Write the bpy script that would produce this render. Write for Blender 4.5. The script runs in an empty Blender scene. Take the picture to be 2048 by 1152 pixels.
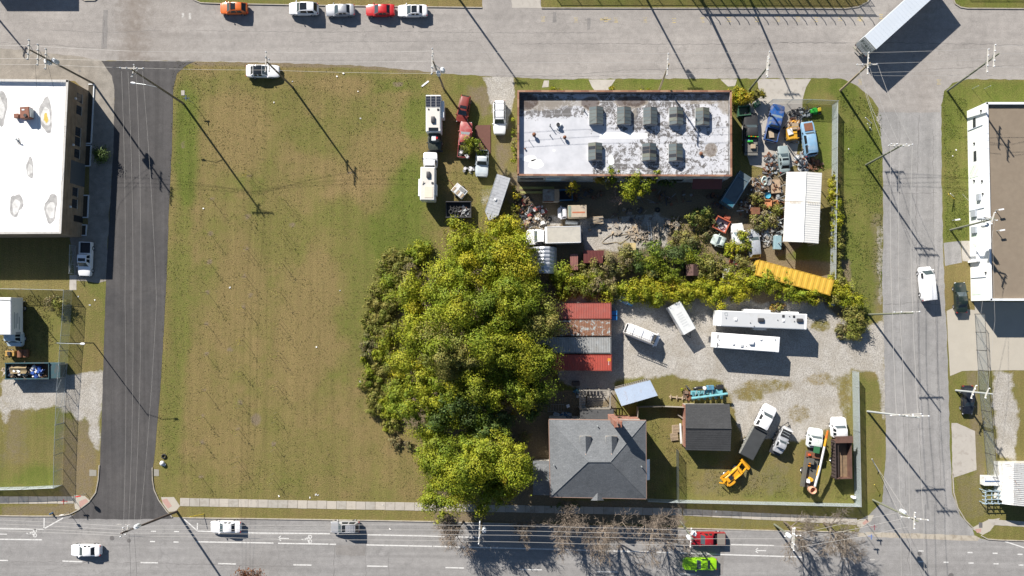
import bpy, bmesh, math, random
import numpy as np
from mathutils import Vector, Matrix, geometry
random.seed(7); RNG = np.random.default_rng(11)
sc = bpy.context.scene
C = sc.collection
# ---------------------------------------------------------------- camera, sky, sun, exposure
S = 12.5                       # photograph pixels per metre at ground level
HC = 110.0                     # drone height
NX, NY = 1024.0, 630.0         # photograph pixel straight below the drone
cd = bpy.data.cameras.new('camera'); cam = bpy.data.objects.new('camera', cd); C.objects.link(cam)
cam.location = (0, (576 - NY) / S, HC); cam.rotation_euler = (0, 0, 0)
cd.sensor_width = 36; cd.lens = 36 * HC * S / 2048; cd.shift_y = (NY - 576) / 2048
cd.clip_start = 1; cd.clip_end = 9000
sc.camera = cam
SUN_EL = math.radians(31.8); SUN_AZ = math.radians(-36.0)      # azimuth clockwise from +Y (up in the picture)
w = bpy.data.worlds.new('World'); sc.world = w; w.use_nodes = True
nt = w.node_tree; bg = nt.nodes['Background']
sky = nt.nodes.new('ShaderNodeTexSky'); sky.sky_type = 'NISHITA'; sky.sun_disc = False
sky.sun_elevation = SUN_EL; sky.sun_rotation = SUN_AZ % (2 * math.pi)
sky.air_density = 1.0; sky.dust_density = 0.3; sky.ozone_density = 2.2
nt.links.new(sky.outputs[0], bg.inputs[0]); bg.inputs[1].default_value = 0.05
sl = bpy.data.lights.new('sun', 'SUN'); sl.energy = 5.0; sl.angle = math.radians(0.53); sl.color = (1.0, 0.945, 0.865)
so = bpy.data.objects.new('sun', sl); C.objects.link(so)
sdir = Vector((math.sin(SUN_AZ) * math.cos(SUN_EL), math.cos(SUN_AZ) * math.cos(SUN_EL), math.sin(SUN_EL)))
so.rotation_euler = sdir.to_track_quat('Z', 'Y').to_euler(); so.location = sdir * 200
sc.view_settings.view_transform = 'Standard'; sc.view_settings.look = 'None'
sc.view_settings.exposure = 0.88; sc.view_settings.gamma = 1.0
# ---------------------------------------------------------------- helpers
def G(px, py, z=0.0):
    k = (HC - z) / HC
    return ((NX + (px - NX) * k - 1024) / S, (576 - (NY + (py - NY) * k)) / S)
def lin(c):
    f = lambda u: u / 12.92 if u <= 0.04045 else ((u + 0.055) / 1.055) ** 2.4
    return tuple(f(u / 255) for u in c)
class MB:
    def __init__(s): s.v = []; s.f = []
    def add(s, vs, fs):
        n = len(s.v); s.v.extend(vs); s.f.extend([tuple(i + n for i in f) for f in fs]); return s
    def bx(s, x0, x1, y0, y1, z0, z1):
        return s.add([(x0,y0,z0),(x1,y0,z0),(x1,y1,z0),(x0,y1,z0),(x0,y0,z1),(x1,y0,z1),(x1,y1,z1),(x0,y1,z1)],
              [(0,3,2,1),(4,5,6,7),(0,1,5,4),(1,2,6,5),(2,3,7,6),(3,0,4,7)])
    def box(s, c, d, rz=0.0, rx=0.0, ry=0.0):
        m = Matrix.Translation(c) @ Matrix.Rotation(rz,4,'Z') @ Matrix.Rotation(ry,4,'Y') @ Matrix.Rotation(rx,4,'X')
        a = [m @ Vector((sx*d[0]/2, sy*d[1]/2, sz*d[2]/2)) for sz in (-1,1) for sx,sy in ((-1,-1),(1,-1),(1,1),(-1,1))]
        return s.add([tuple(v) for v in a], [(0,3,2,1),(4,5,6,7),(0,1,5,4),(1,2,6,5),(2,3,7,6),(3,0,4,7)])
    def cbox(s, x0, x1, y0, y1, z0, z1, c=0.05):
        rings = []
        for z, i in ((z0,c),(z0+c,0),(z1-c,0),(z1,c)):
            rings.append([(x0+i+c,y0+i,z),(x1-i-c,y0+i,z),(x1-i,y0+i+c,z),(x1-i,y1-i-c,z),(x1-i-c,y1-i,z),(x0+i+c,y1-i,z),(x0+i,y1-i-c,z),(x0+i,y0+i+c,z)])
        return s.loft(rings, True, True)
    def loft(s, rings, closed=True, caps=False):
        n = len(rings[0]); b = len(s.v)
        for r in rings: s.v.extend([tuple(p) for p in r])
        for i in range(len(rings)-1):
            for j in range(n if closed else n-1):
                a = b+i*n+j; k = b+i*n+(j+1)%n
                s.f.append((a, k, k+n, a+n))
        if caps:
            s.f.append(tuple(b+j for j in reversed(range(n)))); s.f.append(tuple(b+(len(rings)-1)*n+j for j in range(n)))
        return s
    def tube(s, pts, r, n=6, caps=True):
        pts = [Vector(p) for p in pts]; rs = r if isinstance(r,(list,tuple)) else [r]*len(pts)
        rings = []; u = None
        for i, p in enumerate(pts):
            d = (pts[min(i+1,len(pts)-1)] - pts[max(i-1,0)]).normalized()
            if u is None: u = d.orthogonal().normalized()
            else:
                u = (u - d*u.dot(d)); u = u.normalized() if u.length > 1e-5 else d.orthogonal().normalized()
            v = d.cross(u)
            rings.append([tuple(p + (u*math.cos(2*math.pi*k/n) + v*math.sin(2*math.pi*k/n))*rs[i]) for k in range(n)])
        return s.loft(rings, True, caps)
    def cyl(s, x, y, z0, z1, r, n=12, r2=None):
        return s.tube([(x,y,z0),(x,y,z1)], [r, r if r2 is None else r2], n)
    def lathe(s, prof, n=14, o=(0,0,0)):
        return s.loft([[(o[0]+r*math.cos(2*math.pi*k/n), o[1]+r*math.sin(2*math.pi*k/n), o[2]+z) for k in range(n)] for r,z in prof], True, True)
    def prism(s, poly, z0, z1):
        n = len(poly); b = len(s.v)
        s.v.extend([(x,y,z0) for x,y in poly] + [(x,y,z1) for x,y in poly])
        tr = geometry.tessellate_polygon([[Vector((x,y,0)) for x,y in poly]])
        ar = sum(poly[i][0]*poly[(i+1)%n][1]-poly[(i+1)%n][0]*poly[i][1] for i in range(n))
        for t in tr:
            p = [poly[i] for i in t]
            if (p[1][0]-p[0][0])*(p[2][1]-p[0][1])-(p[1][1]-p[0][1])*(p[2][0]-p[0][0]) < 0: t = t[::-1]
            s.f.append(tuple(b+n+i for i in t))
            if z1-z0 > 1e-4: s.f.append(tuple(b+i for i in reversed(t)))
        if z1-z0 > 1e-4:
            for i in range(n):
                j = (i+1)%n
                s.f.append((b+i,b+j,b+n+j,b+n+i) if ar > 0 else (b+j,b+i,b+n+i,b+n+j))
        else:
            s.v = s.v
        return s
    def build(s, name, mat, parent=None, smooth=None, loc=None):
        me = bpy.data.meshes.new(name); me.from_pydata(s.v, [], s.f); me.update()
        if smooth is not None:
            me.shade_smooth(); me.set_sharp_from_angle(angle=math.radians(smooth))
        return obj(name, me, mat, parent, loc)
def obj(name, me, mat, parent=None, loc=None):
    o = bpy.data.objects.new(name, me); C.objects.link(o)
    if mat is not None and len(me.materials) == 0: me.materials.append(mat)
    if parent is not None: o.parent = parent
    if loc is not None: o.location = loc
    return o
def tag(o, label, cat, group=None):
    o['label'] = label; o['category'] = cat
    if group: o['group'] = group
    return o
def thing(name, label, cat, px, py, deg=0.0, group=None, z=0.0, pz=0.0):
    o = bpy.data.objects.new(name, None); C.objects.link(o)
    x, y = G(px, py, pz); o.location = (x, y, z); o.rotation_euler = (0, 0, math.radians(deg)); o.empty_display_size = .3
    return tag(o, label, cat, group)
def struct(name, mb, mat, parent=None, smooth=None):
    o = mb.build(name, mat, parent, smooth)
    if parent is None: o['kind'] = 'structure'
    return o
def copy_tree(o, parent=None):
    c = o.copy(); C.objects.link(c)
    if parent is not None: c.parent = parent
    for ch in o.children: copy_tree(ch, c)
    return c
# ---------------------------------------------------------------- materials
MATS = {}
def nodes(name):
    m = bpy.data.materials.new(name); m.use_nodes = True
    return m, m.node_tree.nodes, m.node_tree.links, m.node_tree.nodes['Principled BSDF']
def noise(N, L, vec, scale, detail=4, rough=.55, dist=0.0):
    n = N.new('ShaderNodeTexNoise'); n.inputs['Scale'].default_value = scale; n.inputs['Detail'].default_value = detail
    n.inputs['Roughness'].default_value = rough; n.inputs['Distortion'].default_value = dist
    if vec is not None: L.new(vec, n.inputs['Vector'])
    return n.outputs['Fac']
def ramp(N, L, fac, stops, interp='LINEAR'):
    r = N.new('ShaderNodeValToRGB'); r.color_ramp.interpolation = interp
    e = r.color_ramp.elements
    while len(e) < len(stops): e.new(.5)
    for i, (p, c) in enumerate(stops):
        e[i].position = p
        if not isinstance(c, (tuple, list)): c = (c, c, c)
        e[i].color = (*c[:3], 1)
    L.new(fac, r.inputs[0]); return r.outputs[0]
def mixc(N, L, fac, a, b, mode='MIX'):
    m = N.new('ShaderNodeMix'); m.data_type = 'RGBA'; m.blend_type = mode
    for s, v in ((m.inputs[0], fac), (m.inputs[6], a), (m.inputs[7], b)):
        if isinstance(v, (int, float)): s.default_value = v
        elif isinstance(v, tuple): s.default_value = (*v[:3], 1)
        else: L.new(v, s)
    return m.outputs[2]
def math_(N, L, op, a, b=0.0, clamp=False):
    m = N.new('ShaderNodeMath'); m.operation = op; m.use_clamp = clamp
    for s, v in ((m.inputs[0], a), (m.inputs[1], b)):
        if isinstance(v, (int, float)): s.default_value = v
        else: L.new(v, s)
    return m.outputs[0]
def bump(N, L, P, h, strength, dist=.02):
    b = N.new('ShaderNodeBump'); b.inputs['Strength'].default_value = strength; b.inputs['Distance'].default_value = dist
    L.new(h, b.inputs['Height']); L.new(b.outputs[0], P.inputs['Normal'])
def M(name, col=(.5,.5,.5), rough=.6, metal=0.0, var=.15, sc_=2.5, dirt=0.0, dirtc=(.12,.09,.06), bmp=0.0, coat=0.0, rust=0.0, dscale=1.2):
    """one real base colour with grain, grime patches and rust"""
    if name in MATS: return MATS[name]
    m, N, L, P = nodes(name)
    g = N.new('ShaderNodeNewGeometry').outputs['Position']
    f = noise(N, L, g, sc_, 6)
    c = mixc(N, L, f, tuple(x*(1-var) for x in col), tuple(min(1,x*(1+var)) for x in col))
    f2 = noise(N, L, g, sc_*9, 3)
    c = mixc(N, L, math_(N, L, 'MULTIPLY', f2, var*.8), c, tuple(x*.45 for x in col))
    if dirt > 0:
        d = noise(N, L, g, dscale, 8, .65, .6)
        c = mixc(N, L, ramp(N, L, d, [(.62-dirt*.45, 0.0), (.80-dirt*.3, min(1,.35+dirt))]), c, dirtc)
    if rust > 0:
        d = noise(N, L, g, 1.6, 9, .7, .4)
        c = mixc(N, L, ramp(N, L, d, [(.66-rust*.35, 0.0), (.70-rust*.3, .9)]), c, mixc(N, L, f2, (.30,.105,.03), (.11,.045,.02)))
    L.new(c, P.inputs['Base Color'])
    P.inputs['Roughness'].default_value = rough; P.inputs['Metallic'].default_value = metal
    if coat: P.inputs['Coat Weight'].default_value = coat; P.inputs['Coat Roughness'].default_value = .08
    if bmp: bump(N, L, P, f2, bmp, .03)
    MATS[name] = m; return m
def paint(name, col, dirt=.12): return M('paint_'+name, col, .32, 0, .05, 1.5, dirt, (.25,.21,.17), 0, .6)
GLASS = M('dark_glass', (.018,.022,.026), .07, 0, .05)
WSCREEN = M('windscreen_glass_sheen', (.055,.075,.085), .09, 0, .3, .8)  # base colour lightened to teal, a reflection painted into the glass
GLASS_L = M('pale_glass', (.16,.20,.21), .12, 0, .1)
TYRE = M('tyre_rubber', (.022,.022,.023), .85, 0, .2)
RIM = M('rim_metal', (.45,.45,.46), .35, .8, .1)
BLACK = M('black_plastic', (.02,.02,.022), .55)
CHROME = M('bright_metal', (.6,.6,.6), .3, .9, .05)
HEADL = M('lamp_lens', (.75,.76,.78), .15, 0, .02)
TAILL = M('tail_lens', (.35,.015,.012), .2, 0, .02)
AMBER = M('amber_lens', (.7,.25,.02), .25)
WHITE = paint('white', (.80,.80,.81), .05)
WDIRT = paint('weathered_white', (.70,.70,.69), .3)
GALV = M('galvanised_steel', (.42,.45,.46), .5, .4, .12)
DSTEEL = M('dark_steel', (.07,.07,.075), .5, .4, .2)
WOODP = M('pole_wood', (.20,.165,.12), .85, 0, .3, 6)
WOODG = M('pole_wood_green', (.17,.18,.13), .85, 0, .3, 6)
CARM = M('crossarm_wood', (.50,.48,.44), .8, 0, .2, 6)
WIRE = M('aluminium_wire', (.52,.50,.47), .45, .3, .05)
WIRED = M('black_cable', (.05,.05,.05), .6)
TRAF = M('transformer_grey', (.60,.63,.66), .35, 0, .05)
PORC = M('porcelain', (.62,.64,.68), .3)
WOOD = M('bare_lumber', (.40,.31,.21), .8, 0, .3, 5, .2)
WOODGREY = M('weathered_lumber', (.27,.24,.20), .85, 0, .3, 5)
RUST = M('rusted_steel', (.20,.085,.045), .8, .1, .4, 3)
CONC = M('concrete', (.40,.37,.33), .9, 0, .12, .8, .25, (.22,.19,.16), .2)
# ---------------------------------------------------------------- ground sheet with painted soil types
def inpoly(X, Y, poly):
    ins = np.zeros(X.shape, bool); d = np.full(X.shape, 1e9)
    n = len(poly)
    for i in range(n):
        x0,y0 = poly[i]; x1,y1 = poly[(i+1)%n]
        if y0 != y1:
            c = ((y0 > Y) != (y1 > Y)) & (X < (x1-x0)*(Y-y0)/(y1-y0)+x0); ins ^= c
        l2 = (x1-x0)**2+(y1-y0)**2+1e-9
        t = np.clip(((X-x0)*(x1-x0)+(Y-y0)*(y1-y0))/l2, 0, 1)
        d = np.minimum(d, np.hypot(X-x0-t*(x1-x0), Y-y0-t*(y1-y0)))
    return np.where(ins, d, -d)
def vnoise(X, Y, scale, seed):
    r = np.random.default_rng(seed); n = 256; tab = r.random((n, n))
    x = X/scale; y = Y/scale; xi = np.floor(x).astype(int); yi = np.floor(y).astype(int)
    fx = x-xi; fy = y-yi; fx = fx*fx*(3-2*fx); fy = fy*fy*(3-2*fy)
    t = lambda a, b: tab[a % n, b % n]
    return (t(xi,yi)*(1-fx)+t(xi+1,yi)*fx)*(1-fy)+(t(xi,yi+1)*(1-fx)+t(xi+1,yi+1)*fx)*fy
def fbm(X, Y, scale, seed, o=4):
    s = 0; a = .5
    for i in range(o): s = s + a*vnoise(X, Y, scale/2**i, seed+i); a *= .5
    return s/(1-.5**o)
xs = np.arange(-86, 86.01, .45); ys = np.arange(-50, 50.01, .45)
far = [110, 180, 400, 1200, 4000]
xs = np.concatenate([[-f for f in far[::-1]], xs, far]); ys = np.concatenate([[-f for f in far[::-1]], ys, far])
XX, YY = np.meshgrid(xs, ys); PX = XX*S+1024; PY = 576-YY*S
green = .45 + .9*(fbm(PX, PY, 190, 3)-.5) + .35*(fbm(PX, PY, 40, 9, 3)-.5)
bare = np.zeros_like(PX); dirt = .10+.5*np.clip(fbm(PX, PY, 120, 21)-.55, 0, 1)
def put(a, poly, soft, val, jit=10, seed=1):
    d = inpoly(PX, PY, poly) + jit*2*(fbm(PX, PY, 28, seed, 3)-.5)
    k = np.clip(d/soft+.5, 0, 1); return a*(1-k)+val*k
def blob(a, cx, cy, rx, ry, val, seed=1, jit=.5):
    d = np.hypot((PX-cx)/rx, (PY-cy)/ry) + jit*(fbm(PX, PY, 30, seed, 3)-.5)
    k = np.clip((1.15-d)/.6, 0, 1); return a*(1-k)+val*k
nz = lambda seed, sc, amp: amp*(fbm(PX, PY, sc, seed)-.5)
# the big lawn: browned centre, greener rim
lawn = [(345,125),(560,128),(880,150),(1000,470),(860,1000),(310,995)]
green = put(green, lawn, 60, .36+nz(5,120,.75)+nz(7,30,.5))
for b in ((372,300,26,190,.85),(362,620,24,220,.62),(345,840,26,140,.6),(790,490,80,80,.85),(820,380,50,90,.85),(840,230,40,60,.75),(560,215,60,40,.5),(620,270,50,40,.55),
          (700,250,50,30,.5),(560,470,70,60,.5),(720,600,30,140,.62),(600,900,140,50,.4),(450,170,80,26,.5),(790,170,70,16,.7),(680,430,60,40,.6)): green = blob(green, *b, seed=int(b[0]))
for b in ((470,260,70,90,.12),(600,700,60,160,.14),(480,560,45,120,.16),(400,780,30,120,.2),(690,170,70,20,.1),(760,300,60,50,.2),(470,880,60,60,.18),(640,560,40,80,.15)): green = blob(green, *b, seed=int(b[1]))
for b in ((512,838,13,16,.8),(690,132,26,5,.9),(745,133,20,4,.7),(795,168,14,7,.7),(366,290,8,10,.6),(372,300,6,30,.4),(355,560,6,30,.4),(640,590,60,200,.30),(560,250,160,60,.28)): dirt = blob(dirt, *b, seed=int(b[0]))
dirt = put(dirt, [(350,121),(560,124),(720,130),(880,142),(880,150),(700,137),(400,133)], 8, .75, 4)
# gardens right of the right street, left yard, strips
green = put(green, [(1880,160),(2060,160),(2060,240),(1945,240),(1945,490),(1880,490)], 20, .75+nz(8,50,.5))
green = put(green, [(1625,155),(1700,155),(1765,230),(1768,560),(1740,660),(1690,560),(1680,200)], 14, .80+nz(12,60,.5))
dirt = put(dirt, [(1738,420),(1770,420),(1772,640),(1745,640)], 20, .55, 8)
green = put(green, [(1620,215),(1665,215),(1665,330),(1640,340)], 10, .85); green = put(green, [(1500,490),(1665,490),(1665,560),(1500,540)], 10, .75)
green = put(green, [(1030,155),(1660,155),(1660,185),(1030,185)], 8, .70+nz(15,40,.5), 4)
green = put(green, [(0,560),(150,560),(210,600),(205,760),(110,760),(110,560)], 14, .42+nz(19,40,.6)); green = put(green, [(0,470),(140,470),(140,580),(0,580)], 8, .35)
green = put(green, [(60,930),(115,930),(115,975),(0,975)], 20, .8); dirt = put(dirt, [(120,830),(195,830),(195,1030),(120,1030)], 20, .62, 12); dirt = put(dirt, [(0,805),(60,805),(60,930),(0,930)], 50, .55, 20)
dirt = put(dirt, [(0,1008),(155,1008),(155,1035),(0,1035)], 8, .60, 6); dirt = put(dirt, [(20,560),(105,560),(105,600),(20,600)], 18, .4)
green = put(green, [(340,1012),(870,1020),(870,1045),(340,1038)], 6, .45+nz(23,60,.5))
green = put(green, [(1290,800),(1380,800),(1390,900),(1720,950),(1720,1010),(1290,1000)], 20, .5+nz(27,50,.7)); green = put(green, [(1700,740),(1768,760),(1770,990),(1722,1010)], 14, .5+nz(29,40,.5))
green = put(green, [(1250,750),(1380,745),(1460,770),(1440,830),(1310,830)], 16, .45+nz(31,40,.5))
green = put(green, [(1365,1030),(1720,1036),(1720,1060),(1365,1056)], 8, .5, 4); dirt = put(dirt, [(1365,1012),(1740,1016),(1740,1062),(1560,1062),(1365,1050)], 12, .42, 14)
dirt = put(dirt, [(1905,950),(1960,950),(1990,1030),(1925,1040)], 10, .5, 8); dirt = put(dirt, [(1955,740),(2060,740),(2060,930),(1955,930)], 20, .35, 10); bare = put(bare, [(1985,740),(2030,740),(2040,860),(2030,925),(1992,925)], 18, .72, 16)
dirt = put(dirt, [(1930,740),(1955,740),(1975,960),(1950,960)], 10, .6, 6)
dirt = put(dirt, [(1380,900),(1600,900),(1600,1000),(1380,1000)], 60, .5, 40)
for x,y in ((424,398),(421,467),(419,524),(416,584),(414,647),(412,707),(409,780),(406,832),(405,884),(402,953),(499,352),(495,432),(493,497),(490,552),(488,614),(480,805),(476,857),(547,888),(500,590),(700,345),(460,700),(585,450)): dirt = blob(dirt, x, y, 8, 6, .72, int(x), .8)
# gravel yards
bare = put(bare, [(1115,600),(1330,585),(1500,600),(1640,600),(1705,655),(1740,640),(1775,630),(1775,800),(1750,745),(1705,740),(1692,850),(1640,870),(1580,880),(1480,880),(1465,810),(1450,765),(1330,752),(1250,752),(1210,800),(1115,760)], 24, .95, 14)
for b in ((1540,770,70,18,.45),(1500,790,40,22,.4),(1650,760,60,20,.5),(1600,830,40,30,.5),(1640,650,30,18,.4),(1690,790,20,60,.4)): bare = blob(bare, *b, seed=int(b[1]))
dirt = put(dirt, [(1660,655),(1700,650),(1720,690),(1640,690)], 20, .7, 14)
bare = put(bare, [(0,755),(110,750),(210,745),(205,835),(160,845),(110,815),(0,815)], 16, .85, 12); bare = put(bare, [(160,770),(207,770),(200,900),(185,900)], 14, .7, 8)
bare = put(bare, [(0,800),(25,800),(10,870),(0,870)], 16, .6, 10)
bare = put(bare, [(960,150),(1030,150),(1028,190),(1012,260),(985,260),(980,190)], 10, .85, 8); dirt = put(dirt, [(920,165),(985,165),(985,330),(1000,400),(1020,400),(1025,240),(960,240)], 20, .65, 16)
dirt = put(dirt, [(1020,355),(1450,355),(1600,340),(1600,500),(1510,540),(1340,560),(1110,560),(1030,470)], 20, .95, 14)
bare = put(bare, [(1160,440),(1300,425),(1340,440),(1330,490),(1270,500),(1180,505),(1155,480)], 16, .9, 10); bare = put(bare, [(1030,430),(1130,430),(1120,455),(1040,460)], 14, .6, 10)
green = put(green, [(1340,420),(1450,430),(1450,520),(1360,540)], 30, .15); dirt = put(dirt, [(1345,430),(1450,440),(1450,540),(1360,540)], 30, .62, 20)
bare = put(bare, [(950,380),(1000,370),(990,420),(960,420)], 20, .45, 10)
bare = put(bare, [(1750,450),(1768,450),(1768,640),(1755,640)], 10, .5, 8); bare = put(bare, [(1765,690),(1775,690),(1775,840),(1762,840)], 10, .6, 8)
dirt = put(dirt, [(1090,780),(1230,780),(1230,840),(1090,840)], 10, .9, 6); dirt = put(dirt, [(800,580),(900,540),(1110,500),(1110,1020),(880,1040),(860,900),(800,830)], 30, .95, 20)
dirt = put(dirt, [(870,1000),(1370,1000),(1370,1052),(870,1044)], 14, .85, 8)
dirt = put(dirt, [(1765,160),(1785,200),(1772,300),(1755,240)], 10, .6, 4); bare = put(bare, [(1755,215),(1768,225),(1768,260),(1752,240)], 8, .8, 3)
dirt = put(dirt, [(1100,520),(1700,520),(1710,650),(1620,620),(1100,600)], 16, .9, 8)
me = bpy.data.meshes.new('ground'); ny, nx = XX.shape
zz = np.where((abs(XX) < 86) & (abs(YY) < 50), .0, -.02)
me.vertices.add(nx*ny); me.vertices.foreach_set('co', np.stack([XX, YY, zz], -1).ravel().astype(np.float32))
idx = np.arange(nx*ny).reshape(ny, nx); q = np.stack([idx[:-1,:-1], idx[:-1,1:], idx[1:,1:], idx[1:,:-1]], -1).reshape(-1, 4)
me.loops.add(q.size); me.loops.foreach_set('vertex_index', q.ravel().astype(np.int32))
me.polygons.add(len(q)); me.polygons.foreach_set('loop_start', np.arange(0, q.size, 4, dtype=np.int32)); me.polygons.foreach_set('loop_total', np.full(len(q), 4, np.int32))
me.update()
at = me.attributes.new('soil', 'FLOAT_COLOR', 'POINT')
at.data.foreach_set('color', np.stack([np.clip(green,0,1), np.clip(bare,0,1), np.clip(dirt,0,1), np.ones_like(bare)], -1).ravel().astype(np.float32))
m, N, L, P = nodes('ground_soil')
pos = N.new('ShaderNodeNewGeometry').outputs['Position']
a = N.new('ShaderNodeAttribute'); a.attribute_name = 'soil'; sep = N.new('ShaderNodeSeparateColor'); L.new(a.outputs['Color'], sep.inputs[0])
n1 = noise(N, L, pos, 1.1, 6, .6); n2 = noise(N, L, pos, 4.5, 5, .65); n3 = noise(N, L, pos, 6.5, 5, .75); n4 = noise(N, L, pos, .35, 4, .6, .5)
def jit(chan, amp):
    j = math_(N, L, 'SUBTRACT', math_(N, L, 'ADD', math_(N, L, 'MULTIPLY', n1, .55), math_(N, L, 'MULTIPLY', n2, .45)), .5)
    return math_(N, L, 'ADD', chan, math_(N, L, 'MULTIPLY', j, amp), True)
gf = jit(sep.outputs[0], .9)
grass = ramp(N, L, gf, [(0.0, (.218,.160,.070)), (.25, (.190,.150,.058)), (.5, (.158,.142,.044)), (.75, (.124,.136,.030)), (1.0, (.090,.120,.018))])
fine = ramp(N, L, n3, [(.30, .52), (.5, 1.0), (.72, 1.55)])
mpg = N.new('ShaderNodeMapping'); mpg.inputs['Scale'].default_value = (1.1,.045,1); L.new(pos, mpg.inputs['Vector']); n5 = noise(N, L, mpg.outputs[0], 1.0, 5, .65, .3)
grass = mixc(N, L, 1.0, grass, fine, 'MULTIPLY'); grass = mixc(N, L, 1.0, grass, ramp(N, L, n5, [(.3,.88),(.7,1.12)]), 'MULTIPLY')
grass = mixc(N, L, ramp(N, L, noise(N, L, pos, 2.2, 8, .8), [(.62,0.0),(.75,.55)]), grass, (.21,.165,.08))
soil = ramp(N, L, n2, [(.2, (.09,.07,.047)), (.5, (.155,.12,.08)), (.75, (.24,.195,.135))])
soil = mixc(N, L, ramp(N, L, n3, [(.3, .0), (.75, .4)]), soil, (.31,.245,.155))
vor = N.new('ShaderNodeTexVoronoi'); vor.inputs['Scale'].default_value = 9; L.new(pos, vor.inputs['Vector'])
grav = ramp(N, L, vor.outputs['Color'], [(.0, (.26,.24,.215)), (.45, (.41,.385,.35)), (.8, (.53,.50,.455)), (1.0, (.30,.28,.25))])
grav = mixc(N, L, ramp(N, L, n4, [(.35, 0.0), (.75, .6)]), grav, (.27,.235,.18))
grav = mixc(N, L, 1.0, grav, ramp(N, L, n3, [(.25,.7),(.75,1.2)]), 'MULTIPLY')
c = mixc(N, L, ramp(N, L, jit(sep.outputs[2], 1.0), [(.38, 0.0), (.72, .95)]), grass, soil)
c = mixc(N, L, ramp(N, L, jit(sep.outputs[1], 1.0), [(.38, 0.0), (.62, 1.0)]), c, grav)
L.new(c, P.inputs['Base Color']); P.inputs['Roughness'].default_value = .95; P.inputs['Specular IOR Level'].default_value = .2
bump(N, L, P, math_(N, L, 'ADD', n3, n2), .9, .08)
me.materials.append(m)
ground = bpy.data.objects.new('ground', me); C.objects.link(ground); ground['kind'] = 'structure'
# ---------------------------------------------------------------- paved sheets
def asphalt(name, col, warm, patch, wear, stain=()):
    m, N, L, P = nodes(name)
    pos = N.new('ShaderNodeNewGeometry').outputs['Position']
    n0 = noise(N, L, pos, .12, 5, .6, .4); n1 = noise(N, L, pos, 1.0, 6, .65); n2 = noise(N, L, pos, 7, 5, .8)
    mp = N.new('ShaderNodeMapping'); mp.inputs['Scale'].default_value = wear; L.new(pos, mp.inputs['Vector']); n3 = noise(N, L, mp.outputs[0], 1.0, 5, .6, .3)
    c = ramp(N, L, n0, [(.3, tuple(x*.86 for x in col)), (.7, warm)])
    c = mixc(N, L, 1.0, c, ramp(N, L, n1, [(.25, .84), (.75, 1.14)]), 'MULTIPLY')
    c = mixc(N, L, 1.0, c, ramp(N, L, n2, [(.3, .74), (.7, 1.24)]), 'MULTIPLY')
    c = mixc(N, L, 1.0, c, ramp(N, L, n3, [(.3, 1-patch), (.7, 1+patch*.5)]), 'MULTIPLY')
    vo = N.new('ShaderNodeTexVoronoi'); vo.feature = 'DISTANCE_TO_EDGE'; vo.inputs['Scale'].default_value = .085
    dv = N.new('ShaderNodeVectorMath'); dv.operation = 'ADD'; L.new(pos, dv.inputs[0])
    nn = N.new('ShaderNodeTexNoise'); nn.inputs['Scale'].default_value = .5; nn.inputs['Detail'].default_value = 5; L.new(pos, nn.inputs['Vector'])
    vs = N.new('ShaderNodeVectorMath'); vs.operation = 'SCALE'; vs.inputs['Scale'].default_value = 3.0; L.new(nn.outputs['Color'], vs.inputs[0]); L.new(vs.outputs[0], dv.inputs[1]); L.new(dv.outputs[0], vo.inputs['Vector'])
    c = mixc(N, L, ramp(N, L, vo.outputs['Distance'], [(.0, .28), (.005, 0.0)]), c, tuple(x*.35 for x in col))
    if stain:
        sx = N.new('ShaderNodeSeparateXYZ'); L.new(pos, sx.inputs[0])
        for x_, w_, k_ in stain:
            d_ = math_(N, L, 'ABSOLUTE', math_(N, L, 'ADD', sx.outputs[0], -x_)); d_ = math_(N, L, 'ADD', d_, math_(N, L, 'MULTIPLY', math_(N, L, 'SUBTRACT', n1, .5), w_*2.2))
            c = mixc(N, L, math_(N, L, 'MULTIPLY', ramp(N, L, math_(N, L, 'DIVIDE', d_, w_*2), [(.0, k_), (.6, 0.0)]), 1.0), c, (.15,.115,.085))
    L.new(c, P.inputs['Base Color']); P.inputs['Roughness'].default_value = .9; P.inputs['Specular IOR Level'].default_value = .25
    bump(N, L, P, n2, .35, .015); return m
A_OLD = asphalt('old_asphalt', (.318,.295,.275), (.335,.31,.288), .12, (.05,.7,1), ((-60.5,2.6,.42),(-57,8,.16),(66,2.2,.12)))
A_NS = asphalt('old_asphalt_grey', (.295,.288,.281), (.31,.298,.288), .18, (.7,.05,1))
A_NEW = asphalt('new_asphalt', (.076,.073,.074), (.096,.090,.088), .24, (1.1,.03,1))
A_BOT = asphalt('avenue_asphalt', (.300,.288,.278), (.285,.275,.268), .18, (.04,.9,1))
A_TAN = asphalt('stained_paving', (.33,.30,.26), (.26,.235,.20), .2, (.5,.5,1))
def sheet(name, poly, z, mat, rough=0.0, seed=0, parent=None):
    r = random.Random(seed); pts = []
    n = len(poly)
    for i in range(n):
        x0,y0 = poly[i]; x1,y1 = poly[(i+1)%n]; l = math.hypot(x1-x0,y1-y0); k = max(1, int(l/9)) if rough else 1
        for j in range(k):
            t = j/k; jx = r.uniform(-rough,rough) if j else 0; jy = r.uniform(-rough,rough) if j else 0
            pts.append(G(x0+(x1-x0)*t+jx, y0+(y1-y0)*t+jy))
    mb = MB().prism(pts, z, z); o = mb.build(name, mat, parent)
    if parent is None: o['kind'] = 'structure'
    return o
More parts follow.
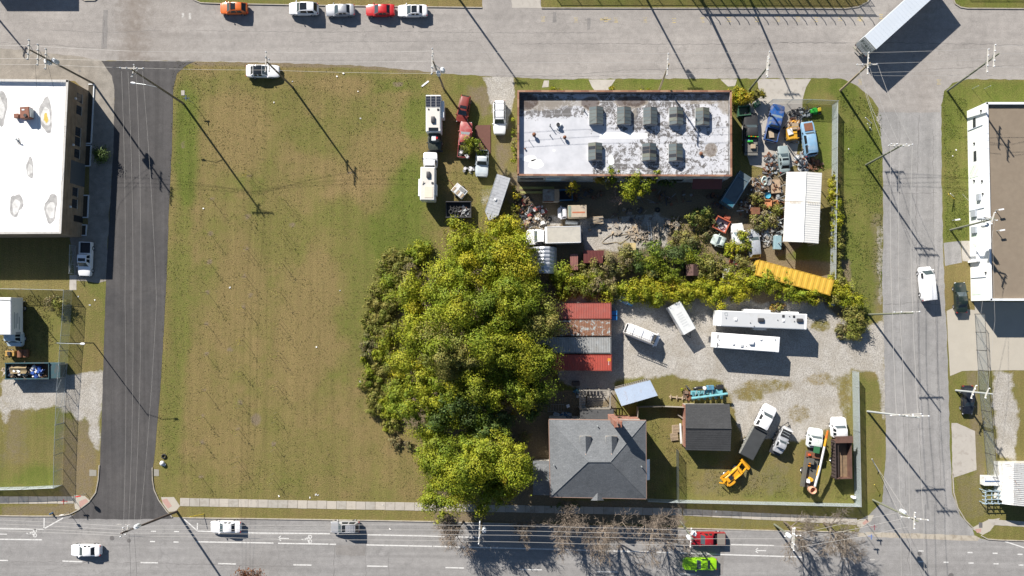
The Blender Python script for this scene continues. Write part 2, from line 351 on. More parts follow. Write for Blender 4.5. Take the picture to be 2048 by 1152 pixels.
# street running along the top of the picture
north = sheet('street_north', [(-60,-80),(375,-80),(375,-6),(400,6),(440,7),(700,12.5),(965,15),(965,-6),(1082,-6),(1082,16.5),(1690,17),(1716,14),(1735,4),(1742,-80),(1898,-80),(1906,2),(1918,14),(1932,17),(2120,18),
   (2120,160),(1935,158),(1905,166),(1888,182),(1880,225),(1762,225),(1745,198),(1715,172),(1682,157),(1085,158),(1025,155),(960,152),(887,146),(800,138),(720,131),(560,126.5),(395,122),(200,121),(140,158),(-60,158)], .004, A_OLD, 1.2, 3)
sheet('corner_paving', [(-60,95),(60,100),(150,112),(204,121),(226,152),(230,178),(228,300),(218,440),(212,562),(196,566),(150,560),(140,470),(175,470),(182,190),(150,162),(-60,160)], .008, A_TAN, 1.5, 5)
east = sheet('street_east', [(1757,212),(1883,212),(1883,350),(1886,480),(1890,600),(1896,720),(1900,900),(1905,990),(1920,1030),(1945,1058),(1950,1078),(1715,1070),(1722,1050),(1738,1030),(1765,1003),(1772,900),(1770,800),(1768,660),(1764,560),(1767,480),(1765,300)], .002, A_NS, 1.0, 7)
avenue = sheet('avenue', [(-60,1030),(120,1032),(150,1030),(330,1034),(600,1038),(860,1042.5),(1100,1049),(1400,1058),(1600,1062),(1720,1064),(1950,1074),(1975,1080),(2120,1084),(2120,1330),(-60,1330)], .008, A_BOT)
west = sheet('street_west', [(203,122),(392,122),(372,131),(354,147),(347,175),(344,290),(338,420),(333,560),(322,760),(312,880),(306,940),(308,978),(318,1002),(336,1026),(346,1037),(250,1039),(136,1037),(160,1020),(184,1001),(195,980),(200,930),(204,820),(207,720),(212,560),(219,430),(227,300),(229,180),(224,152)], .012, A_NEW, .5, 9)
GUT = M('gutter_concrete', (.40,.355,.29), .9, 0, .12, .8, .3)
sheet('gutter_pan', [(1715,1066),(1735,1064),(1800,1066),(1950,1071),(1960,1076),(1955,1082),(1800,1076),(1715,1073)], .013, GUT, .6, 2, avenue)
def lane(name, pts, wpx, mat, parent, z):
    mb = MB()
    for (x0,y0,x1,y1) in pts:
        a = Vector(G(x0,y0)); b = Vector(G(x1,y1)); d = (b-a).normalized(); n = Vector((-d.y,d.x))*wpx/S/2
        k = max(1, int((b-a).length/1.5))
        mb.add([(*(a-n),z),(*(b-n),z),(*(b+n),z),(*(a+n),z)], [(0,1,2,3)])
    return mb.build(name, mat, parent)
def worn(name, col, lo=.42, hi=.6):
    m, N, L, P = nodes(name); pos = N.new('ShaderNodeNewGeometry').outputs['Position']
    n = noise(N, L, pos, 3.0, 8, .7); n2 = noise(N, L, pos, 14, 4, .7)
    f = ramp(N, L, math_(N, L, 'ADD', math_(N, L, 'MULTIPLY', n, .6), math_(N, L, 'MULTIPLY', n2, .4)), [(lo, .0), (hi, 1.0)])
    L.new(mixc(N, L, f, (.27,.255,.235), col), P.inputs['Base Color']); P.inputs['Roughness'].default_value = .7; return m
PAINTW = worn('road_paint', (.62,.61,.59), .36, .50); PAINTF = worn('faded_road_paint', (.55,.53,.50), .42, .62); PAINTY = worn('survey_paint', (.60,.44,.10), .42, .60)
for s in ((-40,1057,88,1058.5),(395,1062,512,1066),(512,1066,660,1067.3),(735,1069.5,858,1072),(1462,1089,1548,1091),(858,1072,960,1075),(88.5,1036,88,1058),(87,1058,126,1036),(368,1038,394,1061),(395,1046,394.6,1062),(2010,1083,2060,1099)):
    lane('parking_line', [s], 2.2, PAINTW, avenue, .0125)
for s in ((-40,1078,84,1079.5),(392,1083.5,547,1086),(556,1086.5,657,1088.2),(659,1088.3,672,1088.5),(733,1089.7,864,1092.5),(866,1092.5,1024,1096.5),(1024,1096.5,1178,1100.5),(1180,1100.5,1340,1105),(1360,1105.5,1443,1109),(1443,1109,1604,1114)):
    lane('bike_lane_line', [s], 2.4, PAINTW, avenue, .0125)
for s in ((-20,1120.5,16,1121),(125,1122,165,1123.5),(281,1125,316,1125.6),(436,1127,472,1128),(587,1129.5,623,1130.2),(734,1132,775,1132.8),(891,1135,928,1136),(1039,1138.6,1084,1139.6),(1193,1143,1236,1144),(1360,1147.5,1392,1148.5)):
    lane('centre_dash', [s], 2.4, PAINTW, avenue, .0125)
for x, y in ((238,1049),(255,1049),(307,1062.5),(353,1063),(305,1083),(352,1084),(1640,1116),(1692,1117.5),(1745,1119),(1842,1102),(1842,1123),(1892,1124.5),(1940,1105),(1942,1126),(1990,1106.5),(1992,1127.5),(2040,1108.5),(2042,1130)):
    lane('skip_mark', [(x-5,y-.1,x+5,y+.1)], 2.4, PAINTF if x < 260 or 1600 < x < 1760 else PAINTW, avenue, .0125)
for x, y in ((2,1068),(566,1076.5),(1520,1101)):     # bike lane arrows
    lane('arrow_mark', [(x-10,y,x+12,y+.4),(x-10,y,x-4,y-5),(x-10,y,x-4,y+5)], 1.8, PAINTW, avenue, .0125)
for x, y in ((612,1078),(62,1066)):                   # cyclist symbols: two wheels, frame, rider
    mb = MB()
    for cx_, cy_ in ((x+8,y+4.5),(x+8,y-4.5)):
        c0 = G(cx_, cy_); mb.loft([[(c0[0]+rr*math.cos(t*math.pi/7), c0[1]+rr*math.sin(t*math.pi/7), .0125) for t in range(14)] for rr in (.33,.20)])
    for (x0,y0,x1,y1) in ((x+8,y+4.5,x+1,y+1),(x+8,y-4.5,x+1,y+1),(x+1,y+1,x-5,y+2),(x+3,y-3,x-5,y+2),(x-5,y+2,x-9,y)):
        a_ = Vector(G(x0,y0)); b_ = Vector(G(x1,y1)); d_ = (b_-a_).normalized(); n_ = Vector((-d_.y,d_.x))*.07
        mb.add([(*(a_-n_),.0126),(*(b_-n_),.0126),(*(b_+n_),.0126),(*(a_+n_),.0126)], [(0,1,2,3)])
    mb.build('cyclist_symbol', PAINTW, avenue)
for x, y in ((366,30),(380,30)): lane('street_mark', [(x,y-4,x,y+(5 if x < 370 else 9))], 5, PAINTF, north, .0085)
rr = random.Random(4)
for x, y in ((1086,38),(1152,40),(1212,39),(1232,40),(1290,40),(1348,41),(1405,40),(1458,39),(1514,39),(1556,38),(1596,38),(1632,39),(1680,37),(1718,36),(1722,38),(1762,33),(1720,164),(1878,164)):   # utility locator paint
    lane('locator_mark', [(x-4,y-4,x+4,y-4),(x-3,y,x+3,y),(x-4,y+4,x+4,y+4)], 1.3, PAINTY, north, .0085)
lane('locator_mark', [(1200,38,1222,38),(1201,40,1220,39.5),(1203,36,1210,41)], 1.4, PAINTY, north, .0085)
TAR = M('tar_seal', (.13,.12,.115), .7, 0, .3, 4); PATCH = asphalt('asphalt_patch', (.235,.222,.212), (.25,.235,.222), .1, (.3,.3,1)); PATCHD = asphalt('asphalt_patch_dark', (.20,.185,.17), (.22,.2,.185), .1, (.3,.3,1))
def seam(pts, w_, parent, z, seed, mt=TAR):
    r = random.Random(seed); L_, R_ = [], []
    for (x0,y0),(x1,y1) in zip(pts[:-1], pts[1:]):
        n = max(2, int(math.hypot(x1-x0,y1-y0)/7)); nx_, ny_ = -(y1-y0), (x1-x0); l = math.hypot(nx_,ny_); nx_ /= l; ny_ /= l
        for k in range(n): u = k/n; j = r.uniform(-1.3,1.3); q = w_*r.uniform(.35,1.2)*S/2; x = x0+(x1-x0)*u+nx_*j; y = y0+(y1-y0)*u+ny_*j; L_.append((*G(x+nx_*q,y+ny_*q),z)); R_.append((*G(x-nx_*q,y-ny_*q),z))
    MB().loft([L_,R_],False).build('crack_seal', mt, parent)
for i,(pts,w_) in enumerate((([(380,60),(560,64),(760,63),(1000,66),(1200,65)],.05),([(1024,88),(1200,87),(1400,89),(1560,86),(1700,86)],.06),([(620,84),(900,82),(960,84)],.04),([(1130,150),(1250,140),(1400,136),(1530,138)],.05),([(1030,152),(1160,152),(1290,152)],.05),([(1560,84),(1800,86),(2060,90)],.05),([(1850,140),(1950,134),(2060,130)],.04),([(100,60),(210,66),(330,60)],.05),([(208,40),(206,96)],.12),([(0,86),(110,90),(200,98)],.06))): seam(pts, w_, north, .0082, i)
for i,(pts,w_) in enumerate((([(668,1092),(669,1120),(667,1152),(670,1200)],.06),([(777,1110),(776,1130),(780,1170)],.05),([(731,1085),(732,1160)],.04),([(0,1123),(300,1126),(600,1134)],.05),([(90,1140),(160,1128),(230,1100)],.04),([(1820,1090),(1815,1120),(1830,1170)],.05),([(400,1048),(560,1052),(660,1052)],.04))): seam(pts, w_, avenue, .0122, 30+i)
for i,(pts,w_) in enumerate((([(1838,230),(1832,420),(1836,700),(1842,1000)],.06),([(1800,240),(1796,500),(1805,760),(1812,1000)],.05),([(1770,385),(1830,388),(1882,384)],.05),([(1866,260),(1868,520),(1876,800),(1882,980)],.05),([(1768,610),(1830,605),(1889,611)],.05))): seam(pts, w_, east, .0062, 60+i)
sheet('asphalt_patch', [(670,1090),(730,1091),(731,1112),(672,1110)], .0118, PATCH, .6, 4, avenue); sheet('asphalt_patch', [(1106,24),(1112,24),(1113,44),(1105,46)], .0078, PATCH, .8, 5, north); sheet('asphalt_patch', [(1174,36),(1181,35),(1180,58),(1175,60)], .0078, PATCH, .8, 6, north); sheet('asphalt_patch', [(1440,1092),(1450,1092),(1446,1150),(1438,1150)], .0118, PATCH, .6, 7, avenue)
sheet('asphalt_patch', [(207,20),(216,20),(214,96),(203,98)], .0079, PATCH, .8, 8, north); sheet('asphalt_patch', blobs_, .0059, PATCHD, .8, 9, east) if False else None
STAIN = M('oil_stain', (.17,.155,.14), .7, 0, .3, 1.5)
# concrete pads, drives, walks
def pad(name, poly, z=.02, mat=CONC, parent=None): return sheet(name, poly, z, mat, .4, len(poly), parent)
CONC2 = M('pale_concrete', (.41,.375,.315), .9, 0, .10, .6, .15, (.36,.31,.25), .2)
pad('driveway_north', [(1010,-60),(1080,-60),(1080,8),(1084,16.4),(1024,16),(1024,8)], .016)
pad('driveway_slab', [(1088,161),(1098,161),(1097,174),(1084,175)], .01)
pad('driveway_centre', [(1177,159),(1231,159),(1222,172),(1216,182),(1190,182),(1184,174)], .012)
pad('driveway_apron', [(1441,159),(1474,159),(1470,172),(1456,173)], .012)
pad('driveway_yard', [(1514,158),(1622,158),(1612,175),(1605,200),(1605,235),(1590,330),(1560,345),(1500,330),(1484,280),(1484,215),(1520,195)], .012)
pad('driveway_east', [(1893,622),(1906,616),(1950,620),(1948,604),(2120,604),(2120,740),(1960,741),(1924,742),(1900,752),(1897,700)], .016, CONC2)
pad('paver_path', [(1922,482),(1950,482),(1950,524),(1925,522)], .012); pad('drive_patch', [(1887,486),(1921,482),(1924,525),(1890,532)], .01, A_NS)
pad('kerb_pad', [(1903,846),(1914,846),(1950,862),(1953,940),(1938,945),(1905,956)], .012)
pad('walk_yard', [(139,550),(153,550),(153,580),(139,580)], .012)
pad('ramp_east', [(1942,1056),(1975,1040),(2000,1036),(1992,1046),(1980,1062),(1965,1070)], .02, CONC2)
pad('walk_southeast', [(1975,1038),(2060,1044),(2060,1054),(1985,1050)], .022)
pad('ramp_corner', [(1714,1041),(1735,1031),(1748,1030),(1742,1042),(1722,1056),(1714,1053)], .02, CONC2)
pad('ramp_southwest', [(148,990),(170,992),(182,1003),(160,1020),(150,1018)], .016, CONC2)
pad('ramp_centre', [(322,994),(348,994),(360,1012),(352,1022),(338,1024),(326,1008)], .02, CONC2)
TACT = M('tactile_red', (.42,.26,.22), .9, 0, .15)
for q in ([(158,1003),(172,997),(177,1003),(160,1016)],[(323,1000),(334,997),(344,1012),(336,1017)],[(1949,1058),(1962,1057),(1962,1064),(1954,1066)],[(1724,1046),(1733,1038),(1738,1043),(1728,1050)]): pad('tactile_paving', q, .026, TACT, None)
# pavements of single slabs, slightly uneven, joints open
def walk(name, x0, y0, x1, y1, wpx, step, seed, mats):
    r = random.Random(seed); a = Vector(G(x0,y0)); b = Vector(G(x1,y1)); d = (b-a).normalized(); n = Vector((-d.y,d.x)); L_ = (b-a).length
    base = MB(); h = wpx/S/2
    base.add([(*(a-n*h),.006),(*(b-n*h),.006),(*(b+n*h),.006),(*(a+n*h),.006)], [(0,1,2,3)])
    o = struct(name, base, M('joint_soil', (.17,.14,.09), .95, 0, .3, 4)); s_ = 0; k = 0
    while s_ < L_-.3:
        w_ = min(step*r.choice((1,1,1,1,1.02,.98)), L_-s_)
        sl = MB().cbox(-w_/2+.022, w_/2-.022, -h+r.uniform(0,.05), h-r.uniform(0,.05), -.03, .03, .012).build('slab', r.choice(mats), o)
        p = a+d*(s_+w_/2); sl.location = (p.x, p.y, r.uniform(-.006,.006)+.004); sl.rotation_euler = (r.uniform(-.006,.006), r.uniform(-.006,.006), math.atan2(d.y,d.x)+r.uniform(-.006,.006)); s_ += w_; k += 1
    return o
SL = [M('slab_a', (.40,.365,.32), .9, 0, .12, 1.5, .25, (.24,.21,.17)), M('slab_b', (.37,.345,.305), .9, 0, .12, 1.5, .35, (.22,.19,.15)), M('slab_c', (.43,.39,.335), .9, 0, .12, 1.5, .2, (.26,.22,.18))]
walk('pavement_southwest', -40, 1000, 148, 1000, 15, 1.56, 1, SL)
walk('pavement_centre', 360, 1004, 872, 1014, 16.5, 1.56, 2, SL); walk('pavement_house', 874, 1014.5, 1364, 1024, 15, 1.56, 3, SL); walk('pavement_yard', 1366, 1024, 1714, 1043, 14, 1.56, 4, SL)
# kerbs
KERB = M('kerb_concrete', (.38,.345,.29), .9, 0, .15, 1.2, .35, (.16,.13,.1))
def kerb(name, pts, w_=.16, h=.13):
    p = [Vector(G(x,y)) for x,y in pts]; rings = []
    for i, q in enumerate(p):
        d = (p[min(i+1,len(p)-1)]-p[max(i-1,0)]).normalized(); n = Vector((-d.y,d.x))*w_/2
        rings.append([(*(q-n),-.02),(*(q-n*.9),h),(*(q+n*.9),h),(*(q+n),-.02)])
    return struct(name, MB().loft(rings, True, True), KERB)
kerb('kerb_northwest', [(375,-10),(388,0),(402,6),(440,7.5),(580,10),(700,12),(850,14),(964,15.5)]); kerb('kerb_north', [(1083,16.5),(1300,17),(1500,17),(1690,17.5),(1716,14),(1735,4),(1743,-8)]); kerb('kerb_northeast', [(1904,-6),(1910,8),(1920,14.5),(1934,17),(2100,18)]); kerb('kerb_stub', [(160,-4),(170,1.5),(190,1),(196,-4)])
kerb('kerb_southwest', [(-40,1031),(60,1032),(120,1032),(140,1028),(158,1019),(178,1004),(192,985),(197,960),(199,930)]); kerb('kerb_corner', [(305,935),(305.5,960),(309,980),(318,1000),(334,1022),(345,1034)]); kerb('kerb_centre', [(366,1035.5),(500,1037),(700,1040),(870,1043)]); kerb('kerb_house', [(880,1043.5),(1100,1049),(1360,1056),(1550,1061),(1710,1064)])
kerb('kerb_east', [(1905,946),(1907,985),(1915,1015),(1930,1040),(1945,1055)]); kerb('kerb_southeast', [(1962,1071),(1975,1078),(2000,1080),(2100,1083)])
for x0,y0,x1,y1 in ((179,939,193,952),(308,938,318,952)): pad('drain_inlet', [(x0,y0),(x1,y0+1),(x1,y1),(x0,y1)], .03, M('inlet_concrete',(.27,.255,.22),.9,0,.15))
IRON = M('cast_iron', (.17,.16,.155), .7, .3, .3, 8)
for x, y, r_ in ((224,1076,.32),(258,1081,.28),(1839,1107,.3),(1902,1151,.36),(159,142,.16)):
    c0 = G(x,y); mh = MB().lathe([(r_*1.15,.0),(r_*1.15,.012),(r_,.015),(r_,.011),(.01,.014)], 16).build('manhole_cover', IRON); mh.location = (c0[0],c0[1],.006); tag(mh, {224:'cast iron manhole cover west of the leaning pole on the avenue',258:'cast iron manhole cover below the leaning brown pole top',1839:'manhole cover in the avenue at the east street mouth',1902:'manhole cover at the bottom edge right of the east street',159:'small pale utility lid in the dark street mouth'}[x], 'manhole')
# ---------------------------------------------------------------- vehicles
def wheel(t, x, y, r=.33, w_=.22):
    s = 1 if y > 0 else -1
    prof = [(r*.60,-w_/2),(r*.93,-w_/2),(r,-w_/2+.04),(r,w_/2-.04),(r*.93,w_/2),(r*.60,w_/2)]
    n = 16
    mb = MB().loft([[(rr*math.cos(2*math.pi*k/n), q, rr*math.sin(2*math.pi*k/n)) for k in range(n)] for rr, q in prof], True, False)
    o = mb.build('wheel', TYRE, t, 40, (x, y, r))
    mb = MB().loft([[(rr*math.cos(2*math.pi*k/n), q*s, rr*math.sin(2*math.pi*k/n)) for k in range(n)] for rr, q in ((r*.6,w_/2-.01),(r*.55,w_/2-.05),(r*.2,w_/2-.03),(.01,w_/2-.03))][::s], True, False)
    mb.build('rim', RIM, o, 40)
STY = {
 'sedan': dict(L=4.75,W=1.84,H=1.45,xw=.95,xf=.15,xr=-1.10,xb=-1.78,zb=.92,zh=.95,zn=.68,zd=1.02,wb=(1.42,-1.40)),
 'coupe': dict(L=4.95,W=1.92,H=1.42,xw=.70,xf=-.05,xr=-1.05,xb=-1.75,zb=.93,zh=.98,zn=.74,zd=1.03,wb=(1.45,-1.48)),
 'hatch': dict(L=4.30,W=1.80,H=1.52,xw=1.05,xf=.30,xr=-1.45,xb=-2.00,zb=.95,zh=.98,zn=.70,zd=.92,wb=(1.30,-1.32)),
 'suv':   dict(L=4.75,W=1.90,H=1.72,xw=1.05,xf=.40,xr=-1.80,xb=-2.22,zb=1.05,zh=1.08,zn=.80,zd=1.0,wb=(1.42,-1.42)),
 'bigsuv':dict(L=5.30,W=2.0,H=1.90,xw=1.15,xf=.55,xr=-2.40,xb=-2.58,zb=1.15,zh=1.18,zn=.95,zd=1.05,wb=(1.55,-1.65)),
 'wagon': dict(L=4.9,W=1.88,H=1.62,xw=.95,xf=.35,xr=-2.10,xb=-2.36,zb=1.0,zh=1.02,zn=.85,zd=.98,wb=(1.45,-1.45)),
 'pickup':dict(L=5.7,W=2.0,H=1.85,xw=1.25,xf=.62,xr=-.62,xb=-.78,zb=1.12,zh=1.15,zn=.95,zd=.78,wb=(1.80,-1.75),bed=-.92),
 'van':   dict(L=5.6,W=2.02,H=2.10,xw=2.10,xf=1.35,xr=-2.62,xb=-2.74,zb=1.15,zh=1.15,zn=.90,zd=1.0,wb=(1.75,-1.65)),
 'hivan': dict(L=5.9,W=2.05,H=2.55,xw=2.25,xf=1.45,xr=-2.80,xb=-2.90,zb=1.2,zh=1.2,zn=.90,zd=1.0,wb=(1.85,-1.75)),
 'cab':   dict(L=2.9,W=2.05,H=1.95,xw=.25,xf=-.25,xr=-1.25,xb=-1.38,zb=1.2,zh=1.25,zn=1.05,zd=1.2,wb=()),
}
def shell(t, p, pm, roofm=None, glass=GLASS, sunroof=None, rear_glass=True, side=True, lights=True, nose_square=False, rings=None, hoodm=None):
    Lh = p['L']/2; W2 = p['W']/2; H = p['H']; bed = p.get('bed')
    xs_ = sorted({Lh, Lh-.06, Lh-.22, Lh-.55, p['xw']+.05, (Lh+p['xw'])/2, 0.0, p['xb'], -Lh+.6, -Lh+.22, -Lh+.06, -Lh} | ({bed-.0, bed+.02} if bed else set()), reverse=True)
    e = .93 if nose_square else .76
    def hw(x):
        a = abs(x); return W2*np.interp(a, [0, Lh-1.1, Lh-.55, Lh-.22, Lh-.06, Lh], [1, 1, .975, .93, (e+.9)/2, e])
    if bed: top = lambda x: np.interp(x, [-Lh, bed, bed+.02, p['xw'], Lh-.5, Lh-.06, Lh], [p['zd'], p['zd'], p['zb'], p['zh'], p['zn']+.12, p['zn']+.02, p['zn']-.10])
    else: top = lambda x: np.interp(x, [-Lh, -Lh+.06, -Lh+.3, p['xb'], p['xw'], Lh-.5, Lh-.06, Lh], [p['zd']-.18, p['zd']-.06, p['zd'], max(p['zd'],p['zb']), p['zh'], p['zn']+.12, p['zn']+.02, p['zn']-.10])
    R_ = []
    for x in xs_:
        w_ = hw(x); z = top(x); zs = min(z-.10, p['zb']-.10); x_ = x
        half = [(w_*.90,.24),(w_,.38),(w_,max(zs,.45)),(w_*.97,z-.035),(w_*.86,z),(w_*.5,z+.025)]
        R_.append([(x_,y,zz_) for y,zz_ in half]+[(x_,0,z+.035)]+[(x_,-y,zz_) for y,zz_ in reversed(half)])
    body = MB().loft([r[::-1] for r in R_], False); n = len(R_[0]); b = 0
    body.f.append(tuple(range(n))); body.f.append(tuple(reversed([len(body.v)-n+i for i in range(n)])))
    body.build('body', pm, t, 32)
    # cabin hull, roof and panes
    wb_ = W2*.90; wr = W2*.74; zb = p['zb']-.02; xw,xf,xr,xb = p['xw'],p['xf'],p['xr'],p['xb']
    lo = lambda x: (x, wb_*(.97 if x in (xw,xb) else 1.0), zb)
    base = [(xw,wb_*.92),(xf+.12,wb_),(xr-.05,wb_),(xb,wb_*.93)]; topp = [(xf,wr*.95,H-.075),(xf-.12,wr,H-.06),(xr+.12,wr,H-.06),(xr,wr*.95,H-.08)]
    cab = MB()
    lo_ring = [(x,y,zb) for x,y in base]+[(x,-y,zb) for x,y in reversed(base)]; hi_ring = [(x,y,z) for x,y,z in topp]+[(x,-y,z) for x,y,z in reversed(topp)]
    cab.loft([lo_ring, hi_ring], True, False); cab.build('cabin', pm, t)
    rf = MB(); rows = []
    for x, dz, k in ((xf,-.075,.95),(xf-.10,-.045,1.0),((xf+xr)/2,-.0,1.0),(xr+.10,-.045,1.0),(xr,-.08,.95)):
        rows.append([(x, wr*k*c, H+dz-(.0 if abs(c) < .8 else .018 if abs(c) < .95 else .05)+ (.0 if abs(c) < .5 else -.006)) for c in (-1,-.9,-.45,0,.45,.9,1)])
    rf.loft(rows, False).build('roof', roofm or pm, t, 50)
    def pane(name, q, inset=.06, off=.012, mt=glass, nsub=1):
        q = [Vector(v) for v in q]; c_ = sum(q, Vector())/4; nrm = (q[1]-q[0]).cross(q[3]-q[0]).normalized()
        if nrm.dot(c_-Vector((0,0,.6))) < 0: nrm = -nrm
        pts = []
        for v in q:
            d = c_-v; pts.append(v+d.normalized()*min(inset*1.3, d.length*.3)+nrm*off)
        inner = [v-nrm*.03 for v in pts]
        mb = MB().add([tuple(v) for v in pts+inner], [(0,1,2,3),(4,5,1,0),(5,6,2,1),(6,7,3,2),(7,4,0,3)])
        return mb.build(name, mt, t)
    pane('windshield', [(xw,wb_*.92,zb),(xw,-wb_*.92,zb),(xf,-wr*.95,H-.075),(xf,wr*.95,H-.075)], .05, .012, WSCREEN if glass is GLASS else glass)
    if rear_glass: pane('rear_window', [(xb,wb_*.93,zb),(xb,-wb_*.93,zb),(xr,-wr*.95,H-.08),(xr,wr*.95,H-.08)], .09)
    if side:
        for s in (1,-1):
            xm = (xf+xr)/2 if (xf-xr) > 1.0 else xr+.02
            if xf-xr > 1.0:
                pane('side_window', [(xf+.10,s*wb_,zb),(xm+.04,s*wb_,zb),(xm+.04,s*wr,H-.06),(xf-.12,s*wr,H-.06)], .05)
                pane('side_window', [(xm-.04,s*wb_,zb),(xr-.05,s*wb_,zb),(xr+.12,s*wr,H-.06),(xm-.04,s*wr,H-.06)], .05)
            else: pane('side_window', [(xf+.10,s*wb_,zb),(xr-.05,s*wb_,zb),(xr+.12,s*wr,H-.06),(xf-.12,s*wr,H-.06)], .05)
    if sunroof:
        x0, x1 = sunroof; MB().cbox(x1, x0, -wr*.78, wr*.78, H-.06, H+.012, .012).build('sunroof', GLASS, t)
    for s in (1,-1):
        MB().cbox(xw-.10, xw+.06, s*(W2*.96) - .0 if s > 0 else -W2*.96-.2, s*W2*.96+.2 if s > 0 else -W2*.96, p['zb']-.02, p['zb']+.14, .03).build('mirror', pm if p['W'] < 2.04 else BLACK, t)
        if lights:
            zl = p['zn']-.10
            MB().box((Lh-.16, s*W2*.70, zl), (.30,.32,.12), -s*.28).build('headlight', HEADL, t)
            MB().box((-Lh+.06, s*W2*.74, p['zd']-.17), (.16,.30,.14), s*.2).build('taillight', TAILL, t)
    MB().cbox(Lh-.12, Lh+.03, -W2*.72, W2*.72, .30, .50, .03).build('bumper', pm if not bed else BLACK, t)
    if lights: MB().cbox(-Lh-.04, -Lh+.1, -W2*.75, W2*.75, .32, .52, .03).build('bumper', pm if not bed else CHROME, t)
    for x in p['wb']:
        for s in (1,-1): wheel(t, x, s*(W2-.10), .33 if p['H'] < 1.6 else .37)
    if bed:
        for s in (1,-1): MB().cbox(-Lh+.02, bed, s*W2*.98-(.10 if s > 0 else 0), s*W2*.98+(0 if s > 0 else .10), .38, p['zb']+.02, .03).build('bed_side', pm, t)
        MB().cbox(-Lh+.0, -Lh+.09, -W2*.93, W2*.93, .45, p['zb'], .02).build('tailgate', pm, t)
        MB().bx(-Lh+.1, bed-.02, -W2*.86, W2*.86, p['zd']+.04, p['zd']+.07).build('bed_liner', p.get('liner', BLACK), t)
        MB().bx(bed-.02, bed+.06, -W2*.9, W2*.9, .5, p['zb']+.03).build('bed_front', pm, t)
def car(name, label, px, py, deg, style, pm, group=None, cat='car', pz=0.8, **kw):
    over = {k: kw.pop(k) for k in list(kw) if k in ('L','W','H','xw','xf','xr','xb','zb','zh','zn','zd','bed','liner','wb')}
    p = dict(STY[style]); p.update(over)
    t = thing(name, label, cat, px, py, deg, group, 0, pz); shell(t, p, pm, **kw); return t
def rails(t, x0, x1, W, n=3, z=None, mt=CHROME):
    for s in (1,-1): MB().tube([(x0,s*W,z),(x1,s*W,z)], .03, 6).build('roof_rail', mt, t)
ORANGE = paint('orange', (.62,.13,.015)); RED = paint('red', (.46,.014,.016)); SILVER = M('paint_silver', (.46,.47,.49), .3, .5, .05, 1, .1, (.3,.28,.26), 0, .5); LIME = paint('lime', (.27,.55,.012), .06)
DKGREEN = paint('dark_green', (.012,.022,.018)); NAVYB = paint('black_blue', (.012,.014,.02)); BLUE = paint('blue', (.02,.09,.30), .35); LBLUE = M('paint_faded_blue', (.20,.36,.52), .5, 0, .2, 1.5, .3, (.35,.40,.45), 0, .1, .12); LBLUE2 = M('paint_pale_blue', (.34,.45,.52), .5, 0, .2, 1.5, .35, (.55,.55,.52)); MAROON = M('paint_maroon', (.22,.03,.022), .5, 0, .2, 1.2, .3, (.12,.05,.04)); FRED = M('paint_faded_red', (.34,.055,.055), .55, 0, .2, 1.2, .4, (.40,.22,.20)); GREYG = M('paint_grey_green', (.23,.29,.30), .45, 0, .15, 1.5, .3, (.3,.32,.3)); CHERRY = paint('cherry', (.30,.012,.018)); TAUPE = M('paint_taupe', (.44,.44,.45), .35, .4, .08, 1, .2, (.3,.28,.25), 0, .4)
car('parked_car', 'bright orange hatchback with a sunroof parked at the north kerb', 467, 16, 180, 'hatch', ORANGE, sunroof=(.25,-.55))
car('parked_car', 'white crossover with a panoramic roof, behind the silver car on the north street', 607, 17, 180, 'suv', WHITE, sunroof=(.35,-.75), L=4.6)
car('parked_car', 'silver grey sedan parked between the white crossover and the red car', 680, 20, 181, 'sedan', SILVER, L=4.55)
car('parked_car', 'bright red sedan parked at the north kerb', 760, 20, 180, 'sedan', RED, L=4.55)
car('parked_car', 'white sedan with a dark sunroof parked in front of the red sedan', 825, 21, 180, 'sedan', WHITE, sunroof=(.10,-.75), L=4.65)
car('parked_car', 'white car with a black glass roof half on the lawn under a pole', 525, 142, 0, 'sedan', WHITE, roofm=GLASS, L=5.2, W=1.95, xf=.05, xr=-1.3, xb=-2.0)
car('car', 'white sedan driving in the middle lane of the avenue at left', 171, 1101, 180, 'sedan', WHITE, L=4.75)
car('parked_car', 'white sedan parked by the avenue kerb below the lawn', 451, 1054, 180, 'sedan', WHITE, L=4.85)
t = car('parked_car', 'silver crossover with roof rails parked by the avenue kerb', 690, 1054, 180, 'suv', TAUPE, L=4.5, sunroof=(.3,-.25)); rails(t, .2, -1.7, .62, z=1.74)
for k in range(5): MB().cbox(-1.55+k*.25, -1.42+k*.25, -.5, .5, 1.70, 1.73, .01).build('roof_rib', SILVER, t)
t = car('parked_pickup', 'dark red pickup truck with a taupe bed cover under the avenue pole', 1415, 1077, 180, 'pickup', CHERRY, cat='pickup truck', L=5.6)
MB().cbox(-2.72, -1.45, -.88, .88, 1.13, 1.19, .02).build('bed_cover', M('bed_cover_vinyl', (.20,.175,.15), .8), t)
car('car', 'lime green muscle car driving on the avenue', 1400, 1128, 180, 'coupe', LIME, L=5.25, W=1.95)
t = car('panel_van', 'white panel van driving down the east street', 1858, 567, 96, 'van', WHITE, cat='van', pz=1.5, rear_glass=True, side=False, L=5.3)
for s in (1,-1): MB().box((1.35, s*.965, 1.5), (.75,.03,.42), 0, s*.18).build('side_window', GLASS, t)
car('parked_car', 'dark green sedan parked on the grass verge beside the white building', 1922, 595, 92, 'sedan', DKGREEN, L=4.8, rear_glass=True)
car('parked_car', 'black hatchback parked on the verge under a crossarm pole', 1936, 800, 270, 'hatch', NAVYB, L=4.5)
t = car('parked_pickup', 'white pickup truck parked in the shadow of the tan brick building', 171, 518, 268, 'pickup', WHITE, cat='pickup truck', L=5.4, W=1.95, sunroof=(.45,-.05)); 
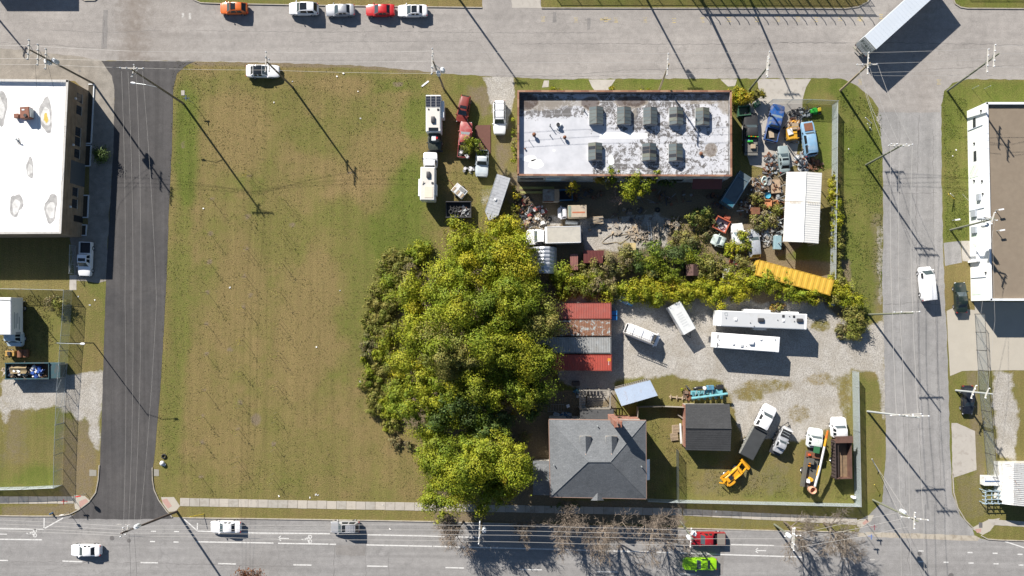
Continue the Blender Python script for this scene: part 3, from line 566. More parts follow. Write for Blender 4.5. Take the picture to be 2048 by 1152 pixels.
t = car('parked_suv', 'long white sport utility wagon with a roof rack on the gravel drive', 999, 235, 270, 'bigsuv', WHITE, cat='suv'); rails(t, .4, -2.3, .70, z=1.93)
for x in (.2,-.9,-2.0): MB().tube([(x,.7,1.94),(x,-.7,1.94)], .025, 6).build('roof_bar', CHROME, t)
car('junk_car', 'maroon sport utility car at the head of the red wrecks on the lawn edge', 927, 219, 259, 'suv', MAROON, L=4.1, W=1.8, sunroof=(.1,-.35))
t = car('junk_pickup', 'faded red pickup truck with junk and a sapling in its bed', 930, 280, 85, 'pickup', FRED, cat='pickup truck', L=5.7, glass=GLASS_L)
for i in range(9):
    r = random.Random(i); MB().cbox(-.3-r.random()*.2, .25+r.random()*.2, -.2, .2+r.random()*.2, 0, .25+r.random()*.3, .06).build('junk_bag', M('bag_white',(.6,.58,.6),.7) if i%3 == 0 else M('junk_dark',(.06,.055,.05),.8,0,.4), t, None, (-2.6+r.random()*1.5, r.uniform(-.6,.6), .8)).rotation_euler = (0,0,r.random()*3)
t = car('junk_pickup', 'sun-bleached pale blue old pickup with its hood facing down', 964, 327, 268, 'pickup', M('paint_bleached', (.50,.56,.60), .6, 0, .2, 1.5, .45, (.62,.62,.6)), cat='pickup truck', L=4.2, xw=.35, xf=-.15, xr=-.95, xb=-1.1, bed=-1.2, W=2.05, wb=(1.3,-1.3))
# junkyard vehicles
t = car('junk_pickup', 'deep blue pickup truck with plywood in its bed', 1549, 246, 77, 'pickup', BLUE, cat='pickup truck', L=5.9, W=2.15, glass=GLASS_L)
MB().box((-1.9,.1,.9), (1.1,.8,.04), .3, .1, .15).build('plywood', WOOD, t)
t = car('junk_wagon', 'pale blue utility wagon with a rusty hood', 1618, 278, 98, 'bigsuv', LBLUE, L=5.5, W=2.05, H=1.8, xw=1.0, xf=.55)
MB().box((1.85,0,1.21), (1.25,1.35,.02), 0, 0, .09).build('rusty_hood', RUST, t)
car('junk_car', 'small grey green sedan hemmed in by scrap', 1568, 318, 94, 'sedan', GREYG, L=4.3, W=1.7, sunroof=(.0,-.35), glass=GLASS)
t = car('junk_truck', 'black long truck with a loaded flatbed beside the brick wall', 1501, 266, 90, 'pickup', M('paint_flat_black',(.03,.03,.032),.6,0,.3), cat='truck', L=6.4, W=2.2, bed=-.9)
MB().bx(-3.6,-1.0,-1.05,1.05,.95,1.08).build('flatbed', M('bed_grey',(.16,.155,.14),.8,0,.3), t)
MB().cbox(-2.6,-1.9,-.6,.1,1.08,1.45,.02).build('cardboard_box', WOOD, t); MB().cbox(-1.6,-1.3,-.2,.6,1.08,1.4,.04).build('green_tub', M('green_plastic',(.05,.40,.06),.5), t); MB().cbox(-1.35,-1.1,.2,.5,1.08,1.3,.03).build('blue_tub', M('blue_plastic',(.03,.12,.45),.5), t)
for k in range(5): MB().bx(-.95+k*.02,-.85+k*.02,-.85+k*.34,-.6+k*.34,1.95,2.05).build('roof_marker', AMBER if k%2 else M('green_plastic',(.05,.4,.06)), t)
car('junk_car', 'silver white minivan parked beside the vine-covered white car', 1508, 487, 95, 'suv', M('paint_dull_silver',(.44,.46,.49),.4,.3,.1,1,.3,(.3,.28,.25)), L=4.55, W=1.85)
car('junk_car', 'white wreck half buried under vines', 1477, 475, 96, 'sedan', WDIRT, L=4.5, W=2.0, glass=GLASS_L)
t = thing('truck_cab', 'stripped white and green truck cab shell in the weeds', 'truck cab', 1435, 483, 160)
shell(t, dict(STY['cab'], L=2.2, W=1.8, H=1.5, xw=.35, xf=-.1, xr=-.75, xb=-.95, zb=.9, zh=.95, zn=.8, zd=.9), M('paint_mint',(.52,.60,.56),.5,0,.2,2,.4,(.1,.11,.1)), lights=False)
# ---------------------------------------------------------------- trucks, campers, trailers
def chassis(t, x0, x1, W, wheels_, r=.42, dual=True):
    MB().bx(x1, x0, -.45, .45, .45, .75).build('chassis', DSTEEL, t)
    for x in wheels_:
        for s in (1,-1):
            wheel(t, x, s*(W/2-.15), r, .26)
            if dual and x < x0-2.2: wheel(t, x, s*(W/2-.46), r, .26)
def truck(name, label, px, py, deg, W, Lt, cabm, wheels_, pz=1.5, cat='truck', cabL=3.0, H=2.0, r=.45, **kw):
    """cab nose at +Lt/2, chassis behind it"""
    t = thing(name, label, cat, px, py, deg, None, 0, pz)
    p = dict(STY['cab'], L=cabL, W=W, H=H, wb=()); p.update(kw)
    e = thing_part('cab', t); e.location = (Lt/2-cabL/2, 0, .12)
    shell2(e, p, cabm); chassis(t, Lt/2-.4, -Lt/2, W, wheels_, r)
    return t
def thing_part(name, parent):
    o = bpy.data.objects.new(name, None); C.objects.link(o); o.parent = parent; return o
def shell2(e, p, m): shell(e, p, m, lights=False)
def vent(t, x, y, z, w_=.35, h=.12, mt=WHITE, name='roof_vent'): return MB().cbox(x-w_/2, x+w_/2, y-w_/2, y+w_/2, z, z+h, .03).build(name, mt, t)
def ac(t, x, y, z, lx=.9, ly=.75, mt=None, h=.3): return MB().loft([[(x+sx*lx/2*k, y+sy*ly/2*k, z+hh) for sx,sy in ((-1,-.8),(-.8,-1),(.8,-1),(1,-.8),(1,.8),(.8,1),(-.8,1),(-1,.8))] for hh,k in ((0,1),(h*.6,1),(h*.9,.9),(h,.75))], True, True).build('air_conditioner', mt or M('ac_shroud',(.05,.05,.055),.5), t, 35)
RVROOF = M('rv_roof_membrane', (.50,.51,.52), .6, 0, .06, .7, .2, (.42,.41,.39)); RVROOF2 = M('rv_roof_cream', (.62,.59,.54), .6, 0, .08, .7, .2, (.45,.42,.36)); RVW = M('rv_fibreglass', (.74,.75,.76), .35, 0, .04, .7, .1, (.5,.48,.45))
# truck with solar camper (cab at the bottom)
t = thing('camper_truck', 'truck camper with three solar panels and dark cab on the lawn', 'camper truck', 868, 244, 270, None, 0, 2.2)
MB().cbox(-4.0,1.75,-1.18,1.18,.75,3.0,.08).build('camper_body', RVW, t); MB().cbox(-3.9,1.65,-1.06,1.06,3.0,3.035,.015).build('camper_roof', RVROOF2, t)
MB().cbox(-3.2,-.55,1.18,1.62,.95,2.6,.05).build('slide_out', RVW, t)
SOLAR = M('solar_cell', (.035,.04,.055), .15, .2, .1)
for k in range(3):
    y = -.82+k*.80; o = MB().cbox(-3.8,-2.1,y-.36,y+.36,3.06,3.10,.01).build('solar_panel', M('panel_frame',(.45,.45,.46),.4,.6), t)
    for i in range(4):
        for j in range(2): MB().bx(-3.76+i*.41,-3.38+i*.41,y-.33+j*.335,y-.005+j*.335,3.10,3.106).build('solar_cell', SOLAR, o)
ac(t, -.1, -.05, 3.035, 1.0, .62); vent(t, -1.7, .72, 3.035, .3, .1, BLACK); vent(t, -1.75,-.75,3.035,.22,.1,DSTEEL); MB().bx(1.1,1.6,-.75,.75,2.98,3.07).build('front_window', GLASS, t)
MB().tube([(-3.6,1.0,3.05),(1.2,1.0,3.05)],.03).build('awning_rail', GALV, t)
e = thing_part('cab', t); e.location = (2.85,0,.25); e.rotation_euler = (0,0,0); shell2(e, dict(STY['cab'],L=2.6,W=2.2,H=1.9), M('paint_army',(.055,.065,.05),.5,0,.3,2,.4,(.02,.02,.02)))
MB().cbox(2.2,3.0,-.35,.35,2.2,2.5,.06).build('cooler_lid', WHITE, t); MB().cbox(2.4,2.75,.35,.65,2.2,2.5,.04).build('fuel_can', RED, t)
MB().bx(4.1,4.35,-1.2,1.2,.5,.8).build('bumper', DSTEEL, t); MB().tube([(4.25,-1.1,1.1),(4.25,1.1,1.1)],.05).build('bull_bar', DSTEEL, t); chassis(t, 4.1, -4.0, 2.3, (2.9,-2.2), .48)
# camper with its cab at the top
t = thing('camper_truck', 'truck camper with a cream roof hatch and white cab, lower of two', 'camper truck', 857, 353, 89, None, 0, 2.0)
MB().cbox(-3.9,1.3,-1.15,1.15,.75,2.95,.1).build('camper_body', RVW, t); MB().cbox(-3.8,1.2,-1.03,1.03,2.95,2.985,.015).build('camper_roof', RVROOF2, t)
MB().cbox(-3.2,-.5,1.15,1.5,.95,2.5,.05).build('slide_out', RVW, t); MB().cbox(-3.0,-1.2,-1.35,-1.15,.9,2.3,.04).build('awning_box', RVW, t); MB().cbox(-3.5,-1.75,-.85,.45,2.99,3.03,.012).build('roof_hatch', M('hatch_cream',(.66,.58,.47),.6,0,.05), t)
ac(t, .05,-.1,2.985,1.0,.6); vent(t,-1.2,-.75,2.985,.32,.1,DSTEEL); MB().tube([(-1.5,.75,3.0),(-1.0,.55,3.15)],.05).build('antenna', DSTEEL, t)
e = thing_part('cab', t); e.location = (2.75,-.15,.2); shell2(e, dict(STY['cab'],L=2.5,W=2.25,H=1.95,xw=.2,xf=-.1,xr=-1.0,xb=-1.15), WHITE); MB().bx(1.3,1.75,-.9,.7,.8,1.5).build('pass_through', DSTEEL, t); chassis(t, 3.8,-3.9,2.3,(2.9,-2.2),.48)
# gooseneck stock trailer with a pointed nose
def box_trailer(name, label, px, py, deg, L_, W_, H_, roofm, sidem, nose=0.0, z0=.6, ribs=0, pz=2.4, tongue=True, wx=(-.4,-1.4), cat='trailer'):
    t = thing(name, label, cat, px, py, deg, None, 0, pz); h = L_/2; w2 = W_/2
    pl = [(-h,-w2),(h-nose,-w2),(h,-.12 if nose else -w2),(h,.12 if nose else w2),(h-nose,w2),(-h,w2)] if nose else [(-h,-w2),(h,-w2),(h,w2),(-h,w2)]
    MB().prism(pl, z0, H_-.05).build('wall', sidem, t)
    ins = [(x*.985,y*.97) for x,y in pl]; MB().prism([(x*1.004,y*1.01) for x,y in pl], H_-.05, H_).build('roof', roofm, t)
    if ribs:
        for k in range(ribs):
            x = -h+.3+k*(L_-nose*.6-.6)/(ribs-1); q = w2*.97 if x < h-nose else w2*.97*(h-x)/max(nose,.01)
            MB().bx(x-.03,x+.03,-q,q,H_,H_+.025).build('roof_bow', roofm, t)
    for s in (1,-1):
        MB().bx(-h,h-nose,s*w2-.03,s*w2+.03,H_-.02,H_+.04).build('roof_edge', GALV, t)
        for x in wx: wheel(t, x, s*(w2-.02), .36)
    MB().box((-h-.01,0,(z0+H_)/2),(.04,W_*.94,H_-z0-.15)).build('rear_door', sidem, t)
    if tongue:
        MB().tube([(h-.2,.7 if not nose else .15,.55),(h+1.2,0,.5)],.06).tube([(h-.2,-.7 if not nose else -.15,.55),(h+1.2,0,.5)],.06).build('tongue', DSTEEL, t); MB().cyl(h+.9,0,.1,.9,.05).build('jack', GALV, t)
    return t
SILV = M('galvanised_roof', (.50,.51,.53), .45, .35, .15, 1.3, .35, (.30,.30,.31)); SILV2 = M('aluminium_side', (.46,.48,.51), .45, .4, .1)
t = box_trailer('stock_trailer', 'silver stock trailer with a pointed nose beside the treeline', 993, 396, 252, 7.2, 2.15, 2.4, SILV, SILV2, 1.1, ribs=13); vent(t, .3,-.1,2.42,.35,.16); MB().bx(2.2,3.4,-.02,.02,2.405,2.44).build('roof_edge', GALV, t)
t = box_trailer('cargo_trailer', 'white enclosed cargo trailer standing askew on the gravel', 1364, 636, 300, 4.9, 2.15, 2.35, M('trailer_roof_white',(.62,.63,.62),.5,0,.06,1,.2,(.45,.45,.44)), WHITE, 0, ribs=0, wx=(-.5,.35))
for k in range(6): MB().bx(-.9+k*.42,-.7+k*.42,-.5,.45,2.352,2.362).build('roof_decal', M('decal_grey',(.52,.53,.53),.6), t)
# fifth wheel and travel trailer
t = thing('fifth_wheel_camper', 'long grey roofed fifth wheel camper with two dark air conditioners', 'camper', 1521, 640, -2.4, None, 0, 3.4)
MB().cbox(-6.6,7.1,-1.22,1.22,.7,3.5,.06).build('body', RVW, t); MB().cbox(-6.1,7.0,-1.12,1.12,3.5,3.53,.012).build('roof', RVROOF, t); MB().loft([[(-6.6,s*1.18,2.9) for s in (1,-1)],[(-6.9,s*1.1,3.3) for s in (1,-1)],[(-6.15,s*1.18,3.52) for s in (1,-1)]],False).build('front_cap', RVW, t)
MB().cbox(-2.2,1.7,1.22,1.62,.8,2.9,.04).build('slide_out', RVW, t); MB().cbox(4.1,6.1,1.22,1.5,.8,2.9,.04).build('slide_out', RVW, t); MB().bx(-.6,1.4,-1.6,-1.22,1.0,2.3).build('slide_out', M('rv_side_grey',(.35,.38,.40),.5), t)
ac(t,.0,.0,3.53,.95,.62); ac(t,6.0,.2,3.53,.95,.6)
for x,y,w_ in ((-3.9,-.05,.42),(3.5,.05,.34)): vent(t,x,y,3.53,w_,.13)
vent(t,3.45,.75,3.53,.4,.08,DSTEEL); vent(t,5.1,.75,3.53,.34,.09,BLACK)
for x,y in ((4.4,.75),(-1.6,-.5),(2.6,.1),(-1.0,-1.0),(5.2,.0),(-5.4,.1)): MB().cyl(x,y,3.53,3.63,.07,8).build('pipe_cap', DSTEEL, t)
MB().tube([(-5.7,.9,3.6),(-5.3,1.0,3.6),(-5.2,.55,3.6),(-5.6,.5,3.6),(-5.7,.9,3.6)],.02).build('ladder_top', GALV, t); MB().cbox(6.85,7.15,-1.2,1.2,3.35,3.58,.05).build('rear_cap', RVW, t)
for x in (2.3,3.3): 
    for s in (1,-1): wheel(t,x,s*1.08,.38)
for s in (1,-1): MB().cyl(-5.5,s*.8,0,.8,.06,6).build('landing_leg', DSTEEL, t)
t = thing('travel_trailer', 'shorter bright white travel trailer in front of the fifth wheel', 'camper', 1495, 685, -4.2, None, 0, 3.1)
MB().cbox(-5.0,5.0,-1.2,1.2,.6,3.15,.06).build('body', RVW, t); MB().cbox(-4.85,4.35,-1.12,1.12,3.15,3.18,.012).build('roof', M('roof_bright_white',(.80,.79,.77),.5,0,.03), t)
MB().loft([[(4.4,s*1.17,3.17) for s in (1,-1)],[(5.04,s*1.17,2.75) for s in (1,-1)]],False).build('front_slope', M('front_grey',(.5,.5,.49),.5), t)
ac(t,.55,.05,3.18,.75,.68,WHITE,.34)
for x,y,w_,mt in ((-2.2,-.35,.34,WHITE),(-.9,-.55,.42,RVROOF),(2.0,.65,.3,WHITE)): vent(t,x,y,3.18,w_,.16,mt)
for x,y in ((-.15,-.6),(4.2,.75),(-4.5,.1),(-4.5,-.7)): MB().cyl(x,y,3.18,3.30,.06,8).build('pipe_cap', DSTEEL, t)
for y in (.6,-.7): MB().bx(-4.75,-4.65,y-.3,y+.3,3.18,3.24).build('rear_marker', DSTEEL, t)
for x in (-.5,-1.5):
    for s in (1,-1): wheel(t,x,s*1.05,.36)
MB().tube([(4.9,.7,.5),(6.1,0,.45)],.06).tube([(4.9,-.7,.5),(6.1,0,.45)],.06).build('tongue', DSTEEL, t); MB().bx(-5.35,-5.0,-.5,.5,.5,.62).build('rear_rack', DSTEEL, t)
# high-roof service van with a ladder on its rack
t = car('service_van', 'white service van with a ladder on its roof rack', 1287, 670, -22, 'hivan', WHITE, cat='van', pz=2.0, L=5.6, W=2.0, side=False)
for x in (1.0,-.6,-2.1):
    MB().tube([(x,-.85,2.55),(x,-.8,2.78),(x,.8,2.78),(x,.85,2.55)],.035).build('rack_bar', CHROME, t)
lad = thing_part('ladder', t); lad.location = (-.35,-.68,2.84)
for s in (1,-1): MB().bx(-2.9,2.2,s*.19-.03,s*.19+.03,0,.08).build('ladder_rail', WOODGREY, lad)
for k in range(16): MB().tube([(-2.8+k*.32,-.18,.04),(-2.8+k*.32,.18,.04)],.025,5).build('rung', WOODGREY, lad)
MB().tube([(1.2,.3,2.6),(1.2,.3,2.75)],.08).build('beacon', DSTEEL, t)
# semi trailer standing across the junction
t = thing('semi_trailer', 'long white semi trailer crossing the junction, rear door toward camera', 'trailer', 1711, 109, 42.2, None, 0, 0)
x0 = .35
TRW = M('trailer_white', (.50,.545,.60), .45, 0, .06, .6, .25, (.5,.53,.57))
MB().bx(x0,x0+16.0,-1.3,1.3,1.15,4.05).build('wall', TRW, t); MB().bx(x0-.02,x0+16.02,-1.32,1.32,4.05,4.10).build('roof', TRW, t)
for k in range(26): MB().bx(x0+.4+k*.6,x0+.43+k*.6,-1.28,1.28,4.10,4.112).build('roof_bow', TRW, t)
MB().bx(x0-.06,x0-.001,-1.32,1.32,1.1,4.13).build('rear_frame', M('rear_frame_grey',(.33,.33,.31),.5), t)
for s in (-1,1):
    d_ = MB().bx(x0-.12,x0-.06,min(s*.03,s*1.2),max(s*.03,s*1.2),1.25,3.95).build('rear_door', M('door_grey',(.66,.69,.68),.5,0,.06,1,.15,(.4,.4,.38)), t)
    for y in (.35,.75): MB().tube([(x0-.15,s*y,1.2),(x0-.15,s*y,4.0)],.025,5).build('lock_bar', GALV, d_)
def text(name, s_, size, mat, parent, loc, rot, ext=.004, align='CENTER'):
    cu = bpy.data.curves.new(name, 'FONT'); cu.body = s_; cu.size = size; cu.align_x = align; cu.align_y = 'CENTER'; cu.extrude = ext
    tmp = bpy.data.objects.new('tmp', cu); C.objects.link(tmp); dg = bpy.context.evaluated_depsgraph_get(); me = bpy.data.meshes.new_from_object(tmp.evaluated_get(dg)); bpy.data.objects.remove(tmp)
    me.materials.clear(); o = obj(name, me, mat, parent, loc); o.rotation_euler = rot; return o
GRN = M('letter_green', (.008,.05,.025), .5)
text('lettering', 'Fresh', 1.05, GRN, t, (x0-.125,0,3.05), (math.pi/2,0,-math.pi/2), .01)
for k in range(2): MB().bx(x0-.13,x0-.12,-.75+k*.1,.75-k*.2,2.38-k*.22,2.46-k*.22).build('lettering', GRN, t)
MB().bx(x0-.2,x0-.05,-1.2,1.2,.5,.62).bx(x0-.15,x0-.05,-.7,-.6,.5,1.15).bx(x0-.15,x0-.05,.6,.7,.5,1.15).build('underride_bar', M('bar_pale',(.4,.38,.3),.6), t)
for x in (x0+1.1,x0+2.4):
    for s in (1,-1):
        wheel(t,x,s*1.13,.5,.28); wheel(t,x,s*.8,.5,.28)
for s in (1,-1): MB().bx(x0+12.9,x0+13.1,s*.8-.08,s*.8+.08,0,1.15).build('landing_leg', DSTEEL, t); MB().bx(x0-.08,x0-.04,s*1.1-.1,s*1.1+.1,1.0,1.14).build('tail_light', TAILL, t)
# white box truck behind the building
BOXROOF = M('box_roof_tan', (.46,.43,.37), .7, 0, .12, .9, .4, (.36,.34,.30))
t = truck('box_truck', 'white box truck with a tan roof beside the junk yard', 1107, 471, 181.5, 2.45, 8.4, WHITE, (2.9,-2.4), 2.5, cabL=2.9, H=2.15)
MB().cbox(-4.2,1.35,-1.28,1.28,.95,3.35,.04).build('cargo_box', WHITE, t); MB().cbox(-4.12,1.0,-1.18,1.18,3.35,3.38,.012).build('roof', BOXROOF, t); MB().bx(1.02,1.3,-1.2,1.2,3.35,3.40).build('roof_cap', WHITE, t)
for s in (1,-1): MB().bx(-4.15,1.3,s*1.25-.04,s*1.25+.04,3.34,3.42).build('roof_edge', WHITE, t)
MB().bx(-4.25,-4.2,-1.1,1.1,1.0,3.2).build('rear_door', GALV, t); MB().bx(-4.7,-4.2,-1.1,1.1,.8,.9).build('tail_lift', DSTEEL, t)
t = truck('box_truck', 'small beige step truck with faded red stripe on its roof', 1145, 424, 181, 1.85, 4.5, M('paint_white_cab',(.62,.62,.66),.5,0,.1,1,.2), (1.4,-1.2), 1.6, cabL=1.5, H=1.5, r=.34, xw=.3, xf=.05, xr=-.55, xb=-.65, zb=.95, zh=1.0, zn=.9, zd=.9)
MB().cbox(-2.2,.75,-.98,.98,.6,2.2,.06).build('cargo_box', M('paint_beige',(.40,.34,.24),.6,0,.15,1.5,.4), t); MB().bx(-2.15,.25,-.9,.9,2.2,2.22).build('roof', M('roof_beige',(.44,.36,.27),.7,0,.15,1.5,.4,(.30,.25,.2)), t); MB().bx(-1.9,.1,.05,.28,2.222,2.23).build('roof_stripe', M('faded_red_stripe',(.42,.13,.06),.7,0,.3), t); MB().bx(.28,.72,-.85,.85,2.2,2.24).build('roof_cap', M('green_grey',(.20,.25,.20),.7,0,.3), t)
# box truck at the left edge
t = truck('box_truck', 'white box truck at the left picture edge with printed side', 17, 645, 270, 2.4, 7.6, M('paint_teal_white',(.50,.58,.62),.4,0,.08,1,.3,(.2,.25,.28)), (2.6,-2.2), 2.4, cabL=2.3, H=2.2, xw=.55, xf=.25, xr=-.9, xb=-1.02)
MB().cbox(-3.9,1.9,-1.28,1.28,1.0,3.6,.04).build('cargo_box', WHITE, t); MB().cbox(-3.8,1.8,-1.2,1.2,3.6,3.63,.012).build('roof', M('roof_white_ribbed',(.70,.71,.72),.5,0,.05,.6,.3,(.55,.56,.57)), t)
for k in range(10): MB().bx(-3.6+k*.58,-3.56+k*.58,-1.18,1.18,3.63,3.645).build('roof_bow', WHITE, t)
for k,(a_,b_) in enumerate(((-1.6,1.0),(-1.4,.9),(-1.5,.2),(-.9,1.1))): MB().bx(a_,b_,1.281,1.29,2.8-k*.35,2.95-k*.35).build('lettering', M('print_grey',(.30,.33,.36),.6), t)
MB().bx(1.5,1.9,1.281,1.292,1.5,2.6).build('logo', M('print_grey',(.3,.33,.36)), t)
# dump truck with a black bed and white cab
t = truck('dump_truck', 'white crew cab dump truck with a long black bed', 1520, 863, 62, 2.15, 8.9, WHITE, (3.2,-2.2), 1.8, cabL=4.0, H=2.05, xw=.75, xf=.15, xr=-1.8, xb=-1.95, zn=1.05, r=.42)
BEDB = M('bed_black', (.035,.038,.04), .6, .1, .3, 2)
MB().bx(-4.5,.3,-1.2,1.2,.95,1.05).build('dump_floor', BEDB, t); MB().bx(-4.5,.3,-1.2,-1.1,1.05,1.75).build('dump_side', BEDB, t); MB().bx(-4.5,.3,1.1,1.2,1.05,1.75).build('dump_side', M('bed_rail_grey',(.22,.22,.2),.6), t); MB().bx(-4.55,-4.45,-1.2,1.2,1.0,1.7).build('tailgate', BEDB, t); MB().bx(.25,.35,-1.2,1.2,1.0,2.1).build('headboard', BEDB, t); MB().loft([[(-4.45,y,1.7) for y in (-1.1,1.1)],[(-2,y,1.78) for y in (-1.1,1.1)],[(.25,y,1.74) for y in (-1.1,1.1)]],False).build('tarp', M('black_tarp',(.045,.048,.05),.75,0,.3,1.2), t)
for k in range(8): MB().bx(-4.3+k*.55,-4.2+k*.55,1.2,1.26,1.0,1.75).build('stake', M('bed_rail_grey'), t)
for s in (1,-1): MB().bx(1.05,2.3,s*1.03-(.0 if s > 0 else .12),s*1.03+(.12 if s > 0 else 0),.5,.6).build('running_board', DSTEEL, t)
# utility truck with brown dump body next to the fence
t = truck('dump_truck', 'white cab truck with a deep brown dump body beside the fence', 1684, 898, 91, 2.3, 9.6, WHITE, (3.5,-2.0), 2.0, cabL=3.2, H=2.1, xw=.4, xf=0, xr=-1.2, xb=-1.35)
BROWN = M('dump_brown', (.14,.075,.055), .7, .1, .3, 2, .3, (.05,.03,.025)); BRD = M('dump_brown_dark', (.07,.05,.045), .7, 0, .3)
MB().bx(-4.6,1.4,-1.25,1.25,1.0,1.1).build('dump_floor', M('dump_floor_rust',(.22,.15,.09),.8,0,.3,2,.4), t)
MB().bx(-4.6,1.4,-1.3,-1.2,1.1,2.5).build('dump_side', BROWN, t); MB().bx(-4.6,1.4,1.2,1.3,1.1,2.5).build('dump_side', BRD, t); MB().bx(-4.65,-4.55,-1.3,1.3,1.0,2.3).build('tailgate', BROWN, t); MB().bx(1.3,1.4,-1.3,1.3,1.0,2.8).build('headboard', BROWN, t); MB().bx(1.1,2.15,-1.35,1.35,2.75,2.85).build('cab_shield', BROWN, t)
for k in range(11): MB().bx(-4.4+k*.54,-4.3+k*.54,1.3,1.42,1.1,2.5).build('side_rib', BRD, t)
MB().tube([(-4.55,.85,2.55),(1.3,.85,2.55)],.04).build('tarp_arm', BRD, t)
# bucket truck
t = truck('bucket_truck', 'white bucket truck with an orange tipped boom folded forward', 1626, 917, 81, 2.25, 9.4, M('paint_white_green',(.66,.70,.68),.4,0,.08,1,.3,(.25,.3,.28)), (3.4,-2.2), 1.5, cabL=3.1, H=2.0, xw=.45, xf=.1, xr=-1.1, xb=-1.25)
DECK = M('deck_grey', (.11,.105,.09), .8, 0, .3, 2, .3)
MB().bx(-4.7,1.0,-1.1,1.1,.9,1.15).build('deck', DECK, t); MB().bx(-4.6,-.2,.75,1.12,1.15,1.75).build('tool_bin', DECK, t); MB().bx(-.9,.0,-.1,.75,1.15,1.9).build('tool_bin', DECK, t); MB().bx(.1,.9,-1.05,1.05,1.15,1.5).build('bulkhead', RUST, t); MB().cbox(.35,.65,.5,.9,1.5,1.8,.04).build('beacon', M('orange_red',(.65,.08,.02),.5), t); MB().bx(1.0,2.0,-.55,.35,1.95,2.16).build('green_crate', M('crate_green',(.03,.14,.06),.6), t)
bm_ = MB().tube([(-4.2,-.75,2.0),(-1.2,-.70,2.75)],.19,8); bm_.tube([(-1.2,-.70,2.75),(2.4,-.63,3.3)],.17,8); bm_.build('boom', M('boom_white',(.75,.74,.71),.4), t); MB().tube([(-2.4,-.57,2.40),(-.8,-.5,2.83)],.12,8).build('boom_stripe', M('boom_yellow',(.70,.36,.03),.5), t)
MB().tube([(2.4,-.63,3.3),(3.7,-.6,3.5)],.19,8).build('boom_section', M('boom_yellow'), t); MB().tube([(3.7,-.6,3.5),(4.9,-.57,3.7)],[.2,.14],8).build('boom_tip', M('boom_orange',(.68,.16,.02),.5), t)
MB().lathe([(.5,0),(.58,.1),(.6,1.0),(.5,1.05),(.42,.9),(.42,.15)],12,(-4.9,-.6,1.0)).build('bucket', M('bucket_peach',(.62,.34,.22),.6), t, 40); MB().cyl(-3.3,-.1,1.15,1.9,.3,10).build('turret', M('boom_yellow'), t); MB().cbox(-3.9,-3.3,.0,.5,1.15,1.9,.05).build('turret_box', WHITE, t)
for y in (.85,.95): 
    for x in (-.8,-1.2): MB().cyl(x,y-.35,1.75,1.95,.1,8).build('lamp', AMBER, t)
# little wrecked carrier next to the dump truck
t = thing('flat_trailer', 'low black trailer carrying a stripped silver mini truck', 'trailer', 1563, 879, 66, None, 0, .8)
MB().bx(-2.6,1.9,-.9,.9,.45,.55).build('deck', DSTEEL, t); MB().tube([(1.9,.7,.5),(3.0,0,.5)],.06).tube([(1.9,-.7,.5),(3.0,0,.5)],.06).tube([(1.9,.75,.5),(1.9,-.75,.5)],.06).build('tongue', DSTEEL, t)
for x in (-.4,.5):
    for s in (1,-1): wheel(t,x,s*1.0,.34)
t = thing('mini_truck', 'stripped silver mini truck loaded on the black trailer', 'truck', 1563, 879, 66, None, .55, .8)
e = MB(); shell(t, dict(STY['pickup'], L=4.3, W=1.65, H=1.6, xw=-.05, xf=-.45, xr=-1.25, xb=-1.4, bed=None, zb=.95, zh=.98, zn=.85, zd=.9, wb=(1.2,-1.2)), M('paint_stripped',(.50,.51,.53),.5,.3,.2,2,.3,(.1,.1,.1)), lights=False)
MB().bx(.5,1.7,-.75,.75,1.0,1.04).build('engine_bay', BLACK, t)
for k in range(5): MB().tube([(.6+k*.22,-.6,1.08),(.7+k*.22,.6,1.15)],.06).build('engine_pipe', GALV if k%2 else DSTEEL, t)
MB().bx(1.7,1.95,-.85,.85,.85,1.1).build('rack', WDIRT, t)
# blue-black dark trailer by the brick corner
t = box_trailer('flat_trailer', 'dark blue grey flat roofed trailer in the building shadow', 1474, 378, 58, 5.6, 2.1, 2.1, M('dark_roof_blue',(.085,.115,.13),.6,0,.2,1,.3,(.05,.06,.07)), M('dark_side_blue',(.05,.12,.17),.5), 0, tongue=False)
for s in (1,-1): MB().bx(-2.7,2.0,s*.95-.05,s*.95+.05,2.1,2.2).build('roof_curb', M('curb_blue',(.10,.16,.20),.5), t)
MB().bx(1.9,2.0,-.95,.95,2.1,2.2).build('roof_curb', M('curb_blue'), t); MB().bx(-2.75,-2.0,-.95,.95,2.1,2.16).build('roof_hatch', M('hatch_teal',(.04,.15,.20),.5), t)
# unseen box trailer added above the top edge to cast the corner shadow
t = box_trailer('shadow_trailer', 'unseen trailer added beyond the top left picture edge for its shadow', 40, -58, 0, 11.5, 2.6, 3.9, TRW, TRW, 0, pz=0)
# ---------------------------------------------------------------- buildings
def P3(px, py, z): x, y = G(px, py, z); return Vector((x, y, z))
def brickmat(name, a, b, mortar, sx=4.2):
    m, N, L, P = nodes(name); pos = N.new('ShaderNodeTexCoord').outputs['Object']
    br = N.new('ShaderNodeTexBrick'); br.inputs['Scale'].default_value = 1.0; br.inputs['Brick Width'].default_value = .4; br.inputs['Row Height'].default_value = .2; br.inputs['Mortar Size'].default_value = .012
    mp = N.new('ShaderNodeMapping'); mp.inputs['Rotation'].default_value = (math.pi/2, 0, 0.6); L.new(pos, mp.inputs[0]); L.new(mp.outputs[0], br.inputs['Vector'])
    br.inputs['Color1'].default_value = (*a,1); br.inputs['Color2'].default_value = (*b,1); br.inputs['Mortar'].default_value = (*mortar,1)
    n = noise(N, L, pos, .7, 6); L.new(mixc(N, L, 1.0, br.outputs[0], ramp(N, L, n, [(.3,.75),(.7,1.2)]), 'MULTIPLY'), P.inputs['Base Color']); P.inputs['Roughness'].default_value = .9
    return m
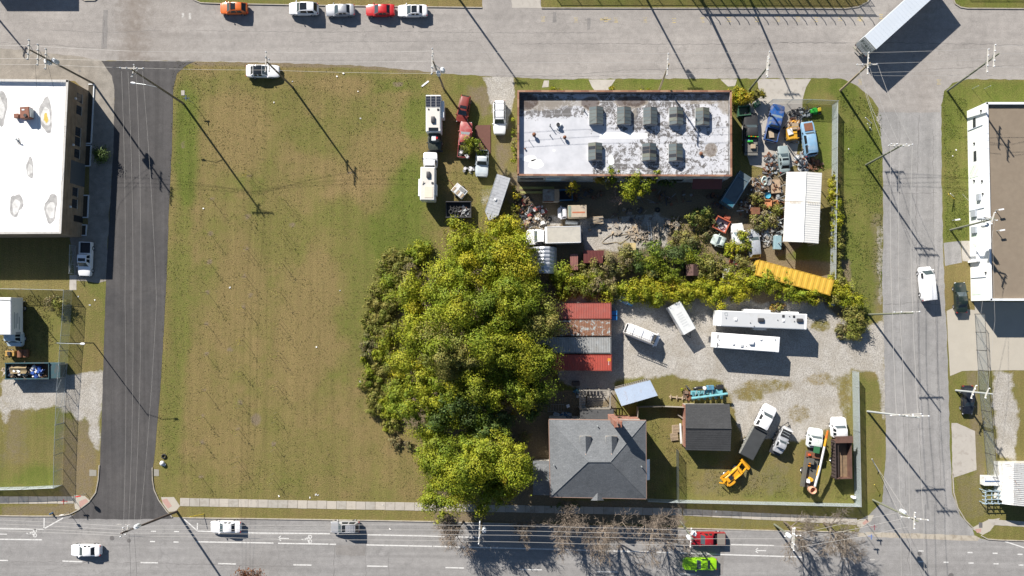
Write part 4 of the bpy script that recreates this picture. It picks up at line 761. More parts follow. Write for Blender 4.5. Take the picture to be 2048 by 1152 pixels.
TANB = brickmat('tan_brick', (.28,.20,.13), (.22,.155,.10), (.30,.26,.21))
REDB = brickmat('red_brick', (.30,.12,.075), (.23,.09,.06), (.33,.29,.25))
MEMB = M('white_membrane', (.83,.82,.81), .7, 0, .05, .5, .18, (.58,.57,.56), 0, 0, 0, .25)
def blobpoly(cx, cy, rx, ry, seed, n=18, amp=.22):
    r = random.Random(seed); ph = [r.uniform(0,6.28) for _ in range(4)]
    return [(cx+rx*(1+amp*(math.sin(2*a+ph[0])*.6+math.sin(3*a+ph[1])*.5+math.sin(5*a+ph[2])*.35))*math.cos(a), cy+ry*(1+amp*(math.sin(2*a+ph[0])*.6+math.sin(3*a+ph[1])*.5+math.sin(5*a+ph[2])*.35))*math.sin(a)) for a in (2*math.pi*i/n for i in range(n))]
def parapet_building(name, label, base, zt, deck, wallm, copem, th=.32, inner=None):
    """base: ground-pixel polygon, counter-clockwise in world"""
    t = bpy.data.objects.new(name, None); C.objects.link(t); tag(t, label, 'building')
    w_ = [Vector(G(*p)) for p in base]; n = len(w_)
    c_ = sum(w_, Vector((0,0)))/n; t.location = (c_.x, c_.y, 0); w_ = [p-c_ for p in w_]
    ins = []
    for i in range(n):
        a, b, c2 = w_[i-1], w_[i], w_[(i+1)%n]; d1 = (b-a).normalized(); d2 = (c2-b).normalized()
        n1 = Vector((-d1.y,d1.x)); n2 = Vector((-d2.y,d2.x)); k = (n1+n2)/(1+n1.dot(n2)); ins.append(b+k*th)
    for i in range(n):
        a, b, a2, b2 = w_[i], w_[(i+1)%n], ins[i], ins[(i+1)%n]
        MB().loft([[(*a,0),(*b,0)],[(*a,zt),(*b,zt)]],False).build('wall', wallm, t)
        MB().loft([[(*a2,zt),(*b2,zt)],[(*a2,deck-.02),(*b2,deck-.02)]],False).build('parapet', inner or wallm, t)
        d = (b-a).normalized(); L_ = (b-a).length; k = max(1, int(L_/1.2)); nn = Vector((-d.y,d.x))
        for j in range(k):
            s0 = L_*j/k+.006; s1 = L_*(j+1)/k-.006
            if copem is None: break
            o_ = -.04; q0 = a+d*s0+nn*o_; q1 = a+d*s1+nn*o_; q2 = a+d*s1+nn*(th+.04); q3 = a+d*s0+nn*(th+.04)
            MB().prism([tuple(q0),tuple(q1),tuple(q2),tuple(q3)], zt+.002*(i%2), zt+.07+.004*(j%3)).build('coping_tile', copem[(j*7+i)%len(copem)], t)
    return t, w_, ins, c_
# tan brick building at the left
CP = [M('coping_pale',(.52,.50,.47),.8,0,.1,1,.3,(.35,.33,.3))]
t, ring, ins, c_ = parapet_building('brick_building', 'tan brick building with a white membrane roof at left', [(-110,476),(164,474.5),(178,182),(-110,179)], 5.1, 4.75, TANB, CP, .28, MEMB)
MB().prism([tuple(p) for p in ins], 4.74, 4.75).build('roof', MEMB, t)
def local(px, py, z): x, y = G(px, py, z); return x-c_.x, y-c_.y
POND = M('pond_stain',(.42,.41,.40),.6,0,.3,2.5,.5,(.22,.215,.21)); POND2 = M('pond_wet',(.66,.65,.63),.4,0,.2,3,.4,(.36,.35,.33)); YEL = M('pond_algae',(.58,.42,.06),.5,0,.3,3)
for k,(x,y,rx,ry) in enumerate(((92,230,14,32),(0,215,13,40),(60,336,8,19),(32,410,13,23),(102,417,12,30),(38,283,4,7))):
    for j,(f,mt) in enumerate(((1,POND),(.62,POND2),(.3,YEL))):
        if j == 2 and k != 0: continue
        if k == 5 and j: continue
        pl = blobpoly(x, y+(3*j), rx*f*.5+rx*.5*f, ry*f, k*3+j); MB().prism([local(*q,4.75) for q in pl], 4.754+.004*j, 4.754+.004*j).build('roof_stain', mt, t)
we = ring[2]-ring[1]; wl = we.length; wd = we.normalized(); wn = Vector((wd.y,-wd.x))
def onwall(name, y_px, z0, z1, wid, mt, out=.02, frame=True):
    s = (474.5-y_px)/(474.5-182)*wl; p = ring[1]+wd*s
    a = p-wd*wid/2; b = p+wd*wid/2
    q = [a-wn*.05,b-wn*.05,b+wn*out,a+wn*out]
    o = MB().prism([tuple(v) for v in q][::-1], z0, z1).build(name, mt, t)
    if frame: MB().prism([tuple(v) for v in (a-wd*.06-wn*.02,b+wd*.06-wn*.02,b+wd*.06+wn*.09,a-wd*.06+wn*.09)], z0-.10, z0).build('sill', CONC, o); MB().prism([tuple(v) for v in ((a+b)/2-wd*.03,(a+b)/2+wd*.03,(a+b)/2+wd*.03+wn*(out+.02),(a+b)/2-wd*.03+wn*(out+.02))], z0, z1).build('mullion', BLACK, o)
GLD = M('window_dark',(.035,.04,.05),.12)
for y in (200,224,266,285,309,384,407): onwall('window', y+5, 1.7, 2.9, 1.35, GLD)
onwall('loading_door', 352, .05, 3.6, 3.6, M('roller_door',(.10,.11,.12),.5,0,.1), .02, False); onwall('door', 440, .05, 2.3, 1.0, BLACK, .02, False)
for y in (210,300,420): onwall('wall_lamp', y, 3.2, 3.45, .3, WHITE, .2, False)
hv = thing('rooftop_unit', 'rusty brown air handling unit on the white roof at left', 'air conditioner', 57, 229, 4, None, 4.75, 4.75)
RB = M('unit_rust',(.23,.085,.05),.7,.1,.3,2,.3)
MB().cbox(-.55,.85,-.85,.85,.15,1.1,.04).build('case', RB, hv); MB().bx(.86,.95,-.7,.7,.2,1.0).build('louvre', GALV, hv); MB().cbox(-1.9,-1.2,-.55,.1,.1,.55,.03).build('duct_box', RB, hv); MB().tube([(-1.3,-.2,.4),(-.5,0,.6)],.14,8).build('duct', RB, hv); MB().cyl(.3,-.5,1.1,1.25,.25,12).build('fan_cowl', BLACK, hv)
for x in (-.4,.7):
    for y in (-.7,.7): MB().bx(x-.05,x+.05,y-.05,y+.05,0,.15).build('foot', DSTEEL, hv)
MB().bx(-.2,.2,.3,.5,1.1,1.14).build('label_plate', WHITE, hv)
vp = thing('roof_vent', 'small bent vent pipe on the white roof below the brown unit', 'vent', 36, 281, 0, None, 4.75, 4.75); MB().tube([(0,0,0),(0,0,.5),(.25,.1,.62)],.09,8).build('pipe', GALV, vp); MB().lathe([(.2,0),(.1,.12)],10).build('flashing', GALV, vp)
# raised planters with white kerbs in front of the tan wall
WK = M('white_kerb',(.62,.64,.65),.7,0,.1); 
for k,(y0,y1,x0,x1,lb) in enumerate(((168,288,178,190,'long planter bed with a white kerb along the tan brick wall'),(290,333,170,184,'planter bed with white kerb left of the loading door'),(390,436,163,179,'planter bed with white kerb below the loading door'),(449,472,161,175,'short planter bed with white kerb at the brick building corner'))):
    pt = bpy.data.objects.new('planter_bed', None); C.objects.link(pt); tag(pt, lb, 'planter'); sk = -.045
    e = lambda x, y: G(x+(y0-y)*.05, y)
    for nm_, mt, pl, z1 in (('kerb', WK, [e(x1-2,y0),e(x1,y0),e(x1,y1),e(x1-2,y1)], .16),('kerb', WK, [e(x0,y1-2),e(x1,y1-2),e(x1,y1),e(x0,y1)], .158),('kerb', WK, [e(x0,y0),e(x1,y0),e(x1,y0+2),e(x0,y0+2)], .158),('soil', M('planter_soil',(.06,.05,.035),.95,0,.3), [e(x0,y0+1),e(x1-1,y0+1),e(x1-1,y1-1),e(x0,y1-1)], .08)): MB().prism(pl, 0, z1).build(nm_, mt, pt)
# ---- white building at right with a brown gravel roof
WGRN = M('white_wall',(.78,.80,.80),.7,0,.05,.5,.15,(.62,.72,.62),0,0,0,.3); GRVR = M('gravel_roof',(.225,.182,.135),.95,0,.22,1.2,.4,(.19,.15,.11),.5,0,0,.12)
t, ring, ins, c_ = parapet_building('flat_building', 'white walled flat building with a brown gravel roof at right', [(1942,602),(2180,602),(2180,222),(1934,222)], 4.4, 4.05, WGRN, [M('coping_white',(.74,.76,.78),.6,0,.05)], .25, WHITE)
MB().prism([tuple(p) for p in ins], 4.04, 4.05).build('roof', GRVR, t)
def onw(name, py, z0, z1, wid, mt, out=.03):
    a = Vector(G(1934+(py-222)*8/380, py)); b_ = a-c_
    return MB().bx(b_.x-out, b_.x+.05, b_.y-wid/2, b_.y+wid/2, z0, z1).build(name, mt, t)
for y in (252,317): onw('window', y, 1.35, 2.0, 1.6, GLD)
for y in (338,480-5,570): onw('wall_panel', y, .3, 2.4, 3.2, M('pale_green_panel',(.66,.76,.66),.7,0,.06), .006)
for y,z in ((234,3.3),(292,1.6),(365,1.4),(370,3.2),(395,3.3),(440,3.4),(548,3.6)): onw('wall_lamp', y, z, z+.18, .25, BLACK, .22)
for y in (262,422,556): onw('downpipe', y, .2, 3.6, .09, M('pipe_blue_grey',(.45,.50,.58),.6), .12)
for y in (400,430,462): onw('wall_unit', y, 2.2 if y < 410 else .8, 2.9 if y < 410 else 1.9, 1.0, M('unit_grey',(.35,.38,.42),.5), .35)
cp = MB().cbox(-1.0,.1,-1.8,1.8,2.2,2.5,.05).build('canopy', WHITE, t); p_ = Vector(G(1946,503))-c_; cp.location = (p_.x,p_.y,0); onw('downpipe', 524, .2, 2.2, .3, WHITE, .5)
for k in range(3): 
    pz = thing('vent_post', ('capped vent post near the west parapet of the gravel roof, upper','capped vent post on the gravel roof, lower','capped post on the verge beside the transformer pole')[k], 'vent', (1991,1993,1905)[k], (421,462,441)[k], 0, None, (4.05,4.05,0)[k], (4.05,4.05,0)[k]); MB().cyl(0,0,0,1.0,.06,8).build('pipe', GALV, pz); MB().box((.15,0,1.05),(.75,.22,.14),.15).build('cap', WHITE, pz)
# ---- big brick shop with the weathered roof and skylights
TC = [M('coping_terracotta',(.28,.135,.08),.8,0,.15,2,.3,(.25,.14,.09)), M('coping_terracotta_pale',(.34,.19,.12),.8,0,.15,2,.3,(.3,.2,.14)), M('coping_terracotta_dark',(.22,.10,.062),.8,0,.2,2,.3,(.2,.1,.07))]
BLW = M('shop_wall_paint',(.50,.53,.55),.8,0,.15,.8,.5,(.24,.22,.20))
t, ring, ins, c_ = parapet_building('brick_shop', 'long brick shop with a peeling white roof and eight skylights', [(1034.5,363.7),(1443.5,365),(1443,201.5),(1034.5,201.5)], 5.0, 4.25, BLW, TC, .2, M('parapet_inner',(.42,.42,.43),.8,0,.3,1.5,.6,(.12,.115,.11)))
gx = np.arange(ins[0].x, ins[1].x+.01, .25); gy = np.arange(ins[0].y, ins[2].y+.01, .25); AX, AY = np.meshgrid(gx, gy)
QX = (AX+c_.x)*S+1024; QY = 576-(AY+c_.y)*S; k_ = (HC-4.25)/HC; QX = NX+(QX-NX)/k_; QY = NY+(QY-NY)/k_       # photograph pixel of each roof point
wear = .25+.25*np.clip((QX-1180)/60,0,1)+.35*(fbm(QX, QY, 50, 71)-.5)
def rput(a, x0, y0, x1, y1, val, soft=14): 
    d = np.minimum(np.minimum(QX-x0, x1-QX), np.minimum(QY-y0, y1-QY)); d = d+16*(fbm(QX,QY,24,91,3)-.5); k = np.clip(d/soft+.5, 0, 1); return a*(1-k)+val*k
for b in ((1030,190,1150,236,.58),(1090,200,1150,230,.66),(1150,190,1300,250,.42),(1200,196,1230,230,.62),(1265,210,1280,255,.66),(1280,195,1340,215,.52),(1210,290,1290,352,.50),(1290,250,1350,350,.48),(1180,320,1370,352,.52),(1370,225,1405,290,.50),(1405,210,1460,350,.36),(1330,265,1400,345,.46),(1030,240,1180,350,.0),(1190,262,1290,280,-.3)): wear = rput(wear, *b)
mud = np.zeros_like(QX)
for cx,cy,rx,ry,v in ((1050,203,28,20,1.0),(1090,210,40,12,.55),(1182,206,22,14,1.0),(1262,203,34,13,.9),(1255,225,20,20,.45),(1422,300,14,16,.75),(1452,205,20,24,.6),(1400,200,60,10,.5),(1150,205,40,10,.5),(1405,308,10,8,.5)):
    d = np.hypot((QX-cx)/rx,(QY-cy)/ry)+.5*(fbm(QX,QY,20,int(cx),3)-.5); mud = np.maximum(mud, v*np.clip((1.1-d)/.3,0,1))
ny, nx = AX.shape; me = bpy.data.meshes.new('roof'); me.from_pydata(list(zip(AX.ravel().tolist(), AY.ravel().tolist(), [4.25]*AX.size)), [], [(j*nx+i,j*nx+i+1,(j+1)*nx+i+1,(j+1)*nx+i) for j in range(ny-1) for i in range(nx-1)]); me.update()
at = me.attributes.new('wear','FLOAT_COLOR','POINT'); at.data.foreach_set('color', np.stack([np.clip(wear,-1,1),mud,mud*0,mud*0+1],-1).ravel().astype(np.float32))
m, N, L, P = nodes('peeling_white_coating'); pos = N.new('ShaderNodeNewGeometry').outputs['Position']
a = N.new('ShaderNodeAttribute'); a.attribute_name = 'wear'; sep = N.new('ShaderNodeSeparateColor'); L.new(a.outputs['Color'], sep.inputs[0])
n1 = noise(N,L,pos,3.0,9,.78,1.0); n2 = noise(N,L,pos,.6,5,.6); n3 = noise(N,L,pos,8,4,.7)
nb = noise(N,L,pos,.75,6,.68,1.2); f = math_(N,L,'ADD',sep.outputs[0],math_(N,L,'ADD',math_(N,L,'MULTIPLY',math_(N,L,'SUBTRACT',n1,.5),1.5),math_(N,L,'MULTIPLY',math_(N,L,'SUBTRACT',nb,.5),1.7)))
br = N.new('ShaderNodeTexBrick'); br.inputs['Scale'].default_value = 1; br.inputs['Brick Width'].default_value = 2.6; br.inputs['Row Height'].default_value = .95; br.inputs['Mortar Size'].default_value = .03; br.inputs['Color1'].default_value = (0,0,0,1); br.inputs['Color2'].default_value = (.0,.0,.0,1); br.inputs['Mortar'].default_value = (1,1,1,1); L.new(pos, br.inputs['Vector'])
white = mixc(N,L,ramp(N,L,n2,[(.35,0.0),(.7,.8)]),(.54,.545,.575),(.42,.43,.46)); white = mixc(N,L,math_(N,L,'MULTIPLY',br.outputs[0],.10),white,(.4,.4,.42))
tar = mixc(N,L,n3,(.075,.070,.070),(.175,.165,.16)); tar = mixc(N,L,math_(N,L,'MULTIPLY',br.outputs[0],.55),tar,(.5,.5,.52))
c = mixc(N,L,ramp(N,L,f,[(.46,0.0),(.52,1.0)]),white,tar)
md = math_(N,L,'ADD',sep.outputs[1],math_(N,L,'MULTIPLY',math_(N,L,'SUBTRACT',n1,.5),.8))
c = mixc(N,L,ramp(N,L,md,[(.25,0.0),(.5,.7),(.66,.85)]),c,ramp(N,L,md,[(.4,(.30,.27,.23)),(.7,(.21,.175,.14)),(.85,(.075,.05,.038))]))
L.new(c,P.inputs['Base Color']); P.inputs['Roughness'].default_value = .75; bump(N,L,P,n1,.3,.02)
obj('roof', me, m, t)
MB().bx(-6.0,1.9,.0,.0,0,0)
pw = Vector(G(1247,271,4.25))-c_; MB().prism([(pw.x+q[0],pw.y+q[1]) for q in ((-3.7,-.45),(0,-.5),(3.7,-.42),(3.7,.35),(.8,.42),(-1.5,.52),(-3.6,.35))],4.256,4.256).build('fresh_coating',M('fresh_white',(.85,.85,.84),.6,0,.02),t)
for x,y,w_,h in ((1059,317,2.2,1.0),(1072,328,2.6,1.4),(1042,312,.9,.7),(1222,320,1.0,1.6),(1108,301,.4,.4)):
    pw = Vector(G(x,y,4.25))-c_; MB().prism([(pw.x+a_*w_/2,pw.y+b_*h/2) for a_,b_ in blobpoly(0,0,1,1,x,12,.15)],4.256,4.256).build('fresh_coating',M('fresh_white'),t)
for x0,x1,z0,z1,mt in ((1040,1085,2.4,3.0,DSTEEL),(1090,1120,1.0,3.4,M('blue_tarp_pale',(.36,.48,.56),.6)),(1290,1310,1.0,2.2,GLD),(1340,1360,1.0,2.4,GLD)):
    a_ = Vector(G(x0,364.5))-c_; b_ = Vector(G(x1,364.5))-c_; MB().bx(a_.x,b_.x,a_.y-.08,a_.y+.1,z0,z1).build('window', mt, t)
aw = Vector(G(1405,365))-c_; MB().loft([[(aw.x-2.3,aw.y+.05,2.9),(aw.x+2.3,aw.y+.05,2.9)],[(aw.x-2.3,aw.y-1.5,2.35),(aw.x+2.3,aw.y-1.5,2.35)]],False).build('awning', M('awning_maroon',(.13,.035,.03),.7,0,.2), t)
# skylights
PANES = [M('skylight_a',(.10,.122,.128),.3,0,.1),M('skylight_b',(.125,.145,.142),.3,0,.1),M('skylight_c',(.035,.038,.045),.25,0,.1),M('skylight_d',(.13,.14,.11),.4,0,.15)]
SKF = M('skylight_frame',(.16,.13,.11),.7,.2,.2); SKW = M('skylight_curb',(.5,.51,.52),.7,0,.2,2,.4)
def skylight(px, py, label, seed):
    r = random.Random(seed); t = thing('skylight', label, 'skylight', px, py, 0, 'skylights on the brick shop roof', 4.25, 4.9); w2 = 1.02; l2 = 1.30; e_ = .62; rd = 1.12
    MB().bx(-w2,w2,-l2,l2,0,e_).build('curb', SKW, t)
    for s in (1,-1): MB().add([(-w2,s*(l2-.03),e_),(w2,s*(l2-.03),e_),(0,s*(l2-.03),rd-.03)],[(0,1,2) if s < 0 else (0,2,1)]).build('gable', SKF, t)
    for s in (1,-1):
        for k in range(5):
            y0 = -l2+k*2*l2/5+.025; y1 = y0+2*l2/5-.05; n_ = Vector((s*(rd-e_),0,w2)).normalized()*.02
            v = [Vector(q) for q in ((s*(w2+.04),y0,e_-.01),(s*(w2+.04),y1,e_-.01),(s*.03,y1,rd-.015),(s*.03,y0,rd-.015))]
            if s < 0: v = [v[i] for i in (1,0,3,2)]
            MB().add([tuple(q+n_) for q in v]+[tuple(q-n_) for q in v],[(0,1,2,3),(4,7,6,5),(0,4,5,1),(1,5,6,2),(2,6,7,3),(3,7,4,0)]).build('pane', r.choice(PANES[:2] if seed < 3 else PANES), t)
        for k in range(6):
            y = -l2+k*2*l2/5; MB().tube([(s*(w2+.04),y,e_+.01),(0,y,rd+.015)],.024,4).build('glazing_bar', SKF, t)
    MB().tube([(0,-l2,rd+.01),(0,l2,rd+.01)],.035,5).build('ridge_cap', SKF, t); return t
for i,(x,y,lb) in enumerate(((1192.5,231,'westmost skylight of the upper row on the brick shop'),(1248,231.5,'second skylight from the west in the upper row of five'),(1300.5,232,'middle skylight of the upper row of five on the shop roof'),(1352.5,232,'fourth skylight from the west in the upper row'),(1405,233,'eastmost skylight of the upper row beyond the pole shadow'),(1190.5,303,'westmost skylight of the lower row, olive and dark panes'),(1298.5,304,'middle skylight of the lower row of three'),(1351.5,305,'eastmost skylight of the lower row of three'))): skylight(x,y,lb,i)
def roofvent(label, px, py, kind, r=.12, h=.6):
    t = thing('roof_vent', label, 'vent', px, py, random.random()*90, None, 4.25, 4.25)
    if kind == 'turbine': MB().lathe([(r*.6,0),(r*.6,h*.5),(r*1.3,h*.55),(r*1.4,h*.8),(r*.8,h),(.02,h+.04)],12).build('cowl', RUST, t, 40); MB().lathe([(r*1.1,0),(r*.7,.1)],12).build('flashing', GALV, t)
    elif kind == 'pipe': MB().tube([(0,0,0),(0,0,h)],r,8).build('pipe', DSTEEL, t); MB().lathe([(r*2,0),(r*1.1,.08)],10).build('flashing', GALV, t)
    else: MB().tube([(0,0,0),(0,0,h),(.0,-.3,h+.1)],r,8).build('pipe', GALV, t); MB().cbox(-.5,.5,-.35,.1,.02,.35,.04).build('fan_box', WHITE, t); MB().cyl(0,.1,.35,.7,.28,12).build('fan_cowl', BLACK, t); MB().tube([(-.9,.3,.02),(-.7,-.3,.3),(.3,-.5,.2)],.03,5).build('conduit', GALV, t)
roofvent('rusty round vent near the west end of the white shop roof', 1068, 271, 'turbine', .22,.8); roofvent('small rusty vent below the roof fan on the shop', 1129, 276, 'turbine', .2,.7); roofvent('roof fan box with conduit on the white shop roof', 1117, 252, 'fan', .1,.5); roofvent('thin stack pipe left of the roof fan', 1100, 252, 'pipe', .07,1.0)
roofvent('slim pipe at the far west of the shop roof', 1058, 281, 'pipe', .04,.8); roofvent('short pipe between the rusty vents', 1100, 271, 'pipe', .06,.5); roofvent('dark pipe pair left of the first skylight', 1168, 221, 'pipe', .09,.6); roofvent('pipe below the middle upper skylight', 1290, 252, 'pipe', .09,.9); roofvent('pipe at the south parapet below the lower skylight', 1185, 330, 'pipe', .08,.9); roofvent('tiny brown vent at the west parapet of the shop', 1050, 298, 'turbine', .1,.3); roofvent('rusty vent at the pole shadow tip on the shop roof', 1401, 308, 'turbine', .2,.4); roofvent('slim pipe in the white field right of the roof fan', 1121, 276, 'pipe', .04,.7)
# ---- hip roofed house
def shingle(name, a, b):
    m, N, L, P = nodes(name); pos = N.new('ShaderNodeNewGeometry').outputs['Position']
    n1 = noise(N,L,pos,.5,5,.6); n2 = noise(N,L,pos,5,4,.7)
    br = N.new('ShaderNodeTexBrick'); br.inputs['Scale'].default_value = 1; br.inputs['Brick Width'].default_value = .5; br.inputs['Row Height'].default_value = .2; br.inputs['Mortar Size'].default_value = .01; br.inputs['Color1'].default_value = (*a,1); br.inputs['Color2'].default_value = (*b,1); br.inputs['Mortar'].default_value = tuple(x*.5 for x in a)+(1,); L.new(pos, br.inputs['Vector'])
    c = mixc(N,L,1.0,br.outputs[0],ramp(N,L,n2,[(.25,.75),(.75,1.25)]),'MULTIPLY'); c = mixc(N,L,1.0,c,ramp(N,L,n1,[(.3,.88),(.7,1.1)]),'MULTIPLY')
    L.new(c,P.inputs['Base Color']); P.inputs['Roughness'].default_value = .9; bump(N,L,P,n2,.5,.02); return m
SH = shingle('grey_shingle',(.155,.163,.172),(.13,.138,.147)); SHD = shingle('charcoal_shingle',(.055,.056,.058),(.045,.046,.048)); HW = M('house_wall',(.44,.42,.38),.8,0,.1,1,.3)
EZ, RZ = 6.6, 9.3
NW,NE,SE,SW = P3(1098,839,EZ),P3(1292,841,EZ),P3(1293,998,EZ),P3(1101,994,EZ); RA,RB_ = P3(1176,924,RZ),P3(1221,924,RZ)
t = bpy.data.objects.new('house', None); C.objects.link(t); tag(t,'grey hip roofed house with two dormers and a brick chimney','house'); hc = (NW+NE+SE+SW)/4; hc.z = 0; t.location = hc
NW,NE,SE,SW,RA,RB_ = [v-hc for v in (NW,NE,SE,SW,RA,RB_)]
def face(name, vs, mt, par, thick=.14):
    vs = [Vector(v) for v in vs]; n = (vs[1]-vs[0]).cross(vs[2]-vs[0]).normalized(); n = n if n.z > 0 else -n
    if (vs[1]-vs[0]).cross(vs[2]-vs[0]).z < 0: vs = vs[::-1]
    k = len(vs); lo_ = [v-Vector((0,0,thick)) for v in vs]
    return MB().add([tuple(v) for v in vs+lo_],[tuple(range(k)),tuple(reversed(range(k,2*k)))]+[(i,k+i,k+(i+1)%k,(i+1)%k) for i in range(k)]).build(name, mt, par)
for vs in ([NW,RA,RB_,NE],[NE,RB_,SE],[SE,RB_,RA,SW],[SW,RA,NW]): face('roof', vs, SH, t)
for a_,b_ in ((NW,RA),(NE,RB_),(SE,RB_),(SW,RA),(RA,RB_)): MB().tube([tuple(a_+Vector((0,0,.02))),tuple(b_+Vector((0,0,.02)))],.05,5).build('hip_cap', SH, t)
for a_,b_ in ((NW,NE),(NE,SE),(SE,SW),(SW,NW)): MB().tube([tuple(a_-Vector((0,0,.06))),tuple(b_-Vector((0,0,.06)))],.09,6).build('gutter', M('gutter_copper',(.34,.22,.17),.5,.3,.2), t)
wl_ = [v*1.0 for v in (NW,NE,SE,SW)]; wl_ = [Vector((v.x*.955,v.y*.94,0)) for v in wl_]
for i in range(4):
    a_,b_ = wl_[i],wl_[(i+1)%4]; MB().loft([[(b_.x,b_.y,0),(a_.x,a_.y,0)],[(b_.x,b_.y,EZ),(a_.x,a_.y,EZ)]],False).build('wall', HW, t)
    d_ = (b_-a_).normalized(); n_ = Vector((-d_.y,d_.x,0))*-1
    for k in range(3):
        for z in (1.0,4.0):
            c0 = a_+(b_-a_)*((k+.8)/3.6); nn = n_ if n_.dot(c0) > 0 else -n_
            MB().box(tuple(c0+nn*.02+Vector((0,0,z+.7))),(1.0,.1,1.4),math.atan2(d_.y,d_.x)).build('window', GLD, t)
for x in (1171,1223):
    f = lambda px,py,z: P3(px,py,z)-hc
    zr = 8.85; ze = 8.2
    a_,b_ = f(x,872,zr), f(x+1,909,zr-.02); l0,l1 = f(x-11,873,ze),f(x-11,898,ze); r0,r1 = f(x+11,873,ze),f(x+11,900,ze)
    d_ = thing_part('dormer', t); 
    face('dormer_roof',[l0,l1,b_,a_],SH,d_,.08); face('dormer_roof',[r0,a_,b_,r1],SH,d_,.08); MB().add([tuple(v) for v in (l0,r0,a_,l0-Vector((0,0,1.1)),r0-Vector((0,0,1.1)))],[(0,2,1),(3,0,1,4)]).build('dormer_front',HW,d_); MB().loft([[tuple(l0-Vector((0,0,1.0))),tuple(l1-Vector((0,0,.2)))],[tuple(l0),tuple(l1)]],False).build('dormer_side',HW,d_); MB().loft([[tuple(r0),tuple(r1)],[tuple(r0-Vector((0,0,1.0))),tuple(r1-Vector((0,0,.2)))]],False).build('dormer_side',HW,d_)
    MB().tube([tuple(l1),tuple(b_)],.05,5).tube([tuple(l0),tuple(r0)],.05,5).build('flashing',M('gutter_copper'),d_)
a_ = P3(1195,980,6.95)-hc; face('porch_gable',[a_,P3(1182,1001,EZ-.15)-hc,P3(1195,1001,EZ+.55)-hc],SH,t,.08); face('porch_gable',[a_,P3(1195,1001,EZ+.55)-hc,P3(1208,1001,EZ-.15)-hc],SH,t,.08)
ch = P3(1237,849,11.2)-hc; MB().cbox(ch.x-.5,ch.x+.5,ch.y-.42,ch.y+.42,0,11.2,.03).build('chimney', REDB, t); MB().bx(ch.x-.58,ch.x+.58,ch.y-.5,ch.y+.5,10.8,11.05).build('chimney_cap', REDB, t); MB().cyl(ch.x,ch.y,11.2,11.4,.16,10).build('flue', BLACK, t)
rb = P3(1258,838,3.0)-hc; MB().bx(rb.x-1.6,rb.x+1.6,rb.y-.6,rb.y+.05,0,3.0).build('brick_wing', REDB, t)
for x,y in ((1195,852),(1108,930),(1283,933)): q = P3(x,y,7.2)-hc; MB().tube([(q.x,q.y,q.z-.5),(q.x,q.y,q.z+.35)],.08,8).build('plumbing_vent', GALV, t)
aw = P3(1296,940,4)-hc; MB().loft([[(aw.x-.2,aw.y-1.6,4.0),(aw.x-.2,aw.y+1.6,4.0)],[(aw.x+.35,aw.y-1.6,3.6),(aw.x+.35,aw.y+1.6,3.6)]],False).build('window_awning', WHITE, t)
# side porch of the house
f = lambda px,py,z: P3(px,py,z)-hc
face('porch_roof',[f(1066,922,3.3),f(1066,962,4.1),f(1126,960,4.6),f(1105,922,4.2)],SH,t); face('porch_roof',[f(1066,962,4.1),f(1066,990,3.2),f(1108,991,3.2),f(1126,960,4.6)],SH,t)
w0 = f(1070,926,3); w1 = f(1100,986,3); MB().bx(w0.x,w1.x+1,w1.y,w0.y,0,3.1).build('porch_wall', HW, t)
# rear lean-to and deck
l0,l1,l2_,l3 = f(1160,817,3.3),f(1227,818,3.3),f(1228,846,4.2),f(1160,846,4.2); face('rear_roof',[l0,l3,l2_,l1],SHD,t); MB().bx(l0.x+.2,l1.x-.2,l2_.y-.5,l0.y-.2,0,3.2).build('rear_wall', HW, t)
dk = bpy.data.objects.new('wooden_deck', None); C.objects.link(dk); tag(dk,'weathered open wooden deck frame behind the house','deck'); d0 = P3(1159,780,3.0); d1 = P3(1221,818,3.0); dk.location = (d0.x,d1.y,0); lx = d1.x-d0.x; ly = d0.y-d1.y
GWD = M('deck_wood',(.24,.22,.19),.85,0,.25,4)
for i in range(9): MB().bx(.05+i*.52,.17+i*.52,ly-.95,ly-.1,2.5,2.62).build('joist', GWD, dk)
for i in range(4):
    MB().bx(lx*i/3-.07,lx*i/3+.07,ly-.14,ly,0,3.35).build('post', GWD, dk); MB().bx(lx*i/3-.07,lx*i/3+.07,0,.14,0,3.35).build('post', GWD, dk)
for z in (2.45,3.3): MB().bx(0,lx,ly-.12,ly,z,z+.1).build('rail', GWD, dk); MB().bx(0,lx,0,.12,z,z+.1).build('rail', GWD, dk); MB().bx(0,.12,0,ly,z,z+.1).build('rail', GWD, dk); MB().bx(lx-.12,lx,0,ly,z,z+.1).build('rail', GWD, dk)
for i in range(6): MB().bx(.1,1.0,.1+i*.42,.46+i*.42,2.4,2.45).build('plank', GWD, dk)
for i in range(6): MB().bx(1.3,3.9,.15+i*.3,.38+i*.3,.9+i*.22,.95+i*.22).build('stair_tread', GWD, dk)
